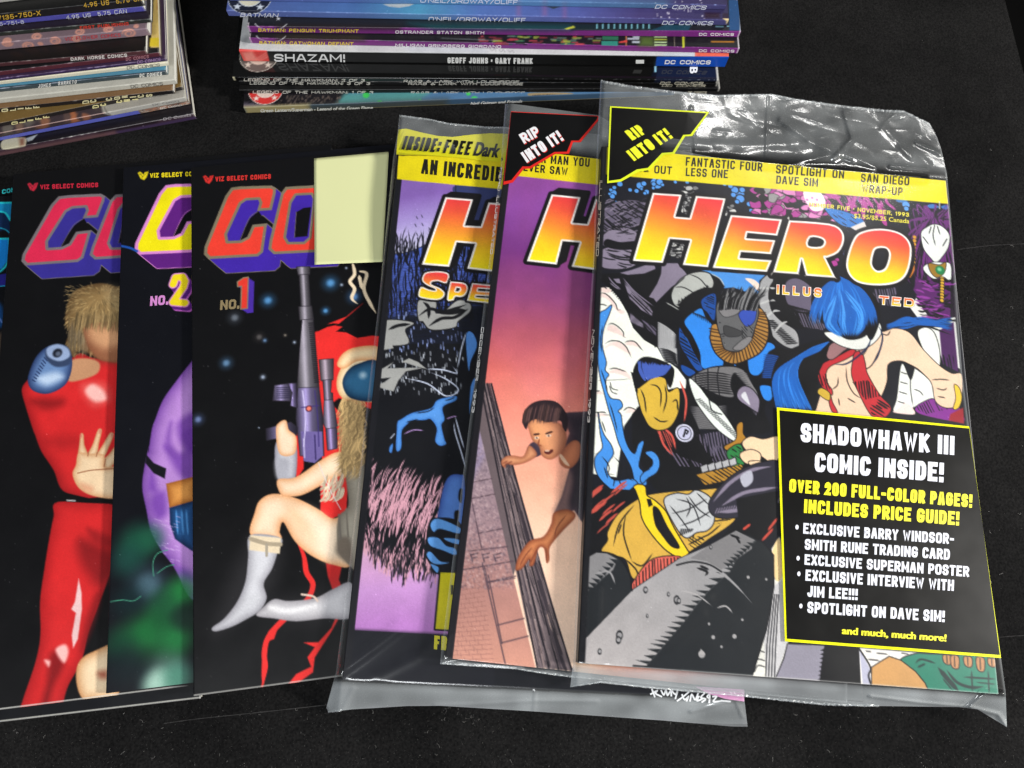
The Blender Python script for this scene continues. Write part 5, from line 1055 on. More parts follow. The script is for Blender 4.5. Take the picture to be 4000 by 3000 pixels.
b.poly(H_((1600, 1165), (1690, 1145), (1740, 1190), (1660, 1280), (1600, 1350), (1570, 1400), (1570, 1470), (1550, 1490), (1535, 1400), (1500, 1400), (1470, 1500), (1440, 1510), (1440, 1470), (1400, 1520), (1370, 1540), (1350, 1530), (1370, 1450), (1440, 1350), (1530, 1320), (1580, 1240)), round_ink((208, 132, 84), (132, 66, 42), 4), sm=True, soft=.6)
for q in (((1375, 1520), (1410, 1450), (1460, 1390)), ((1445, 1500), (1470, 1440), (1500, 1390)), ((1550, 1480), (1552, 1430), (1545, 1390)), ((1600, 1340), (1620, 1260), (1680, 1180))): b.line(H_(*q), .5, (120, 58, 40), taper=(.1, .3))
b.poly(G_((1600, 330), (2000, 366), (2000, 566), (1380, 498), (1200, 480), (1200, 300)), (226, 208, 20)); b.poly(G_((1400, 330), (2000, 370), (2000, 270), (1400, 240)), (226, 208, 20))
b.poly([(1700, 2555), (3420, 2650), (3420, 2800), (1700, 2720)], grad(b.c([(2240, 2620)])[0], b.c([(3300, 2700)])[0], (0, (232, 196, 160)), (.2, (206, 130, 104)), (.4, (178, 140, 136)), (.6, (90, 84, 88)), (1, (40, 38, 42))), clip=b.c([(2250, 2300), (3500, 2300), (3500, 2900), (2250, 2900)]))
mast(b, [G_((1576, 626), (1784, 646), (1726, 830), (1832, 838), (1892, 660), (2010, 672), (1900, 1170), (1720, 1146), (1778, 972), (1655, 962), (1612, 1130), (1398, 1106))], G_((1680, 640))[0], G_((1500, 1120))[0], (30, -18))
bevel_spine(b, (24, 22, 28))
b.build('magazine', 'bagged magazine with a purple to orange sunset and a man reaching past a ledge', 'magazine', 'bagged magazines overlapping at the front')
T = Lettering()
T.sign('A MAN YOU', G_((1500, 398))[0], G_((1848, 428))[0], (2, -33), (28, 26, 20), b.on_cover, .18, .16); T.sign('NEVER SAW', G_((1330, 452))[0], G_((1690, 490))[0], (2, -31), (28, 26, 20), b.on_cover, .18, .16)
def side(b, body, y0, y1, x_of, col): # spine lettering printed along the folded edge, reading downwards
    T.sign(body, (x_of(y0), y0), (x_of(y1), y1), (10, 1), tuple(np.array(col) * .8), b.on_cover, .2, .3)
xs2 = lambda y: 1953 - .117 * (y - 660)
side(b, 'HERO ILLUSTRATED', 655, 992, xs2, (214, 206, 204)); side(b, 'DECEMBER', 1278, 1487, xs2, (214, 214, 216)); side(b, '1993', 1520, 1612, xs2, (214, 214, 216))
T.build('lettering', b.root)

# --- the top bagged magazine (busy inked cover)
M_ = cr(2300, 1050, 800); S_ = cr(3000, 1050, 800, 1269)
zl1 = 29.4; tl1 = 0.045
b = fan_book((2350, 572), (2258, 2590), zl1, TM, tl1, 178, fine=.40, base=(20, 22, 32)); mag3 = b
_w = b.c([(3690, 686), (3903, 2714)])[:, 1] - TM; b.D = float(_w.mean())
b = Book(b.O, b.eu, b.W, b.D, TM, tilt=tl1, fine=.40, base=(18, 19, 28)); mag3 = b
INKC = (13, 13, 18); LG, MG, DG = (168, 168, 170), (122, 120, 122), (84, 82, 86); LILG, DLG = (132, 122, 142), (98, 90, 110)
WHC, PKC = (236, 238, 228), (232, 208, 202)
SKB = (66, 140, 220)
# white billows at one side
cl = M_((60, 200), (240, 200), (330, 320), (420, 480), (480, 640), (600, 770), (740, 850), (800, 960), (960, 1080), (1050, 1200), (1050, 1290), (900, 1290), (520, 1500), (380, 1700), (300, 2250), (-60, 2200), (0, 900))
b.poly(cl, WHC)
for q in (((110, 230), (180, 200), (250, 240), (180, 260)), ((110, 300), (150, 265), (240, 300), (310, 420), (390, 460), (330, 480), (200, 330)), ((200, 660), (220, 610), (290, 620), (370, 700), (390, 740), (300, 700)), ((170, 860), (230, 800), (330, 790), (410, 850), (460, 930), (380, 890), (260, 830)), ((390, 820), (440, 780), (520, 800), (560, 850), (480, 830)), ((210, 1120), (300, 1080), (400, 1110), (460, 1190), (330, 1140)), ((60, 1350), (120, 1320), (150, 1350)), ((390, 1550), (450, 1500), (510, 1530), (440, 1560)), ((60, 1590), (140, 1560), (200, 1590))): b.poly(M_(*q), PKC, sm=True, soft=.8)
for q in (((110, 208), (160, 196), (200, 220)), ((110, 275), (160, 262), (220, 300), (290, 380), (310, 440), (350, 442)), ((205, 608), (250, 590), (310, 620), (370, 680), (376, 730), (400, 740)), ((172, 812), (240, 778), (330, 785), (400, 840), (432, 900), (460, 960)), ((385, 798), (430, 780), (500, 790), (560, 858), (590, 888)), ((215, 1085), (290, 1075), (410, 1115)), ((60, 1325), (120, 1318)), ((370, 1538), (420, 1500), (480, 1508), (512, 1532)), ((60, 1555), (150, 1548), (195, 1562)), ((100, 390), (150, 386), (200, 400))): b.line(M_(*q), .45, INKC, taper=(.2, .2))
b.line(M_((232, 1230), (250, 1290), (310, 1310)), .35, INKC); b.line(M_((225, 1270), (250, 1330), (300, 1350)), .35, INKC)
for q in (((150, 600), (330, 590)), ((180, 760), (300, 770)), ((140, 950), (250, 945)), ((170, 1040), (250, 1050))): b.line(I_(*q), .4, (60, 56, 60), taper=(.1, .1), alpha=.6)
# starry top
b.poly(Q_((60, 560), (1850, 720), (1850, 960), (60, 760)), (18, 19, 30))
for x, y, r in ((158, 610, 10), (130, 628, 7), (125, 655, 12), (112, 640, 6), (120, 672, 9), (106, 660, 5), (210, 640, 7), (260, 618, 13), (280, 608, 9), (243, 645, 8), (268, 635, 5), (345, 606, 22), (360, 600, 12), (330, 610, 8), (375, 614, 6), (328, 630, 6), (295, 650, 9), (285, 657, 6), (500, 600, 7), (760, 655, 22), (742, 640, 13), (770, 685, 15), (735, 665, 9), (780, 640, 10), (754, 700, 8), (815, 712, 9), (825, 745, 7), (720, 620, 9), (690, 610, 8), (1375, 690, 9), (1612, 715, 14), (1614, 735, 9), (1180, 640, 6), (140, 700, 4), (110, 720, 5), (440, 600, 6)):
    k = r * .135; b.blob(*Q_((x, y))[0], k * 1.35, INKC, .3); b.blob(*Q_((x, y))[0], k, (84, 150, 226), .35)
for x, y in ((1500, 655), (1560, 690), (1720, 720), (1790, 725)): b.poly(Q_((x, y), (x + 30, y - 8), (x + 60, y + 8), (x + 20, y + 14)), (52, 110, 180), sm=True)
# grey furred cloud heads
for q, c in ((((62, 760), (110, 715), (190, 692), (270, 700), (300, 720), (280, 800), (180, 840), (70, 850)), DLG), (((66, 880), (130, 830), (200, 835), (252, 870), (250, 930), (180, 950), (70, 920)), LILG), (((62, 950), (150, 930), (250, 960), (250, 1010), (180, 1040), (66, 1030)), LILG)):
    ink(b, Q_(*q), c, .4)
for q, a, g in ((((62, 760), (110, 715), (190, 692), (270, 700), (300, 720), (280, 800), (180, 840), (70, 850)), 60, 1.05), (((62, 950), (150, 930), (250, 960), (250, 1010), (180, 1040), (66, 1030)), 84, 1.2)): hatch(b, Q_(*q), a, g, .75, INKC, .25, .7, curve=.3)
for _ in range(60): x, y = rng.uniform(66, 285), rng.uniform(690, 860); b.line(Q_((x, y), (x + 16, y - 10), (x + 34, y - 14)), .5, LILG if rng.random() < .5 else INKC, taper=(.2, 0))
b.poly(Q_((90, 890), (160, 905), (250, 900), (252, 935), (160, 945), (80, 925)), INKC, sm=True); hatch(b, Q_((70, 860), (130, 830), (250, 870), (250, 900)), 100, .9, .5, INKC, .2, .5)
# chrome scraps round the big title
for _ in range(150):
    x, y = (rng.uniform(468, 560), rng.uniform(620, 770)) if rng.random() < .5 else ((rng.uniform(690, 735), rng.uniform(720, 960)) if rng.random() < .5 else (rng.uniform(400, 520), rng.uniform(900, 990)))
    w, h = rng.uniform(6, 26), rng.uniform(4, 16); p = [(x + w * math.cos(a) * rng.uniform(.5, 1), y + h * math.sin(a) * rng.uniform(.5, 1)) for a in np.linspace(0, 6.28, 6)[:-1]]
    ink(b, Q_(*p), [(178, 178, 178), (120, 120, 122), (206, 206, 204), INKC][int(rng.integers(4))], .25)
# magenta blotches
MAG, PNK = (172, 58, 146), (214, 132, 188)
for _ in range(130):
    x = rng.uniform(840, 1240); y = rng.uniform(620, 790) + (x - 840) * .06; k = rng.uniform(14, 46); p = [(x + k * math.cos(a) * rng.uniform(.4, 1.1), y + k * .7 * math.sin(a) * rng.uniform(.4, 1.1)) for a in np.linspace(0, 6.28, 9)[:-1]]
    ink(b, Q_(*p), [MAG, PNK, MAG, PNK, (150, 148, 150), INKC][int(rng.integers(6))], .22)
for _ in range(34): x, y = rng.uniform(1200, 1530), rng.uniform(640, 740); b.line(Q_((x, y), (x + rng.uniform(-20, 40), y + 30), (x + rng.uniform(-30, 60), y + rng.uniform(40, 100))), rng.uniform(.8, 2.4), MAG if rng.random() < .7 else INKC, taper=(.2, .2))
b.poly(Q_((1090, 650), (1160, 640), (1200, 690), (1190, 740), (1130, 740)), (238, 228, 232), sm=True)
for x, y in ((1110, 690), (1135, 680), (1160, 690), (1150, 715), (1125, 720)): b.blob(*Q_((x, y))[0], .7, PNK, .4)
ink(b, Q_((1200, 735), (1260, 740), (1330, 760), (1390, 790), (1400, 830), (1340, 832), (1270, 810)), (40, 116, 196)); hatch(b, Q_((1210, 740), (1330, 765), (1400, 830), (1300, 820)), 60, 1.3, .5, INKC, .1, .3)
b.poly(Q_((1330, 830), (1400, 800), (1420, 850), (1380, 860)), (222, 214, 210))
for _ in range(50): x, y = rng.uniform(980, 1340), rng.uniform(840, 1010); k = rng.uniform(10, 30); ink(b, Q_((x, y), (x + k, y - k * .4), (x + k * 1.4, y + k * .5), (x + k * .3, y + k * .8)), [MAG, PNK, INKC, (60, 110, 190)][int(rng.integers(4))], .2)
# violet side with pale petals
VIO = (104, 38, 116)
b.poly([*Q_((1600, 880), (1660, 800), (1720, 765), (1800, 750), (1860, 760)), *I_((1880, 60), (1900, 300), (1800, 330), (1720, 290), (1690, 120))], (28, 18, 34))
for _ in range(170):
    x, y = rng.uniform(1630, 1850), rng.uniform(770, 1170); dx = (x - 1755) * .3
    b.line(Q_((1755 + dx, 775 + abs(dx) * .5), (x - (8 if x < 1755 else -8), y - 60), (x, y)), rng.uniform(.4, 1.2), VIO if rng.random() < .75 else INKC, taper=(.1, .2), alpha=.9)
ink(b, Q_((1690, 860), (1720, 830), (1758, 815), (1800, 830), (1832, 870), (1826, 930), (1795, 980), (1765, 1008), (1738, 985), (1702, 935)), (226, 230, 226), .35)
for q in (((1758, 820), (1750, 870), (1764, 930)), ((1700, 880), (1730, 920)), ((1820, 890), (1796, 930)), ((1772, 826), (1786, 870)), ((1740, 828), (1728, 866))): b.line(Q_(*q), .5, INKC, taper=(1, .05))
ink(b, Q_((1700, 1040), (1740, 1010), (1800, 1010), (1838, 1020), (1838, 1100), (1800, 1080), (1750, 1090)), (226, 230, 226), .3)
ink(b, Q_((1728, 1015), (1782, 1022), (1814, 1010), (1806, 1060), (1770, 1084), (1740, 1060)), (150, 112, 36), .3); b.blob(*Q_((1785, 1048))[0], 2.4, (30, 120, 70), .5); b.blob(*Q_((1782, 1044))[0], 1.0, (120, 200, 150), .8)
for y in range(1090, 1180, 16): b.blob(*Q_((1796 + (y - 1090) * .03, y))[0], 1.0, (196, 150, 40), .4)
for y in range(880, 1010, 18): b.blob(*Q_((1656 - (y - 880) * .04, y))[0], .9, (206, 150, 40), .4)
b.line(Q_((1630, 1080), (1650, 1040), (1640, 990)), 1.2, (206, 120, 40))
# dark rounded mass and drapes below the title
b.poly(M_((110, 60), (800, 0), (1100, -60), (1420, 100), (1420, 300), (1240, 400), (1030, 540), (960, 700), (960, 850), (740, 850), (600, 770), (480, 640), (420, 480), (330, 320), (240, 220), (120, 120)), INKC)
for q, c in ((((340, 45), (470, 10), (700, -70), (720, 0), (600, 50), (420, 65)), LILG), (((790, -60), (960, -60), (1060, 60), (1000, 130), (900, 190), (840, 250), (730, 360), (700, 320), (650, 305), (740, 160), (780, 60)), LILG), (((390, 170), (520, 280), (690, 460), (680, 510), (560, 440), (440, 320)), LILG), (((570, 545), (640, 590), (730, 640), (725, 720), (640, 660)), DLG), (((265, 110), (330, 105), (345, 160), (300, 150)), LILG)): b.poly(M_(*q), c)
hatch(b, M_((390, 170), (520, 280), (690, 460), (680, 510), (560, 440), (440, 320)), 48, 1.4, .6, INKC, .6, 1); hatch(b, M_((390, 170), (520, 280), (690, 460), (680, 510), (560, 440), (440, 320)), 150, 2.2, .3, INKC, .2, .4); hatch(b, M_((570, 545), (640, 590), (730, 640), (725, 720), (640, 660)), 45, 1.2, .5, INKC)
for q in (((370, 100), (480, 230), (600, 330), (710, 410)), ((380, 140), (500, 270), (690, 450)), ((215, 90), (260, 150), (350, 225)), ((230, 150), (290, 200), (340, 222))): b.line(M_(*q), .6, LILG, taper=(.3, .1))
for i in range(30): t = i / 29; x, y = 210 + 520 * t, 170 + 660 * t ** 1.08; b.line(M_((x, y), (x - 22, y + 12 + 10 * rng.random())), .5, INKC, taper=(1, 0), sm=False)
for i in range(14): x = 450 + i * 10; b.line(M_((x, 470 + i * 9), (x + 4, 590 + i * 4)), .4, LILG, taper=(.2, .1))
for i in range(16): t = i / 15; b.line(M_((750, 580 + 260 * t), (850, 640 + 260 * t), (945, 720 + 240 * t)), .8, LG, taper=(.6, .2))
b.poly(M_((755, 850), (950, 860), (960, 1050), (850, 990), (800, 960)), LG)
for i in range(9): b.line(M_((765 + i * 6, 860 + i * 18), (860 + i * 10, 880 + i * 18), (955, 930 + i * 16)), .6, INKC, taper=(.3, .3))
b.poly(M_((1100, -20), (1500, 10), (1960, 30), (1900, 120), (1830, 260), (1780, 300), (1700, 250), (1560, 200), (1460, 210), (1400, 120), (1300, 40)), (72, 140, 214))
for q in (((1690, 105), (1780, 115), (1850, 180), (1830, 240), (1760, 170)), ((1550, 15), (1640, 20), (1650, 50), (1590, 40))): b.poly(M_(*q), (236, 214, 202), sm=True)
HN = (176, 178, 174)
ink(b, M_((935, 185), (1000, 110), (1100, 55), (1220, 35), (1310, 60), (1345, 130), (1330, 200), (1260, 200), (1150, 240), (1050, 300), (980, 370), (930, 380), (895, 300), (910, 230)), HN, .45)
b.poly(M_((1310, 60), (1400, 90), (1470, 190), (1430, 240), (1360, 200), (1345, 130)), INKC)
for i in range(10): x, y = 960 + i * 34, 375 - i * 18; b.poly(M_((x, y), (x + 10, y - 40), (x + 30, y - 22)), INKC)
for q in (((935, 200), (1020, 200), (1130, 260), (1170, 320)), ((1090, 60), (1200, 110), (1300, 230)), ((900, 300), (930, 380), (980, 410)), ((835, 365), (900, 400), (975, 445)), ((1040, 90), (960, 160), (935, 190)), ((1320, 50), (1420, 110), (1465, 190))): b.line(M_(*q), .5, INKC if q[0][0] in (935, 1090, 1040) else HN, taper=(.3, .3))
# second horn
b.poly(M_((1840, 130), (1930, 50), (2050, 50), (2250, 60), (2600, 120), (2900, 140), (2900, 560), (2500, 640), (2250, 650), (2050, 560), (1900, 520)), INKC)
ink(b, M_((1850, 170), (1900, 90), (1960, 60), (1990, 120), (1950, 200), (1940, 320), (1980, 460), (2080, 570), (2240, 680), (2260, 850), (2130, 840), (1980, 720), (1890, 560), (1845, 380)), (160, 160, 162), .4)
for i in range(13): t = i / 12; b.line(M_((1910 + 220 * t, 560 + 250 * t), (2010 + 250 * t, 560 + 240 * t)), .7, INKC, taper=(.4, .2))
for q in (((1845, 210), (2010, 210)), ((1850, 380), (1960, 340), (2010, 345)), ((1900, 540), (1990, 460), (2060, 455)), ((2010, 680), (2080, 600), (2140, 570))): b.line(M_(*q), 1.0, (186, 186, 186), taper=(.4, .4))
for q in (((1950, 200), (1990, 240), (1945, 260)), ((1940, 300), (1985, 330), (1950, 350)), ((1960, 420), (2010, 430), (1980, 470))): b.poly(M_(*q), INKC)
ink(b, S_((110, 90), (180, 60), (270, 120), (290, 220), (250, 265), (170, 255), (115, 200)), DLG, .4); hatch(b, S_((160, 270), (280, 280), (380, 330), (340, 380), (220, 360)), 20, 1.2, .7, DLG); hatch(b, S_((640, 90), (800, 110), (780, 240), (660, 200)), 8, 1.5, .8, DLG)
for i in range(14): b.poly(S_((120 + i * 11, 220 + i * 3), (126 + i * 11, 268), (136 + i * 11, 225 + i * 3)), INKC)
# blue rounded armour
B1, B2 = (46, 130, 220), (24, 72, 150)
b.poly(M_((980, 640), (1040, 540), (1220, 400), (1400, 300), (1800, 330), (1950, 560), (2010, 820), (2220, 900), (2000, 1250), (1900, 1500), (1100, 1180), (990, 1040)), INKC)
ink(b, M_((1050, 540), (1130, 470), (1215, 430), (1260, 520), (1360, 650), (1400, 800), (1440, 940), (1450, 1030), (1400, 1060), (1230, 1070), (1200, 900), (1120, 720), (1040, 600)), B1, .3)
for i in range(9): t = i / 8; b.line(M_((1000 + 60 * t, 690 + 60 * t), (1060 + 60 * t, 860 + 40 * t), (1200 + 30 * t, 1090)), .9, B1 if i % 2 else B2, taper=(.2, .2))
b.poly(M_((980, 640), (1020, 700), (1130, 900), (1220, 1080), (1160, 1090), (1050, 930), (985, 800)), B2, sm=True); hatch(b, M_((980, 640), (1130, 900), (1220, 1080), (1050, 930), (985, 800)), 62, 1.3, .6, INKC)
for i in range(9): b.poly(M_((1120 + i * 20, 470 + i * 8), (1130 + i * 22, 500 + i * 12), (1140 + i * 20, 470 + i * 8)), INKC)
ink(b, M_((1225, 330), (1360, 270), (1370, 420), (1350, 560), (1280, 470), (1230, 420)), B2, .3); hatch(b, M_((1225, 330), (1360, 270), (1350, 560)), 70, 1.2, .5, INKC, .2, .6)
ink(b, M_((1720, 960), (1760, 880), (1860, 810), (1960, 800), (2010, 850), (1940, 900), (1900, 990), (1880, 1090), (1820, 1150), (1740, 1120)), B1, .3)
for i in range(13): b.line(M_((1890 - i * 2, 930 + i * 20), (1980, 935 + i * 20), (2080 - i * 8, 960 + i * 20)), .7, B2, taper=(.3, .1))
ink(b, M_((1850, 1270), (1960, 1270), (1990, 1330), (1960, 1420), (1890, 1400)), B1, .3); ink(b, M_((1000, 1040), (1080, 1070), (1150, 1120), (1080, 1160), (1010, 1100)), B2, .3)
b.line(M_((1570, 980), (1580, 1040)), .7, B1)
# dark tufted boulder in a rope ring, no face: facets only
rope = M_((1370, 640), (1400, 800), (1450, 890), (1550, 950), (1680, 910), (1800, 840), (1860, 720), (1860, 560), (1840, 470))
b.line(rope, 7.6, INKC, taper=(.6, .6)); b.line(rope, 6.4, (166, 120, 58), taper=(.6, .6))
rp = b.c(smooth(rope, False, 4))
for a_, c_ in zip(rp[:-1], rp[1:]):
    d_ = unit(c_ - a_); n_ = np.array([-d_[1], d_[0]]); b.cv.stroke([a_ - n_ * 3, a_ + n_ * 3 + d_ * 1.6], .6, (60, 38, 20))
ink(b, M_((1380, 420), (1430, 330), (1540, 250), (1700, 290), (1800, 380), (1830, 480), (1790, 640), (1740, 780), (1640, 880), (1560, 890), (1470, 860), (1430, 740), (1390, 600)), (94, 94, 96), .4)
for q, c in ((((1400, 420), (1500, 430), (1640, 360), (1620, 470), (1500, 520), (1440, 500)), MG), (((1620, 500), (1680, 440), (1800, 420), (1790, 560), (1700, 620)), (50, 76, 170)), (((1460, 620), (1560, 640), (1660, 690), (1600, 730), (1480, 720)), (60, 60, 62)), (((1560, 860), (1700, 740), (1760, 760), (1660, 870)), MG)): ink(b, M_(*q), c, .22)
for _ in range(120):
    x = rng.uniform(1410, 1800); b.line(M_((x, 430 + abs(x - 1560) * .1), (x + 20 + (x - 1500) * .1, 330), (x + 60 + (x - 1500) * .25, rng.uniform(170, 300))), rng.uniform(.4, 1.0), INKC if rng.random() < .7 else (120, 120, 122), taper=(.5, 0))
hatch(b, M_((1650, 600), (1790, 600), (1740, 780), (1650, 780)), 40, 1.0, .4, INKC, .2, .6); hatch(b, M_((1400, 560), (1460, 600), (1470, 820), (1420, 740)), 110, 1.2, .4, INKC, .2, .5)
# ridged grey shoulder stone
ink(b, M_((1085, 1190), (1180, 1120), (1300, 1070), (1430, 1050), (1580, 1060), (1720, 1110), (1800, 1220), (1870, 1400), (1900, 1560), (1940, 1760), (1500, 1760), (1200, 1700), (1060, 1420), (1050, 1290)), INKC, .2)
b.poly(M_((1130, 1160), (1300, 1075), (1560, 1060), (1680, 1110), (1560, 1130), (1530, 1260), (1560, 1380), (1400, 1360), (1200, 1260), (1120, 1210)), (112, 110, 112), sm=True)
for i in range(9): b.line(M_((1110 + i * 5, 1150 + i * 24), (1320, 1120 + i * 26), (1540 + i * 6, 1150 + i * 26)), .6, INKC, taper=(.3, .3))
for q in (((1150, 1140), (1160, 1290)), ((1285, 1080), (1290, 1350)), ((1405, 1060), (1390, 1200), (1440, 1540))): b.line(M_(*q), .5, INKC)
for i in range(14): b.line(M_((1090, 1490 + i * 18), (1250, 1500 + i * 17), (1500, 1480 + i * 19)), .7, (130, 128, 130), taper=(.2, .1), alpha=.8)
for i in range(12): b.line(M_((1560 + i * 14, 1110 + i * 16), (1640 + i * 14, 1110 + i * 18), (1720 + i * 10, 1140 + i * 24)), .6, MG, taper=(.2, .1))
ink(b, M_((1605, 1380), (1620, 1310), (1680, 1270), (1760, 1300), (1830, 1390), (1840, 1470), (1810, 1580), (1740, 1500), (1650, 1440)), LILG, .4); b.poly(M_((1645, 1370), (1690, 1330), (1720, 1400), (1740, 1470), (1690, 1430)), (206, 206, 212), sm=True)
for i in range(9): x = 1630 + i * 22; b.poly(M_((x, 1430 + i * 14), (x + 8, 1480 + i * 16), (x + 22, 1440 + i * 14)), INKC)
# black cloak block, ochre bulb with blue leaves, pin, feather
b.poly(I_((330, 760), (380, 700), (420, 640), (560, 640), (640, 800), (700, 950), (900, 900), (1030, 960), (1030, 1240), (720, 1290), (600, 1250), (430, 1110), (330, 900)), INKC)
for q, a in ((((640, 860), (820, 830), (880, 900), (820, 960), (700, 960)), 10), (((700, 900), (860, 940), (860, 1010), (720, 990)), 24), (((470, 900), (560, 960), (700, 1010), (560, 1010)), 34)): hatch(b, I_(*q), a, 1.3, .7, DLG)
for q in (((560, 600), (590, 690), (580, 800)), ((450, 800), (480, 900), (530, 960)), ((470, 820), (520, 860), (540, 930))): b.line(I_(*q), 1.0, (206, 84, 72), taper=(.2, .1))
hatch(b, I_((445, 830), (500, 810), (545, 960), (500, 930)), 24, 1.0, .5, (196, 80, 70))
ink(b, M_((520, 1300), (600, 1230), (700, 1180), (790, 1140), (830, 1200), (860, 1330), (960, 1290), (980, 1400), (960, 1560), (880, 1700), (760, 1740), (660, 1700), (600, 1600), (560, 1500)), (206, 170, 62), .45)
for q in (((660, 1250), (740, 1270), (780, 1350), (770, 1500)), ((560, 1300), (600, 1400), (620, 1560)), ((820, 1250), (840, 1400), (800, 1560)), ((700, 1600), (780, 1650), (860, 1640)), ((900, 1440), (950, 1420), (960, 1540))): b.line(M_(*q), .6, INKC, taper=(.2, .1))
ink(b, M_((480, 1140), (510, 1030), (580, 960), (680, 960), (800, 1000), (900, 1060), (920, 1130), (880, 1280), (820, 1180), (700, 1170), (600, 1240), (510, 1290)), INKC, .2)
for _ in range(90):
    t = rng.random(); x = 500 + 340 * t; b.line(M_((600 + 200 * t, 1210 - 60 * t), (x + 40, 1090 - 40 * t), (x + rng.uniform(0, 60), 975 + 60 * t + rng.uniform(0, 40))), rng.uniform(.5, 1.1), (66, 92, 176), taper=(.2, 0))
for i in range(12): b.line(M_((450 + i * 5, 1110 + i * 18), (520, 1180 + i * 14)), .8, INKC, taper=(0, 1))
b.blob(*I_((582, 850))[0], 4.6, INKC, .4); b.blob(*I_((582, 850))[0], 4.1, (206, 206, 226), .4); b.blob(*I_((582, 850))[0], 3.3, INKC, .4); b.blob(*I_((582, 850))[0], 3.0, (190, 190, 216), .4); b.line(I_((578, 866), (588, 834)), .8, INKC, sm=False); b.line(I_((588, 836), (600, 842), (592, 854)), .7, INKC)
ink(b, I_((605, 590), (650, 625), (700, 690), (740, 720), (800, 800), (842, 880), (815, 885), (740, 830), (680, 760), (630, 680)), (226, 232, 226), .35)
for i in range(26): t = i / 25; x, y = 640 + 185 * t, 690 + 180 * t; b.line(I_((x, y), (x + 20, y - 4)), .35, INKC, sm=False)
b.line(I_((700, 690), (715, 740), (760, 760)), .5, INKC)
ink(b, I_((835, 815), (860, 800), (862, 850), (872, 880), (800, 930), (775, 915), (830, 880)), (170, 120, 40), .35); ink(b, I_((790, 935), (850, 905), (870, 990), (830, 1012), (795, 975)), (40, 120, 62), .35); hatch(b, I_((790, 935), (850, 905), (870, 990), (830, 1012)), 60, 1.4, .5, INKC, .3, .6)
SKN = (232, 200, 164)
for q in (((860, 900), (900, 868), (960, 880), (1040, 870), (1040, 960), (1000, 990), (950, 960), (900, 950)), ((850, 950), (900, 930), (945, 950), (940, 990), (900, 1000), (865, 985)), ((890, 990), (940, 985), (975, 1005), (960, 1040), (920, 1020))): ink(b, I_(*q), SKN, .35)
ink(b, I_((955, 1005), (985, 1000), (1025, 1050), (1010, 1068), (950, 1035)), (176, 122, 54), .35); b.line(I_((960, 1020), (1015, 1060)), .5, INKC)
# silver belt and ochre folds
for i in range(5): ink(b, I_((660 + i * 34, 1012 - i * 8), (690 + i * 34, 1000 - i * 8), (696 + i * 34, 1030 - i * 8), (668 + i * 34, 1040 - i * 8)), (176, 176, 180), .3, sm=False)
b.poly(I_((640, 1050), (860, 1000), (860, 1060), (680, 1100)), (176, 128, 44)); hatch(b, I_((640, 1050), (860, 1000), (860, 1060), (680, 1100)), 60, 1.4, .6, INKC, .4, 1)
# blue flame ribbon
for flq in (I_((232, 236), (205, 258), (176, 276), (168, 330), (162, 420), (168, 500), (178, 580), (196, 650), (220, 740), (245, 820), (268, 900), (300, 960), (330, 1020), (352, 1100), (400, 1096), (385, 1040), (362, 1010), (372, 950), (386, 890), (362, 905), (345, 950), (318, 930), (296, 880), (284, 820), (276, 762), (262, 745), (284, 722), (270, 692), (228, 684), (206, 640), (204, 592), (218, 570), (200, 548), (206, 510), (190, 450), (186, 400), (196, 340), (220, 280)),
            I_((168, 752), (176, 800), (196, 860), (228, 905), (240, 950), (216, 990), (208, 1030), (232, 1070), (270, 1080), (330, 1070), (360, 1100), (330, 1112), (300, 1140), (272, 1164), (244, 1150), (228, 1118), (196, 1088), (166, 1050), (152, 1000), (158, 960), (190, 920), (180, 860)),
            I_((396, 944), (424, 938), (452, 960), (462, 1000), (446, 1040), (410, 1062), (380, 1090), (372, 1060), (400, 1030), (428, 1008), (430, 980), (412, 962))):
    b.poly(smooth(flq, True, 3), INKC, grow=.35); b.poly(smooth(flq, True, 3), SKB)
for q in (((190, 330), (180, 400), (186, 470)), ((180, 540), (200, 600), (215, 650)), ((220, 700), (240, 760), (262, 850)), ((185, 960), (220, 1010), (210, 1060)), ((240, 960), (280, 1010), (270, 1080), (300, 1120)), ((300, 1000), (310, 1060), (340, 1080)), ((380, 1040), (420, 1020)), ((185, 790), (205, 850)), ((250, 1060), (240, 1110)), ((195, 1010), (215, 1070))): b.line(I_(*q), .45, INKC, taper=(.1, .1))
# red streaked ground, ochre drapery, golden horn, bandaged roll
b.poly(J_((80, 0), (370, 20), (330, 100), (230, 330), (170, 330), (80, 360)), INKC); b.poly(I_((125, 1120), (230, 1130), (330, 1190), (200, 1340), (110, 1360)), INKC)
for i in range(16): x, y = rng.uniform(110, 250), rng.uniform(20, 250); b.line(J_((x, y), (x + 30, y - 30), (x + 70, y - 60)), rng.uniform(.5, 1.4), (190, 78, 66), taper=(0, .1))
OC = (208, 166, 70)
ink(b, J_((185, 310), (215, 260), (215, 220), (260, 140), (340, 75), (420, 40), (620, 20), (830, 20), (830, 150), (700, 250), (610, 310), (560, 345), (470, 345), (400, 430), (335, 440), (300, 350), (240, 330)), OC, .45)
for q in (((340, 90), (270, 180), (240, 290)), ((300, 140), (290, 230), (330, 360)), ((330, 360), (380, 380), (430, 320)), ((300, 350), (350, 400), (360, 440)), ((620, 260), (640, 200), (700, 170)), ((650, 250), (700, 230), (760, 180)), ((600, 280), (640, 260), (680, 240)), ((760, 160), (800, 130)), ((280, 180), (262, 230))): b.line(J_(*q), .6, INKC, taper=(.2, .1))
hatch(b, J_((720, 190), (830, 150), (820, 100), (740, 130)), 100, 1.4, .5, INKC, .5, 1); hatch(b, J_((590, 240), (700, 240), (620, 310)), 60, 1.3, .5, INKC, .4, 1)
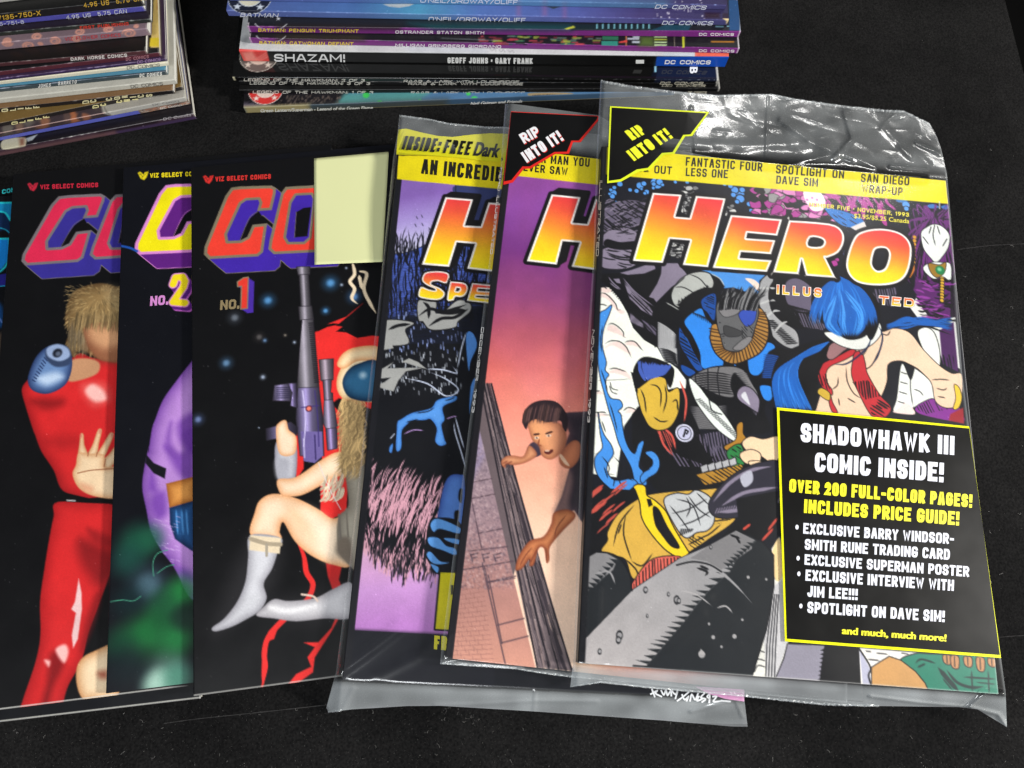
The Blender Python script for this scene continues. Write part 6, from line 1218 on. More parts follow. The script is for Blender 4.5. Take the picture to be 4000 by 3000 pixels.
ink(b, [*I_((340, 1110), (360, 1098), (392, 1108), (400, 1150)), *J_((440, 70), (490, 120), (530, 200), (590, 300), (600, 320), (560, 340), (490, 300), (420, 220), (380, 150), (370, 80), (350, 20))], (240, 206, 34), .5)
b.poly(J_((430, 100), (460, 110), (500, 190), (560, 290), (520, 290), (470, 230), (440, 180)), INKC, sm=True); b.poly(J_((400, 60), (420, 60), (430, 90), (410, 100)), INKC)
ink(b, J_((485, 70), (540, 35), (600, 40), (640, 20), (700, 50), (722, 100), (722, 170), (690, 210), (640, 220), (590, 245), (540, 190)), (190, 192, 194), .45)
for q in (((510, 90), (560, 150), (610, 220)), ((540, 60), (620, 90), (660, 190)), ((600, 45), (650, 110), (710, 150)), ((520, 130), (600, 110), (690, 60)), ((560, 190), (640, 160), (720, 110)), ((590, 50), (610, 100), (590, 150)), ((640, 30), (700, 90))): b.line(J_(*q), .5, INKC, taper=(.2, .2))
for i in range(8): b.line(J_((560 + i * 8, 235 - i * 3), (566 + i * 8, 205)), .4, INKC, sm=False)
ink(b, [*I_((700, 1190), (760, 1100), (850, 1030), (960, 990), (1035, 1000), (1035, 1180), (940, 1230), (830, 1255), (730, 1250))], (42, 40, 52), .4)
for q in (((720, 1180), (800, 1090), (900, 1030), (1000, 1010)), ((760, 1200), (860, 1140), (960, 1120), (1030, 1110)), ((740, 1230), (840, 1220), (950, 1190))): b.line(I_(*q), 1.5, LILG, taper=(.1, .1))
b.poly(I_((850, 1060), (900, 1030), (910, 1080), (870, 1110)), (176, 176, 190), sm=True)
for i in range(26): t = i / 25; x, y = 730 + 300 * t, 1235 - 50 * t; b.line(I_((x, y), (x + 10, y - 22)), .4, LILG, sm=False)
b.poly(J_((830, 60), (1030, 20), (1030, 200), (930, 260), (760, 240), (840, 150)), INKC)
for q in (((860, 210), (900, 180)), ((950, 265), (1010, 200)), ((980, 215), (1030, 150))): b.line(J_(*q), 1.0, (196, 74, 60), taper=(0, .1))
ink(b, J_((330, 495), (350, 440), (430, 350), (560, 338), (520, 380), (440, 440)), (214, 98, 84), .4); hatch(b, J_((330, 495), (350, 440), (430, 350), (560, 338), (440, 440)), 4, 1.3, .5, INKC, .7, 1)
# boulders with saw tooth shading
b.poly(J_((905, 915), (960, 700), (1000, 520), (1020, 420), (1000, 300), (1040, 240), (1060, 500), (1080, 760), (1020, 926)), (224, 222, 214)); b.poly(J_((1000, 330), (1040, 250), (1052, 420), (1020, 450)), (238, 206, 150), sm=True); b.poly(J_((960, 690), (1010, 480), (1060, 440), (1078, 745), (1020, 925), (975, 920)), (196, 194, 196))
for k in range(4): b.line(J_((972 + k * 14, 920), (978 + k * 14, 760), (1004 + k * 10, 520)), .45, INKC, sm=False)
for y in (790, 830, 860): b.line(J_((918, y + 30), (935, y), (965, y + 6)), .4, INKC)
dark = J_((830, 213), (900, 235), (960, 270), (1010, 330), (1012, 480), (975, 690), (905, 918), (340, 868), (98, 850), (98, 740), (330, 500), (560, 345), (700, 285))
b.poly(dark, (30, 33, 37)); b.line([*dark, dark[0]], .5, INKC, sm=False)
edge = [(925, 262), (830, 352), (800, 410), (700, 500), (640, 570), (580, 650), (520, 720), (470, 780), (400, 860)]
light = J_((98, 850), (98, 740), (330, 500), (560, 345), (700, 285), (830, 213), *edge, (340, 868))
b.poly(light, grad(b.c(J_((560, 360)))[0], b.c(J_((180, 860)))[0], (0, (150, 148, 150)), (1, (176, 170, 170))))
E_ = np.array(smooth(edge, False, 3), float)
for i in range(len(E_) - 1):
    p, q = E_[i], E_[i + 1]; m = (p + q) / 2; l = rng.uniform(28, 46) * (1 + .5 * (i / len(E_)))
    b.poly(J_(tuple(p), tuple(m + np.array([-l, -l * .25])), tuple(m * .6 + q * .4)), (30, 33, 37))
b.line(J_((340, 865), (420, 872), (560, 885)), 1.3, INKC, sm=False)
b.poly(J_((555, 372), (620, 355), (700, 368), (780, 420), (840, 480), (905, 560), (870, 520), (800, 455), (730, 400), (660, 375)), (150, 148, 150)); b.line(J_((545, 378), (620, 362), (700, 375), (760, 410)), .7, INKC)
b.poly(J_((610, 345), (700, 285), (830, 215), (915, 255), (905, 300), (830, 350), (760, 400), (690, 360)), (122, 120, 122)); 
for i in range(8): x, y = 915 - i * 16, 272 + i * 14; b.poly(J_((x, y), (x - 34, y - 4), (x - 8, y + 18)), (30, 33, 37))
for q in (((800, 232), (850, 250)), ((830, 240), (850, 275)), ((640, 390), (690, 410), (680, 430)), ((655, 380), (700, 400))): b.line(J_(*q), 1.0, INKC, taper=(.1, .1))
for x, y, r in ((708, 292, 6), (395, 497, 9), (505, 518, 6), (545, 545, 12), (403, 622, 5), (270, 715, 13), (265, 738, 10), (175, 793, 8), (555, 550, 8)): b.blob(*J_((x, y))[0], r * .16, (40, 40, 44), .4, sq=.7); b.blob(*J_((x + 1, y - 1))[0], r * .08, (150, 148, 150), .3)
for x, y, r in ((720, 724, 6), (822, 720, 7), (665, 806, 11), (888, 436, 5), (975, 446, 4), (190, 572, 8), (208, 514, 5), (238, 511, 5), (700, 660, 4), (760, 770, 4), (860, 640, 4)): b.blob(*J_((x, y))[0], r * .13, (160, 157, 158), .4)
b.poly(J_((650, 806), (662, 780), (682, 806)), (176, 172, 172)); b.line(J_((560, 500), (640, 520), (715, 575)), .5, (176, 172, 172), taper=(.1, .1)); b.line(J_((735, 585), (780, 575), (815, 610)), .6, (176, 172, 172), taper=(.1, .1))
sd_ = J_((112, 345), (160, 318), (210, 318), (270, 345), (318, 420), (330, 500), (98, 740)); b.poly(sd_, (30, 33, 37)); b.line(sd_[:-1], .6, INKC)
b.poly(J_((112, 345), (160, 318), (210, 322), (260, 350), (240, 400), (190, 440), (150, 480), (108, 510)), (132, 130, 132))
for i in range(9): x, y = 262 - i * 17, 352 + i * 19; b.poly(J_((x, y), (x - 40, y - 6), (x - 10, y + 20)), (30, 33, 37))
b.line(J_((150, 420), (220, 410), (250, 470)), .8, (150, 148, 150), taper=(.1, .1))
# foot of the cover on the far side
ink(b, J_((1078, 757), (1255, 765), (1245, 850), (1230, 945), (1020, 925), (1060, 830)), (140, 136, 150), .4, sm=False); b.poly(J_((1255, 765), (1420, 778), (1440, 950), (1230, 945), (1240, 860)), INKC)
for i in range(9): y = 775 + i * 20; b.poly(J_((1256 - i, y), (1236 - i * 2, y + 12), (1254 - i, y + 18)), INKC)
b.poly(J_((1420, 775), (2100, 830), (2090, 1010), (1430, 955)), (232, 228, 222)); b.poly(J_((1422, 780), (1470, 870), (1480, 965), (1438, 952)), (176, 176, 196)); b.line(J_((1420, 778), (1474, 866), (1466, 910), (1482, 965)), .7, INKC)
for q in (((1460, 830), (1520, 836)), ((1500, 800), (1560, 806)), ((1620, 800), (1660, 806)), ((1450, 790), (1480, 794))): b.line(J_(*q), .45, INKC, taper=(.2, .2))
ink(b, J_((1620, 836), (1690, 805), (1760, 806), (2090, 832), (2085, 1010), (1758, 992), (1735, 940), (1690, 890)), (38, 122, 100), .4)
ink(b, J_((1482, 968), (1482, 870), (1520, 845), (1565, 818), (1620, 836), (1690, 890), (1735, 945), (1757, 992)), (196, 148, 92), .4, sm=False)
for q, w in ((((1800, 870), (1850, 930), (1900, 985)), 2.0), (((1840, 880), (1890, 940), (1960, 965), (2020, 960)), 1.2), (((1960, 880), (1965, 990)), .7), (((2040, 880), (2045, 1000)), .6), (((1920, 915), (2080, 925)), .8), (((1820, 920), (1870, 980)), .6), (((1690, 850), (1720, 830), (1790, 850)), .8), (((1980, 940), (2080, 950)), .5), (((1700, 870), (1740, 850)), .8)): b.line(J_(*q), w, (18, 44, 44), taper=(.1, .1))
for i, x in enumerate((1825, 1862, 1925, 1985, 2040)):
    w = 34; h = (40, 55, 44, 60, 36)[i]; ink(b, J_((x, 812 + i * 4), (x + w, 815 + i * 4), (x + w, 812 + h + i * 4), (x + 6, 806 + h + i * 4)), (186, 132, 88), .35); b.line(J_((x + 16, 815 + i * 4), (x + 18, 806 + h + i * 4)), .4, INKC)
# the upper far side: blue sweep of strands, tan ribbons, red sash, pale collar leaves (no figure)
b.poly(S_((1000, 330), (1160, 300), (1190, 620), (1060, 560), (960, 380)), (226, 228, 222), soft=.5)
b.poly(S_((880, 240), (920, 180), (960, 250), (1000, 300), (940, 320)), (228, 226, 222)); ink(b, S_((930, 390), (980, 365), (1030, 400), (1060, 500), (1060, 600), (1000, 560), (950, 470)), (226, 228, 222), .4)
b.poly(S_((1062, 380), (1150, 330), (1180, 640), (1080, 590)), (70, 30, 84), soft=.6); hatch(b, S_((1062, 530), (1150, 530), (1160, 640), (1080, 600)), 6, 1.5, .8, INKC)
b.poly(S_((930, 60), (1130, 90), (1130, 320), (1050, 340), (970, 230), (900, 130)), (84, 30, 96))
for _ in range(80): x, y = rng.uniform(910, 1120), rng.uniform(60, 320); b.line(S_((x, y), (x + 30, y + 6), (x + 60, y + rng.uniform(-10, 24))), rng.uniform(.4, 1.1), INKC if rng.random() < .6 else (140, 56, 150), taper=(.1, .1))
for y in range(70, 210, 18): b.blob(*S_((1080 - (y - 70) * .02, y))[0], 1.2, (20, 16, 20), .3); b.blob(*S_((1080 - (y - 70) * .02, y))[0], .9, (206, 160, 50), .4)
BLD = (26, 92, 176)
for _ in range(60): t = rng.random(); y0 = 335 + rng.normal(0, 14); b.line(S_((735, 355 + rng.normal(0, 8)), (860, y0), (960, 330 + rng.normal(0, 10)), (1140, 350 + rng.normal(0, 22))), rng.uniform(.5, 1.2), BLD if rng.random() < .65 else INKC, taper=(.1, .1))
ink(b, S_((885, 690), (930, 580), (1010, 690), (1060, 760), (1040, 830), (920, 850), (860, 880), (780, 880), (800, 800), (830, 590)), (228, 230, 224), .3)
for q in (((820, 640), (870, 655)), ((815, 700), (870, 715)), ((808, 760), (868, 778)), ((800, 820), (862, 838)), ((880, 640), (885, 760), (900, 860)), ((900, 745), (940, 760), (965, 790))): b.line(S_(*q), .45, INKC, taper=(.2, .1))
b.poly(S_((800, 870), (860, 830), (910, 900), (780, 890)), PKC, sm=True)
ink(b, S_((915, 860), (1000, 810), (1040, 815), (1110, 860), (1170, 850), (1200, 890), (1200, 950), (960, 905)), (126, 42, 138), .35); hatch(b, S_((915, 860), (1000, 810), (1110, 860), (1170, 860), (960, 905)), 24, 1.4, .5, INKC, .3, .7); b.poly(S_((1130, 900), (1210, 860), (1215, 960), (1120, 940)), (150, 34, 44), soft=.6)
SKT = (230, 198, 170)
ink(b, S_((300, 870), (330, 760), (360, 600), (420, 560), (520, 540), (600, 420), (720, 390), (790, 370), (880, 400), (960, 500), (1060, 600), (1140, 650), (1200, 660), (1190, 830), (1110, 860), (1040, 820), (1010, 700), (920, 620), (830, 570), (745, 590), (735, 700), (700, 790), (640, 880), (660, 930), (300, 900)), SKT, .35)
for q in (((435, 670), (430, 720), (395, 750)), ((485, 600), (490, 690), (530, 770), (590, 810)), ((740, 590), (745, 680), (710, 780)), ((560, 640), (640, 600), (690, 500)), ((830, 575), (920, 615), (1000, 690)), ((435, 800), (445, 850)), ((490, 800), (545, 832)), ((1010, 690), (1060, 685), (1130, 690)), ((1040, 740), (1090, 750), (1110, 735)), ((1050, 790), (1100, 800)), ((700, 400), (740, 410), (760, 380))): b.line(S_(*q), .5, INKC, taper=(.1, .1))
ink(b, S_((1155, 720), (1185, 740), (1200, 800), (1180, 860), (1150, 865), (1165, 800)), (226, 190, 56), .3)
RSH = (186, 44, 52)
ink(b, S_((310, 640), (340, 590), (440, 540), (520, 500), (540, 520), (480, 560), (390, 600), (360, 640), (360, 700), (395, 750), (390, 780), (330, 720)), RSH, .35); ink(b, S_((540, 520), (580, 520), (600, 580), (615, 650), (690, 780), (760, 860), (720, 920), (640, 905), (560, 760), (520, 660), (525, 580)), RSH, .35)
hatch(b, S_((520, 700), (620, 690), (700, 790), (600, 810)), 4, 1.3, .7, INKC, .6, 1); hatch(b, S_((310, 640), (360, 650), (390, 770), (330, 720)), 14, 1.3, .6, INKC, .6, 1); hatch(b, S_((620, 820), (700, 790), (760, 860), (720, 920), (640, 905)), 60, 1.4, .9, INKC, .3, .8)
ink(b, S_((385, 780), (400, 830), (430, 890), (400, 885), (380, 830)), RSH, .3); ink(b, S_((310, 770), (330, 740), (380, 770), (375, 815)), (206, 170, 60), .3)
ink(b, S_((365, 540), (380, 480), (430, 450), (500, 450), (540, 470), (480, 500), (400, 560)), (150, 110, 112), .35); ink(b, S_((560, 470), (620, 400), (650, 350), (660, 400), (620, 480), (585, 530)), (150, 110, 112), .35)
# strands: a big sweep and a cap of blue over a pale rounded stone
ink(b, S_((45, 860), (20, 700), (60, 560), (140, 500), (280, 450), (380, 440), (350, 560), (310, 660), (300, 800), (270, 890), (60, 870)), INKC, .2)
for _ in range(150):
    t = rng.random(); b.line(S_((380 - 60 * t, 450 + 60 * t), (220 - 140 * t + 20, 520 + 80 * t), (120 - 80 * t + rng.normal(0, 8) + 60 * (1 - t), 660 + 40 * t), (50 + 230 * (1 - t), 880)), rng.uniform(.5, 1.3), BLD if rng.random() < .7 else (50, 130, 220), taper=(.1, .1), alpha=.9)
ink(b, S_((350, 400), (420, 400), (500, 440), (600, 420), (680, 330), (700, 400), (640, 470), (560, 500), (440, 470)), (226, 228, 222), .35)
ink(b, S_((270, 190), (290, 110), (350, 60), (420, 40), (500, 70), (580, 100), (660, 170), (690, 250), (690, 330), (640, 440), (600, 360), (585, 230), (590, 330), (560, 400), (500, 430), (430, 400), (370, 350), (330, 330), (280, 260)), INKC, .2)
for _ in range(190):
    t = rng.random(); x = 280 + 370 * t
    b.line(S_((430 + 20 * t, 50), (x + (450 - x) * .35, 110 + 30 * abs(t - .4)), (x, 190 + 60 * abs(t - .4)), (x + (t - .45) * 60, 250 + rng.uniform(0, 90) + 60 * abs(t - .4))), rng.uniform(.5, 1.2), BLD if rng.random() < .75 else (40, 120, 210), taper=(.1, .05), alpha=.92)
for _ in range(120):
    t = rng.random(); x = 370 + 220 * t; b.line(S_((420 + 60 * t, 120 + rng.uniform(0, 90)), (x, 260 + rng.uniform(-20, 20)), (x + (t - .5) * 20, 330 + rng.uniform(0, 40)), (440 + 110 * t, 410 + rng.uniform(-10, 16))), rng.uniform(.5, 1.2), BLD if rng.random() < .7 else (70, 150, 230), taper=(.1, .05), alpha=.92)
for q in (((640, 420), (620, 480), (560, 540), (480, 590), (400, 590)), ((690, 360), (710, 430), (680, 540), (640, 600))): b.line(S_(*q), .8, (20, 36, 70), taper=(.3, .05))
# title, band, spine
b.poly(Q_((64, 400), (1830, 565), (1840, 712), (210, 573), (60, 560)), (228, 212, 18)); b.poly(Q_((64, 560), (62, 590), (210, 600), (215, 573)), (18, 19, 28))
b.line(Q_((1782, 700), (1783, 735)), .5, (206, 206, 206), sm=False)
b.poly(Q_((255, 540), (268, 534), (272, 544), (258, 548)), (30, 28, 20)); b.poly(Q_((278, 538), (300, 538), (305, 548), (280, 549)), (30, 28, 20))
mast(b, [Q_((325, 655), (472, 665), (440, 776), (512, 782), (545, 671), (695, 684), (606, 1032), (478, 1021), (515, 897), (413, 889), (376, 1010), (224, 1000))], Q_((500, 660))[0], Q_((420, 1015))[0])
mast(b, [Q_((722, 768), (982, 790), (958, 872), (806, 858), (800, 886), (948, 896), (926, 966), (774, 955), (766, 986), (930, 998), (905, 1056), (630, 1036))], Q_((850, 770))[0], Q_((760, 1050))[0])
mast(b, [smooth(Q_((1018, 795), (1022, 795), (1220, 811), (1285, 845), (1297, 900), (1268, 958), (1210, 985), (1206, 990), (1252, 1084), (1248, 1086), (1108, 1075), (1104, 1073), (1084, 1000), (1080, 1000), (1066, 1066), (1062, 1068), (940, 1058), (938, 1054)), True, 3), smooth(Q_((1126, 882), (1175, 885), (1196, 903), (1178, 928), (1116, 924)), True, 3)], Q_((1150, 800))[0], Q_((1080, 1072))[0])
mast(b, [smooth(Q_((1345, 890), (1400, 848), (1500, 838), (1595, 866), (1640, 935), (1622, 1055), (1565, 1112), (1450, 1125), (1350, 1100), (1308, 1020))), smooth(Q_((1465, 938), (1510, 938), (1526, 972), (1506, 1036), (1466, 1050), (1440, 1018), (1448, 962)))], Q_((1480, 842))[0], Q_((1450, 1122))[0])
b.band(-1, 400, -1, TM + 2.9, (20, 20, 25)); b.wear((150, 150, 156), n=120, amp=.14, lo=.1, hi=.8, where=TM + 2.6, alpha=.5)
b.band(0, 400, TM + b.D - .3, TM + b.D + 1, (206, 204, 200), alpha=.6); b.band(b.W - .3, b.W + 1, 0, 300, (216, 214, 208), alpha=.6)
b.build('magazine', 'bagged magazine with a busy inked cover and full red to yellow title, topmost', 'magazine', 'bagged magazines overlapping at the front')
T = Lettering(); KB = (34, 32, 22)
for s, p0, p1, up in (('FANTASTIC FOUR', (492, 517), (881, 547), (3, -46)), ('LESS ONE', (492, 569), (706, 581), (3, -44)), ('SPOTLIGHT ON', (950, 556), (1296, 583), (4, -46)), ('DAVE SIM', (952, 608), (1164, 624), (3, -43)), ('SAN DIEGO', (1382, 600), (1628, 618), (3, -45)), ('WRAP-UP', (1386, 652), (1594, 670), (3, -43)), ('OUT', (332, 555), (421, 562), (3, -42))):
    T.sign(s, Q_(p0)[0], Q_(p1)[0], np.array(up) * .74, KB, b.on_cover, .17, .16)
T.sign('NUMBER FIVE \u2022 NOVEMBER, 1993', Q_((1120, 724))[0], Q_((1627, 777))[0], (1, -16), (226, 214, 60), b.on_cover, .2, .18); T.line('$3.95/$5.25 Canada', Q_((1347, 782))[0], Q_((1628, 810))[0], (1, -17), (226, 214, 60), b.on_cover, .012)
for gr, c_, bt, lf in ((6.5, (16, 14, 18), None, .05), (4.5, (246, 240, 236), None, .09), (0, (226, 72, 52), (244, 206, 40), .13)):
    T.key = 1; T.sign('ILLUS', S_((55, 154))[0], S_((330, 176))[0], (1, -34), c_, b.on_cover, .22, .45, lift=lf, bottom=bt, grow=gr); T.sign('TED', S_((687, 218))[0], S_((903, 238))[0], (2, -32), c_, b.on_cover, .22, .45, lift=lf, bottom=bt, grow=gr)
T.key = None
xs3 = lambda y: 2343 - .052 * (y - 705)
side(b, 'ILLUSTRATED', 705, 1000, xs3, (196, 184, 170)); side(b, 'NOVEMBER', 1288, 1522, xs3, (206, 194, 190)); side(b, '1993', 1555, 1650, xs3, (206, 200, 198))
T.build('lettering', b.root)

# ------------------------------------------------------------------ clear bags round the magazines
def smst(x): x = np.clip(x, 0, 1); return x * x * (3 - 2 * x)
def along(pts):
    p = np.asarray(pts, float); l = np.concatenate([[0], np.cumsum(np.linalg.norm(np.diff(p, axis=0), axis=1))]); l /= l[-1]
    return lambda t: np.stack([np.interp(t, l, p[:, 0]), np.interp(t, l, p[:, 1])], -1)
def crumple(X, Y, cell, seed):                 # creased sheet: distance to scattered points
    g = np.random.default_rng(seed); x0, x1, y0, y1 = X.min(), X.max(), Y.min(), Y.max()
    n = max(4, int((x1 - x0) * (y1 - y0) / cell ** 2)); p = np.stack([g.uniform(x0, x1, n), g.uniform(y0, y1, n)], 1)
    k = g.uniform(.6, 1.5, n); m1 = np.full(X.shape, 1e9); m2 = np.full(X.shape, 1e9)
    for (a, c), kk in zip(p, k):
        d = np.hypot(X - a, (Y - c) * 1.0) * kk; m2 = np.minimum(m2, np.maximum(m1, d)); m1 = np.minimum(m1, d)
    return np.clip((m2 - m1) / cell, 0, 1.2)
class Bag:
    def __init__(s, mag, top, bottom, left, right, drop, label, milk=(.010, .034, .085), wr=(.05, 1.2, .5), flat=0.0, ridges=(), seed=1, flap2=True, nu=230, nv=330):
        s.mag = mag; T_, B_, L_, R_ = along(top), along(bottom), along(left), along(right)
        t = np.concatenate([np.linspace(0, .16, int(nv * .3))[:-1], np.linspace(.16, .90, int(nv * .45))[:-1], np.linspace(.90, 1, int(nv * .25))])
        S, Tt = np.meshgrid(np.linspace(0, 1, nu), t)
        c00, c10, c01, c11 = T_(0), T_(1), B_(0), B_(1)
        px = (1 - Tt)[..., None] * T_(S) + Tt[..., None] * B_(S) + (1 - S)[..., None] * L_(Tt) + S[..., None] * R_(Tt) \
            - ((1 - S) * (1 - Tt))[..., None] * c00 - (S * (1 - Tt))[..., None] * c10 - ((1 - S) * Tt)[..., None] * c01 - (S * Tt)[..., None] * c11
        s.drop, s.flat = drop, flat
        u, d = s.ud(px); e_top, e_bot, e_side, e = s.edges(u, d)
        base = s.base(u, d)
        k_top, k_bot = smst((e_top - 1) / 7), smst((e_bot + 1) / 4)
        k_side = smst((e_side - .5) / 4)
        A = wr[0] + wr[1] * k_top * smst((S - flat) / .25 + .15) + wr[2] * k_bot + .25 * k_side
        h = (crumple(u, d, 24, seed) - .4) * .55 + (crumple(u, d, 8, seed + 1) - .4) * .05 + (vnoise(u + 300, d + 300, 26, seed) - .5) * 1.7 + (vnoise(u + 300, d + 300, 12, seed + 2) - .5) * .5
        off = base + A * h + (vnoise(u + 300, d + 300, 45, seed + 5) - .5) * .12
        for pts, hh, ww in ridges:
            q = np.asarray(pts, float); D_ = np.full(u.shape, 1e9); Qf = np.zeros(u.shape)
            for a, c in zip(q[:-1], q[1:]):
                ee = c - a; tt = np.clip(((px - a) @ ee) / (ee @ ee), 0, 1); dd = np.hypot(px[..., 0] - a[0] - tt * ee[0], px[..., 1] - a[1] - tt * ee[1])
                D_ = np.minimum(D_, dd)
            off = off + hh * np.exp(-(D_ / ww) ** 2)
        g = np.random.default_rng(seed + 77)
        for _ in range(34):                    # sharp little creases in the loose ends of the bag
            a = T_(g.uniform(flat, 1)) + np.array([g.uniform(-20, 20), g.uniform(10, 170)]); an = g.normal(.12, .7); l = g.uniform(60, 260)
            c = a + l * np.array([math.cos(an), math.sin(an)]); ee = c - a; tt = ((px - a) @ ee) / (ee @ ee); dd = np.abs((px[..., 0] - a[0]) * ee[1] - (px[..., 1] - a[1]) * ee[0]) / l
            off = off + g.uniform(.12, .5) * g.choice([-1, 1]) * np.exp(-dd / g.uniform(3.5, 8)) * smst(1 - np.abs(tt - .5) * 2) * k_top * min(1, wr[1])
        mk = milk[0] + milk[1] * np.maximum(k_top, k_side) + milk[2] * k_bot  # milky film, plus reflected light on the loose ends put into its whiteness
        mk = mk * (.45 + .55 * vnoise(u + 300, d + 300, 7, seed + 9) + .6 * vnoise(u * .25 + 300, d * .25 + u * .6 + 300, 5, seed + 10))
        rim = np.minimum.reduce([S * 1.0, (1 - S)]) * 200; mk = np.maximum(mk, .16 * np.exp(-(rim / 1.0) ** 2))
        V = s.pos(px, off).reshape(-1, 3); F_ = grid_faces(nu, len(t))[:, ::-1]; M = mk.ravel()
        if flap2:
            off2 = off - .6 - .5 * A * (crumple(u, d, 9, seed + 20) + .2) - .5
            V2 = s.pos(px, off2).reshape(-1, 3); keep = ((e_top > .5) | (e_bot > .5)).ravel()
            F2 = F_[keep[F_].all(1)]; ids = np.unique(F2); mp = np.zeros(len(V2), int); mp[ids] = np.arange(len(ids)) + len(V)
            F_ = np.concatenate([F_, mp[F2]]); V = np.concatenate([V, V2[ids]]); M = np.concatenate([M, M[ids] * .8])
        s.root = empty('plastic_bag', mag.O + mag.eu * mag.W / 2 + mag.ed * mag.D / 2, label, 'plastic bag', 'clear bags round the magazines')
        mesh_obj('film', V, F_, M_FILM, s.root, milk=M)
        s.T_, s.B_ = T_, B_
    def ud(s, px):
        sh = px.shape[:-1]; m = s.mag; h = hits(px.reshape(-1, 2), m.top + m.en * .7, m.en) - m.top
        return (h @ m.eu).reshape(sh), (h @ m.ed).reshape(sh)
    def edges(s, u, d):
        m = s.mag; a = -u; c = u - m.W; e_s = np.maximum(-d, d - m.D)
        return a, c, e_s, None
    def base(s, u, d):
        m = s.mag; a, c, e, _ = s.edges(u, d); dt, db, dl, dr = s.drop
        fl = smst((d / m.D - s.flat) / .25) if s.flat else 1.0
        return .75 - dt * smst((a - 2) / 40) * fl - db * smst((c + 1) / 16) - dl * smst((-d + .5) / 7) * (d < 2) - dr * smst((d - m.D - 3) / 12)
    def pos(s, px, off):
        sh = px.shape[:-1]; p = px.reshape(-1, 2); m = s.mag; o = np.broadcast_to(off, sh).ravel()
        d = np.stack([(p[:, 0] - 2000) / FPX, (p[:, 1] - 1500) / FPX, np.ones(len(p))], 1) @ _R.T
        k = (np.dot(m.top - CAM, m.en) + o) / (d @ m.en); return (CAM + d * k[:, None]).reshape(*sh, 3)
    def place(s, dz):                          # lettering just under the film
        def f(px, lift):
            px = np.asarray(px, float); u, d = s.ud(px); return s.pos(px, s.base(u, d) + dz + lift)
        return f
    def panel(s, rings, name='printed_panel', dz=-.28):
        """flat ink areas: list of (outline px, colour); each is cut to a fine grid so that it follows the film"""
        V, F_, C, n = [], [], [], 0
        for k, (pts, col) in enumerate(rings):
            p = np.asarray(pts, float); px = []
            for a, c in zip(p, np.roll(p, -1, 0)):
                px += [a + (c - a) * t for t in np.linspace(0, 1, 6)[:-1]]
            px = np.array(px); u, d = s.ud(px); v = s.pos(px, s.base(u, d) + dz + k * .05)
            V.append(v); F_.append(tuple(range(n, n + len(v)))); n += len(v); C.append(np.broadcast_to(albedo(col), (len(v), 3)))
        return mesh_obj(name, np.concatenate(V), F_, M_PANEL, s.root, sm=False, attr=np.concatenate(C))
    def torn(s, which, t0=0.0, t1=1.0, n=420, w=5.0, jag=5.0, milk=.30, zz=.6):
        f = s.T_ if which == 'top' else s.B_; sg = 1 if which == 'top' else -1
        t = np.linspace(t0, t1, n); p = f(t); jj = rng.normal(0, 1, n); tooth = np.abs((np.arange(n) * .37) % 1 - .5) * 2
        a = p + np.stack([rng.normal(0, 1, n), sg * (w + rng.uniform(0, 3, n))], 1); c = p - np.stack([rng.normal(0, 1, n), sg * jag * (tooth * .7 + rng.uniform(0, .5, n))], 1)
        u, d = s.ud(p); b0 = s.base(u, d); wob = np.cumsum(rng.normal(0, .25, n)); wob -= np.convolve(wob, np.ones(25) / 25, 'same')
        V = np.concatenate([s.pos(a, b0 + .2 + zz * wob * .4), s.pos(p, b0 + .5 + zz * (wob + .3 * jj)), s.pos(c, b0 + .1 + zz * .6 * np.roll(jj, 2))])
        i = np.arange(n - 1); F_ = np.concatenate([np.stack([i, i + 1, i + 1 + n, i + n], 1), np.stack([i + n, i + 1 + n, i + 1 + 2 * n, i + 2 * n], 1)])
        mesh_obj('torn_edge', V, F_, M_FILM, s.root, milk=np.concatenate([np.full(n, milk * .3), np.full(n, milk), np.full(n, milk * .8)]), sm=False)

# lowest bag
bg1 = Bag(mag1, [(1560, 450), (1680, 466), (1745, 481), (1897, 496), (1967, 497), (2300, 520), (2700, 575)],
          [(1270, 2783), (1375, 2771), (1589, 2758), (1721, 2757), (2087, 2779), (2583, 2814), (2921, 2843)],
          [(1560, 450), (1553, 520), (1535, 620), (1475, 1220), (1456, 1380), (1354, 2300), (1312, 2627), (1270, 2783)],
          [(2700, 575), (2860, 2100), (2906, 2720), (2921, 2843)], (4, 15, 8, 5), 'crumpled clear bag round the black field magazine, lowest of the bags',
          milk=(.003, .09, .22), wr=(.11, .55, .3), seed=11,
          ridges=[([(1322, 2630), (1420, 2560), (1590, 2430)], 1.2, 24), ([(1480, 2640), (1640, 2560), (1760, 2440)], .5, 26), ([(1300, 2700), (1330, 2630), (1350, 2560)], .5, 9), ([(1700, 2755), (1850, 2752), (2090, 2738), (2330, 2740)], .5, 9), ([(2091, 2700), (2087, 2779)], .5, 5), ([(2700, 2780), (2880, 2730), (2906, 2700)], .9, 8), ([(2860, 2700), (2900, 2800)], .7, 6), ([(1330, 2790), (1380, 2690)], .5, 10)])
bg1.torn('bottom', 0, .04, 40, milk=.3); bg1.torn('top', 0, .5, 160, 4, 3)
pn1 = bg1.panel([(G_((472, 158), (530, 152), (640, 180), (760, 205), (860, 212), (1000, 195), (1130, 185), (1260, 190), (1260, 395), (1100, 385), (900, 360), (700, 345), (458, 338), (462, 260)), (212, 206, 26))])
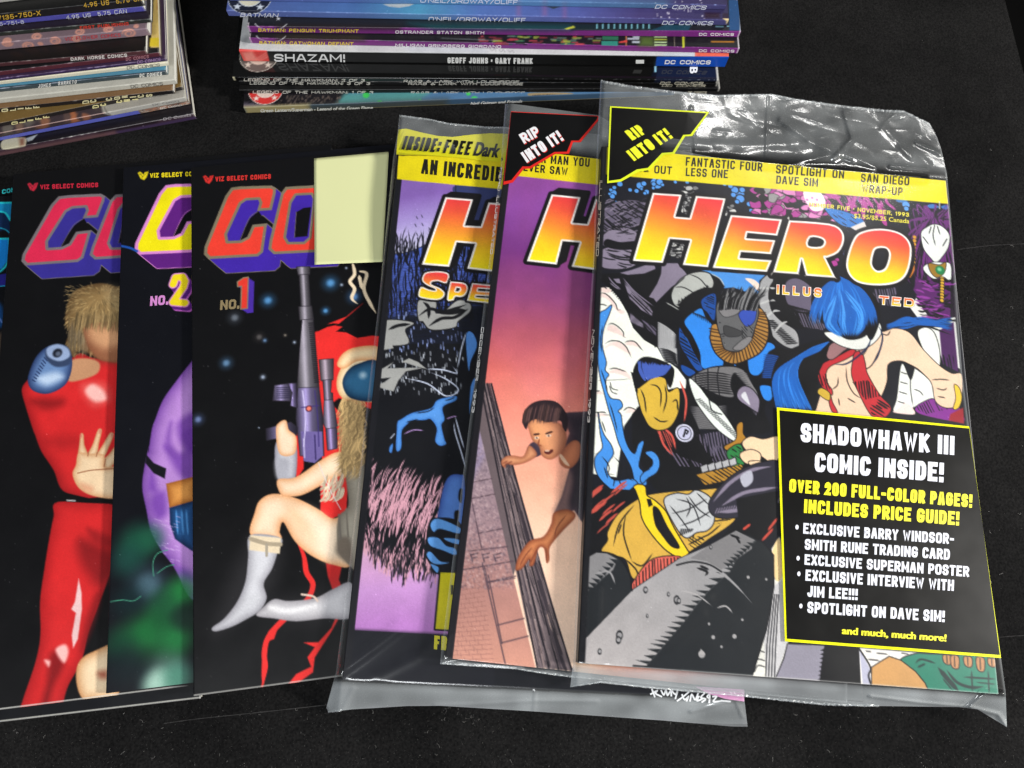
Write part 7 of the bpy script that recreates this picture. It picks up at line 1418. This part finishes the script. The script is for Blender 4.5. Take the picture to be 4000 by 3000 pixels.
T = Lettering(); T.sign('INSIDE:', G_((492, 302))[0], G_((762, 325))[0], (12, -54), (22, 22, 16), bg1.place(-.2), .19, .13, .1); T.sign('FREE', G_((790, 328))[0], G_((980, 344))[0], (12, -54), (22, 22, 16), bg1.place(-.2), .19, .13, .1); T.line('Dark', G_((1010, 346))[0], G_((1190, 362))[0], (12, -54), (22, 22, 16), bg1.place(-.2), .022, shear=.18, strike=1.4); T.line(',', G_((1212, 375))[0], G_((1225, 377))[0], (1, -40), (22, 22, 16), bg1.place(-.24), .02)
T.build('lettering', pn1)

# middle bag
bg2 = Bag(mag2, [(1973, 406), (2001, 405), (2150, 425), (2339, 450), (2520, 560), (3300, 720)],
          [(1720, 2592), (2014, 2612), (2136, 2632), (2241, 2645), (2700, 2690), (3310, 2745)], [(1973, 406), (1962, 560), (1955, 660), (1722, 2560), (1720, 2592)],
          [(3300, 720), (3310, 2745)], (3, 5, 4, 4), 'clear bag round the sunset magazine with a red edged black corner print', milk=(.003, .09, .22), wr=(.09, .5, .3), flat=.5, seed=31,
          ridges=[([(1735, 2560), (1760, 2480)], .6, 7), ([(1722, 2590), (1800, 2575), (2050, 2596)], .4, 7)])
bg2.torn('bottom', 0, .40, 260, 4, 4, milk=.42, zz=.9)
pn2 = bg2.panel([(G_((1283, 28), (1912, 60), (1912, 95), (1784, 250), (1730, 250), (1700, 332), (1604, 334), (1424, 440), (1376, 442), (1296, 540), (1228, 556)), (206, 40, 34)),
           (G_((1285, 32), (1908, 64), (1902, 84), (1772, 238), (1718, 238), (1686, 318), (1596, 320), (1418, 424), (1366, 424), (1286, 522), (1234, 532)), (14, 13, 15))], dz=.26)
T = Lettering()
for dx, dy, c_ in ((5, 5, (206, 44, 36)), (0, 0, (222, 222, 226))):
    f = lambda x, y: G_((x + dx, y + dy))[0]
    T.key = 1; T.sign('RIP', f(1378, 262), f(1500, 196), (-22, -36), c_, bg2.place(.36), .24, .11, lift=.03 if dx else .09)
    T.sign('INTO IT!', f(1398, 398), f(1665, 232), (-26, -38), c_, bg2.place(.36), .24, .11, lift=.03 if dx else .09)
T.build('lettering', pn2)

# top bag
bg3 = Bag(mag3, [(2346, 315), (2454, 335), (2623, 358), (2799, 373), (3015, 369), (3107, 388), (3299, 415), (3453, 431), (3530, 434), (3633, 484)],
          [(2228, 2682), (2346, 2665), (2525, 2685), (2932, 2722), (3217, 2752), (3372, 2757), (3746, 2762), (3819, 2771), (3933, 2840)],
          [(2346, 315), (2332, 560), (2318, 1000), (2268, 1740), (2242, 2560), (2228, 2682)],
          [(3633, 484), (3660, 535), (3676, 580), (3699, 680), (3722, 942), (3758, 1456), (3785, 1667), (3840, 2079), (3909, 2563), (3928, 2700), (3933, 2840)], (4.0, 14, 5, 16),
          'torn open clear bag round the topmost magazine with black and yellow prints', milk=(.002, .08, .21), wr=(.09, 1.25, .45), flat=.22, seed=53, nu=290, nv=420,
          ridges=[([(2560, 602), (2850, 622), (3150, 656), (3600, 694)], .9, 15), ([(3080, 640), (3300, 600), (3420, 650)], .9, 16), ([(2600, 560), (2900, 570), (3150, 560)], .8, 20), ([(3050, 470), (3180, 560), (3330, 620)], 1.2, 14), ([(3450, 500), (3560, 610)], .9, 16), ([(3300, 440), (3330, 540), (3260, 620)], 1.0, 12), ([(3480, 650), (3620, 660)], .9, 10), ([(3580, 560), (3670, 600)], .8, 8), ([(2700, 420), (2720, 620)], .35, 5), ([(3000, 380), (2990, 650)], .35, 5),
                  ([(3790, 2760), (3860, 2700), (3920, 2710)], 1.3, 9), ([(3800, 2765), (3900, 2790), (3930, 2835)], 1.2, 9), ([(3400, 2720), (3600, 2745), (3790, 2762)], .8, 7), ([(2282, 2590), (2420, 2450), (2560, 2340)], .9, 30), ([(2400, 2590), (2620, 2420), (2760, 2330)], .7, 34), ([(2560, 2560), (2740, 2400)], .5, 28), ([(2340, 2300), (2330, 2560)], .6, 20)])
bg3.torn('top', 0, 1, 520, 6, 5, milk=.34, zz=.8); bg3.torn('bottom', 0, .7, 420, 4, 5, milk=.34)
LIME = (226, 228, 24)
pn3 = bg3.panel([(Q_((108, 214), (612, 244), (526, 366), (490, 368), (436, 456), (382, 461), (308, 538), (252, 548), (164, 598), (93, 606)), (210, 222, 40)),
           (Q_((116, 221), (598, 250), (516, 358), (480, 360), (426, 448), (372, 452), (300, 528), (244, 536), (160, 586), (101, 594)), (13, 12, 13))], dz=.26)
T = Lettering(); pl = bg3.place(.36)
T.sign('RIP', R_((812, 256))[0], R_((1012, 152))[0], (-32, -36), (222, 226, 40), pl, .24, .11); T.sign('INTO IT!', R_((838, 552))[0], R_((1400, 210))[0], (-33, -38), (222, 226, 40), pl, .24, .11)
T.build('lettering', pn3)
pn4 = bg3.panel([(N_((186, 126), (1225, 229), (1300, 780), (1397, 1480), (230, 1390)), (228, 230, 22)), (N_((200, 142), (1225, 240), (1300, 780), (1391, 1464), (240, 1376)), (12, 12, 13))], dz=.26)
WH = (224, 226, 238); YL = (236, 230, 30); T = Lettering()
for s_, p0, p1, up, c_, w_ in (('SHADOWHAWK III', (314, 312), (1144, 384), (2, -103), WH, .045), ('COMIC INSIDE!', (390, 473), (1086, 530), (3, -104), WH, .046), ('OVER 200 FULL-COLOR PAGES!', (252, 583), (1240, 668), (3, -71), YL, .045), ('INCLUDES PRICE GUIDE!', (332, 696), (1170, 764), (3, -74), YL, .045),
        ('EXCLUSIVE BARRY WINDSOR-', (328, 808), (1142, 866), (2, -58), WH, .042), ('SMITH RUNE TRADING CARD', (336, 894), (1120, 950), (2, -58), WH, .042), ('EXCLUSIVE SUPERMAN POSTER', (335, 976), (1224, 1042), (2, -57), WH, .042), ('EXCLUSIVE INTERVIEW WITH', (340, 1062), (1142, 1118), (2, -60), WH, .042), ('JIM LEE!!!', (350, 1149), (622, 1167), (2, -60), WH, .042), ('SPOTLIGHT ON DAVE SIM!', (350, 1236), (1092, 1286), (2, -61), WH, .042), ('and much, much more!', (538, 1350), (1100, 1391), (2, -38), YL, .04)):
    up_ = np.array(up) * .7232
    if s_[0] == 'a': T.line(s_, N_(p0)[0], N_(p1)[0], up_, c_, pl, .015, strike=1.4)
    else: T.sign(s_, N_(p0)[0], N_(p1)[0], up_, c_, pl, .235 if up[1] < -65 else .215, .085)
for x, y in ((295, 773), (301, 941), (305, 1025), (316, 1199)):
    T.shape(N_(*[(x + 9 * math.cos(a), y + 13 * math.sin(a)) for a in np.linspace(0, 6.28, 13)[:-1]]), WH, pl)
T.build('lettering', pn4)

# ------------------------------------------------------------------ lint on the felt
V, F_ = [], []
def speck(x, y, r):
    n = len(V); a0 = rng.uniform(0, 6.28); z = rng.uniform(.03, .12)
    for k in range(4): a = a0 + k * 1.571 + rng.normal(0, .3); V.append((x + r * rng.uniform(.4, 1.3) * math.cos(a), y + r * rng.uniform(.4, 1.3) * math.sin(a), z + rng.uniform(0, r * .7)))
    F_.append((n, n + 1, n + 2, n + 3))
def fibre(x, y, l, w):
    a = rng.uniform(0, 6.28); k = rng.normal(0, .5); n = len(V); m = 7
    for i in range(m):
        V.append((x, y, .1 + .25 * math.sin(i / (m - 1) * 3.14))); V.append((x - w * math.sin(a), y + w * math.cos(a), .1 + .25 * math.sin(i / (m - 1) * 3.14)))
        x += l / m * math.cos(a); y += l / m * math.sin(a); a += k
    for i in range(m - 1): F_.append((n + 2 * i, n + 2 * i + 2, n + 2 * i + 3, n + 2 * i + 1))
for _ in range(3600): p = P(rng.uniform(-50, 4050), 3060 - 420 * rng.random() ** 1.6, 0); speck(p[0], p[1], rng.choice([.05, .07, .09, .14], p=[.5, .3, .15, .05]))
for _ in range(700): p = P(rng.uniform(2900, 4050), rng.uniform(0, 2800), 0); speck(p[0], p[1], rng.choice([.05, .08, .14], p=[.6, .33, .07]))
for _ in range(160): p = P(rng.uniform(0, 1600), rng.uniform(450, 720), 0); speck(p[0], p[1], rng.choice([.05, .08, .15], p=[.6, .33, .07]))
for _ in range(46): p = P(rng.uniform(0, 4000), rng.uniform(2760, 3000), 0); fibre(p[0], p[1], rng.uniform(.8, 2.6), .06)
for _ in range(30): p = P(rng.uniform(3650, 4000), rng.uniform(500, 2700), 0); fibre(p[0], p[1], rng.uniform(.8, 3.0), .06)
for x, y in ((1740, 2775), (1830, 2800), (1860, 2815)): 
    for _ in range(14): p = P(x + rng.normal(0, 22), y + rng.normal(0, 10), 0); speck(p[0], p[1], .11)
lint = mesh_obj('lint', V, F_, M_LINT, sm=False, base=(0, 0, 0)); lint['kind'] = 'stuff'
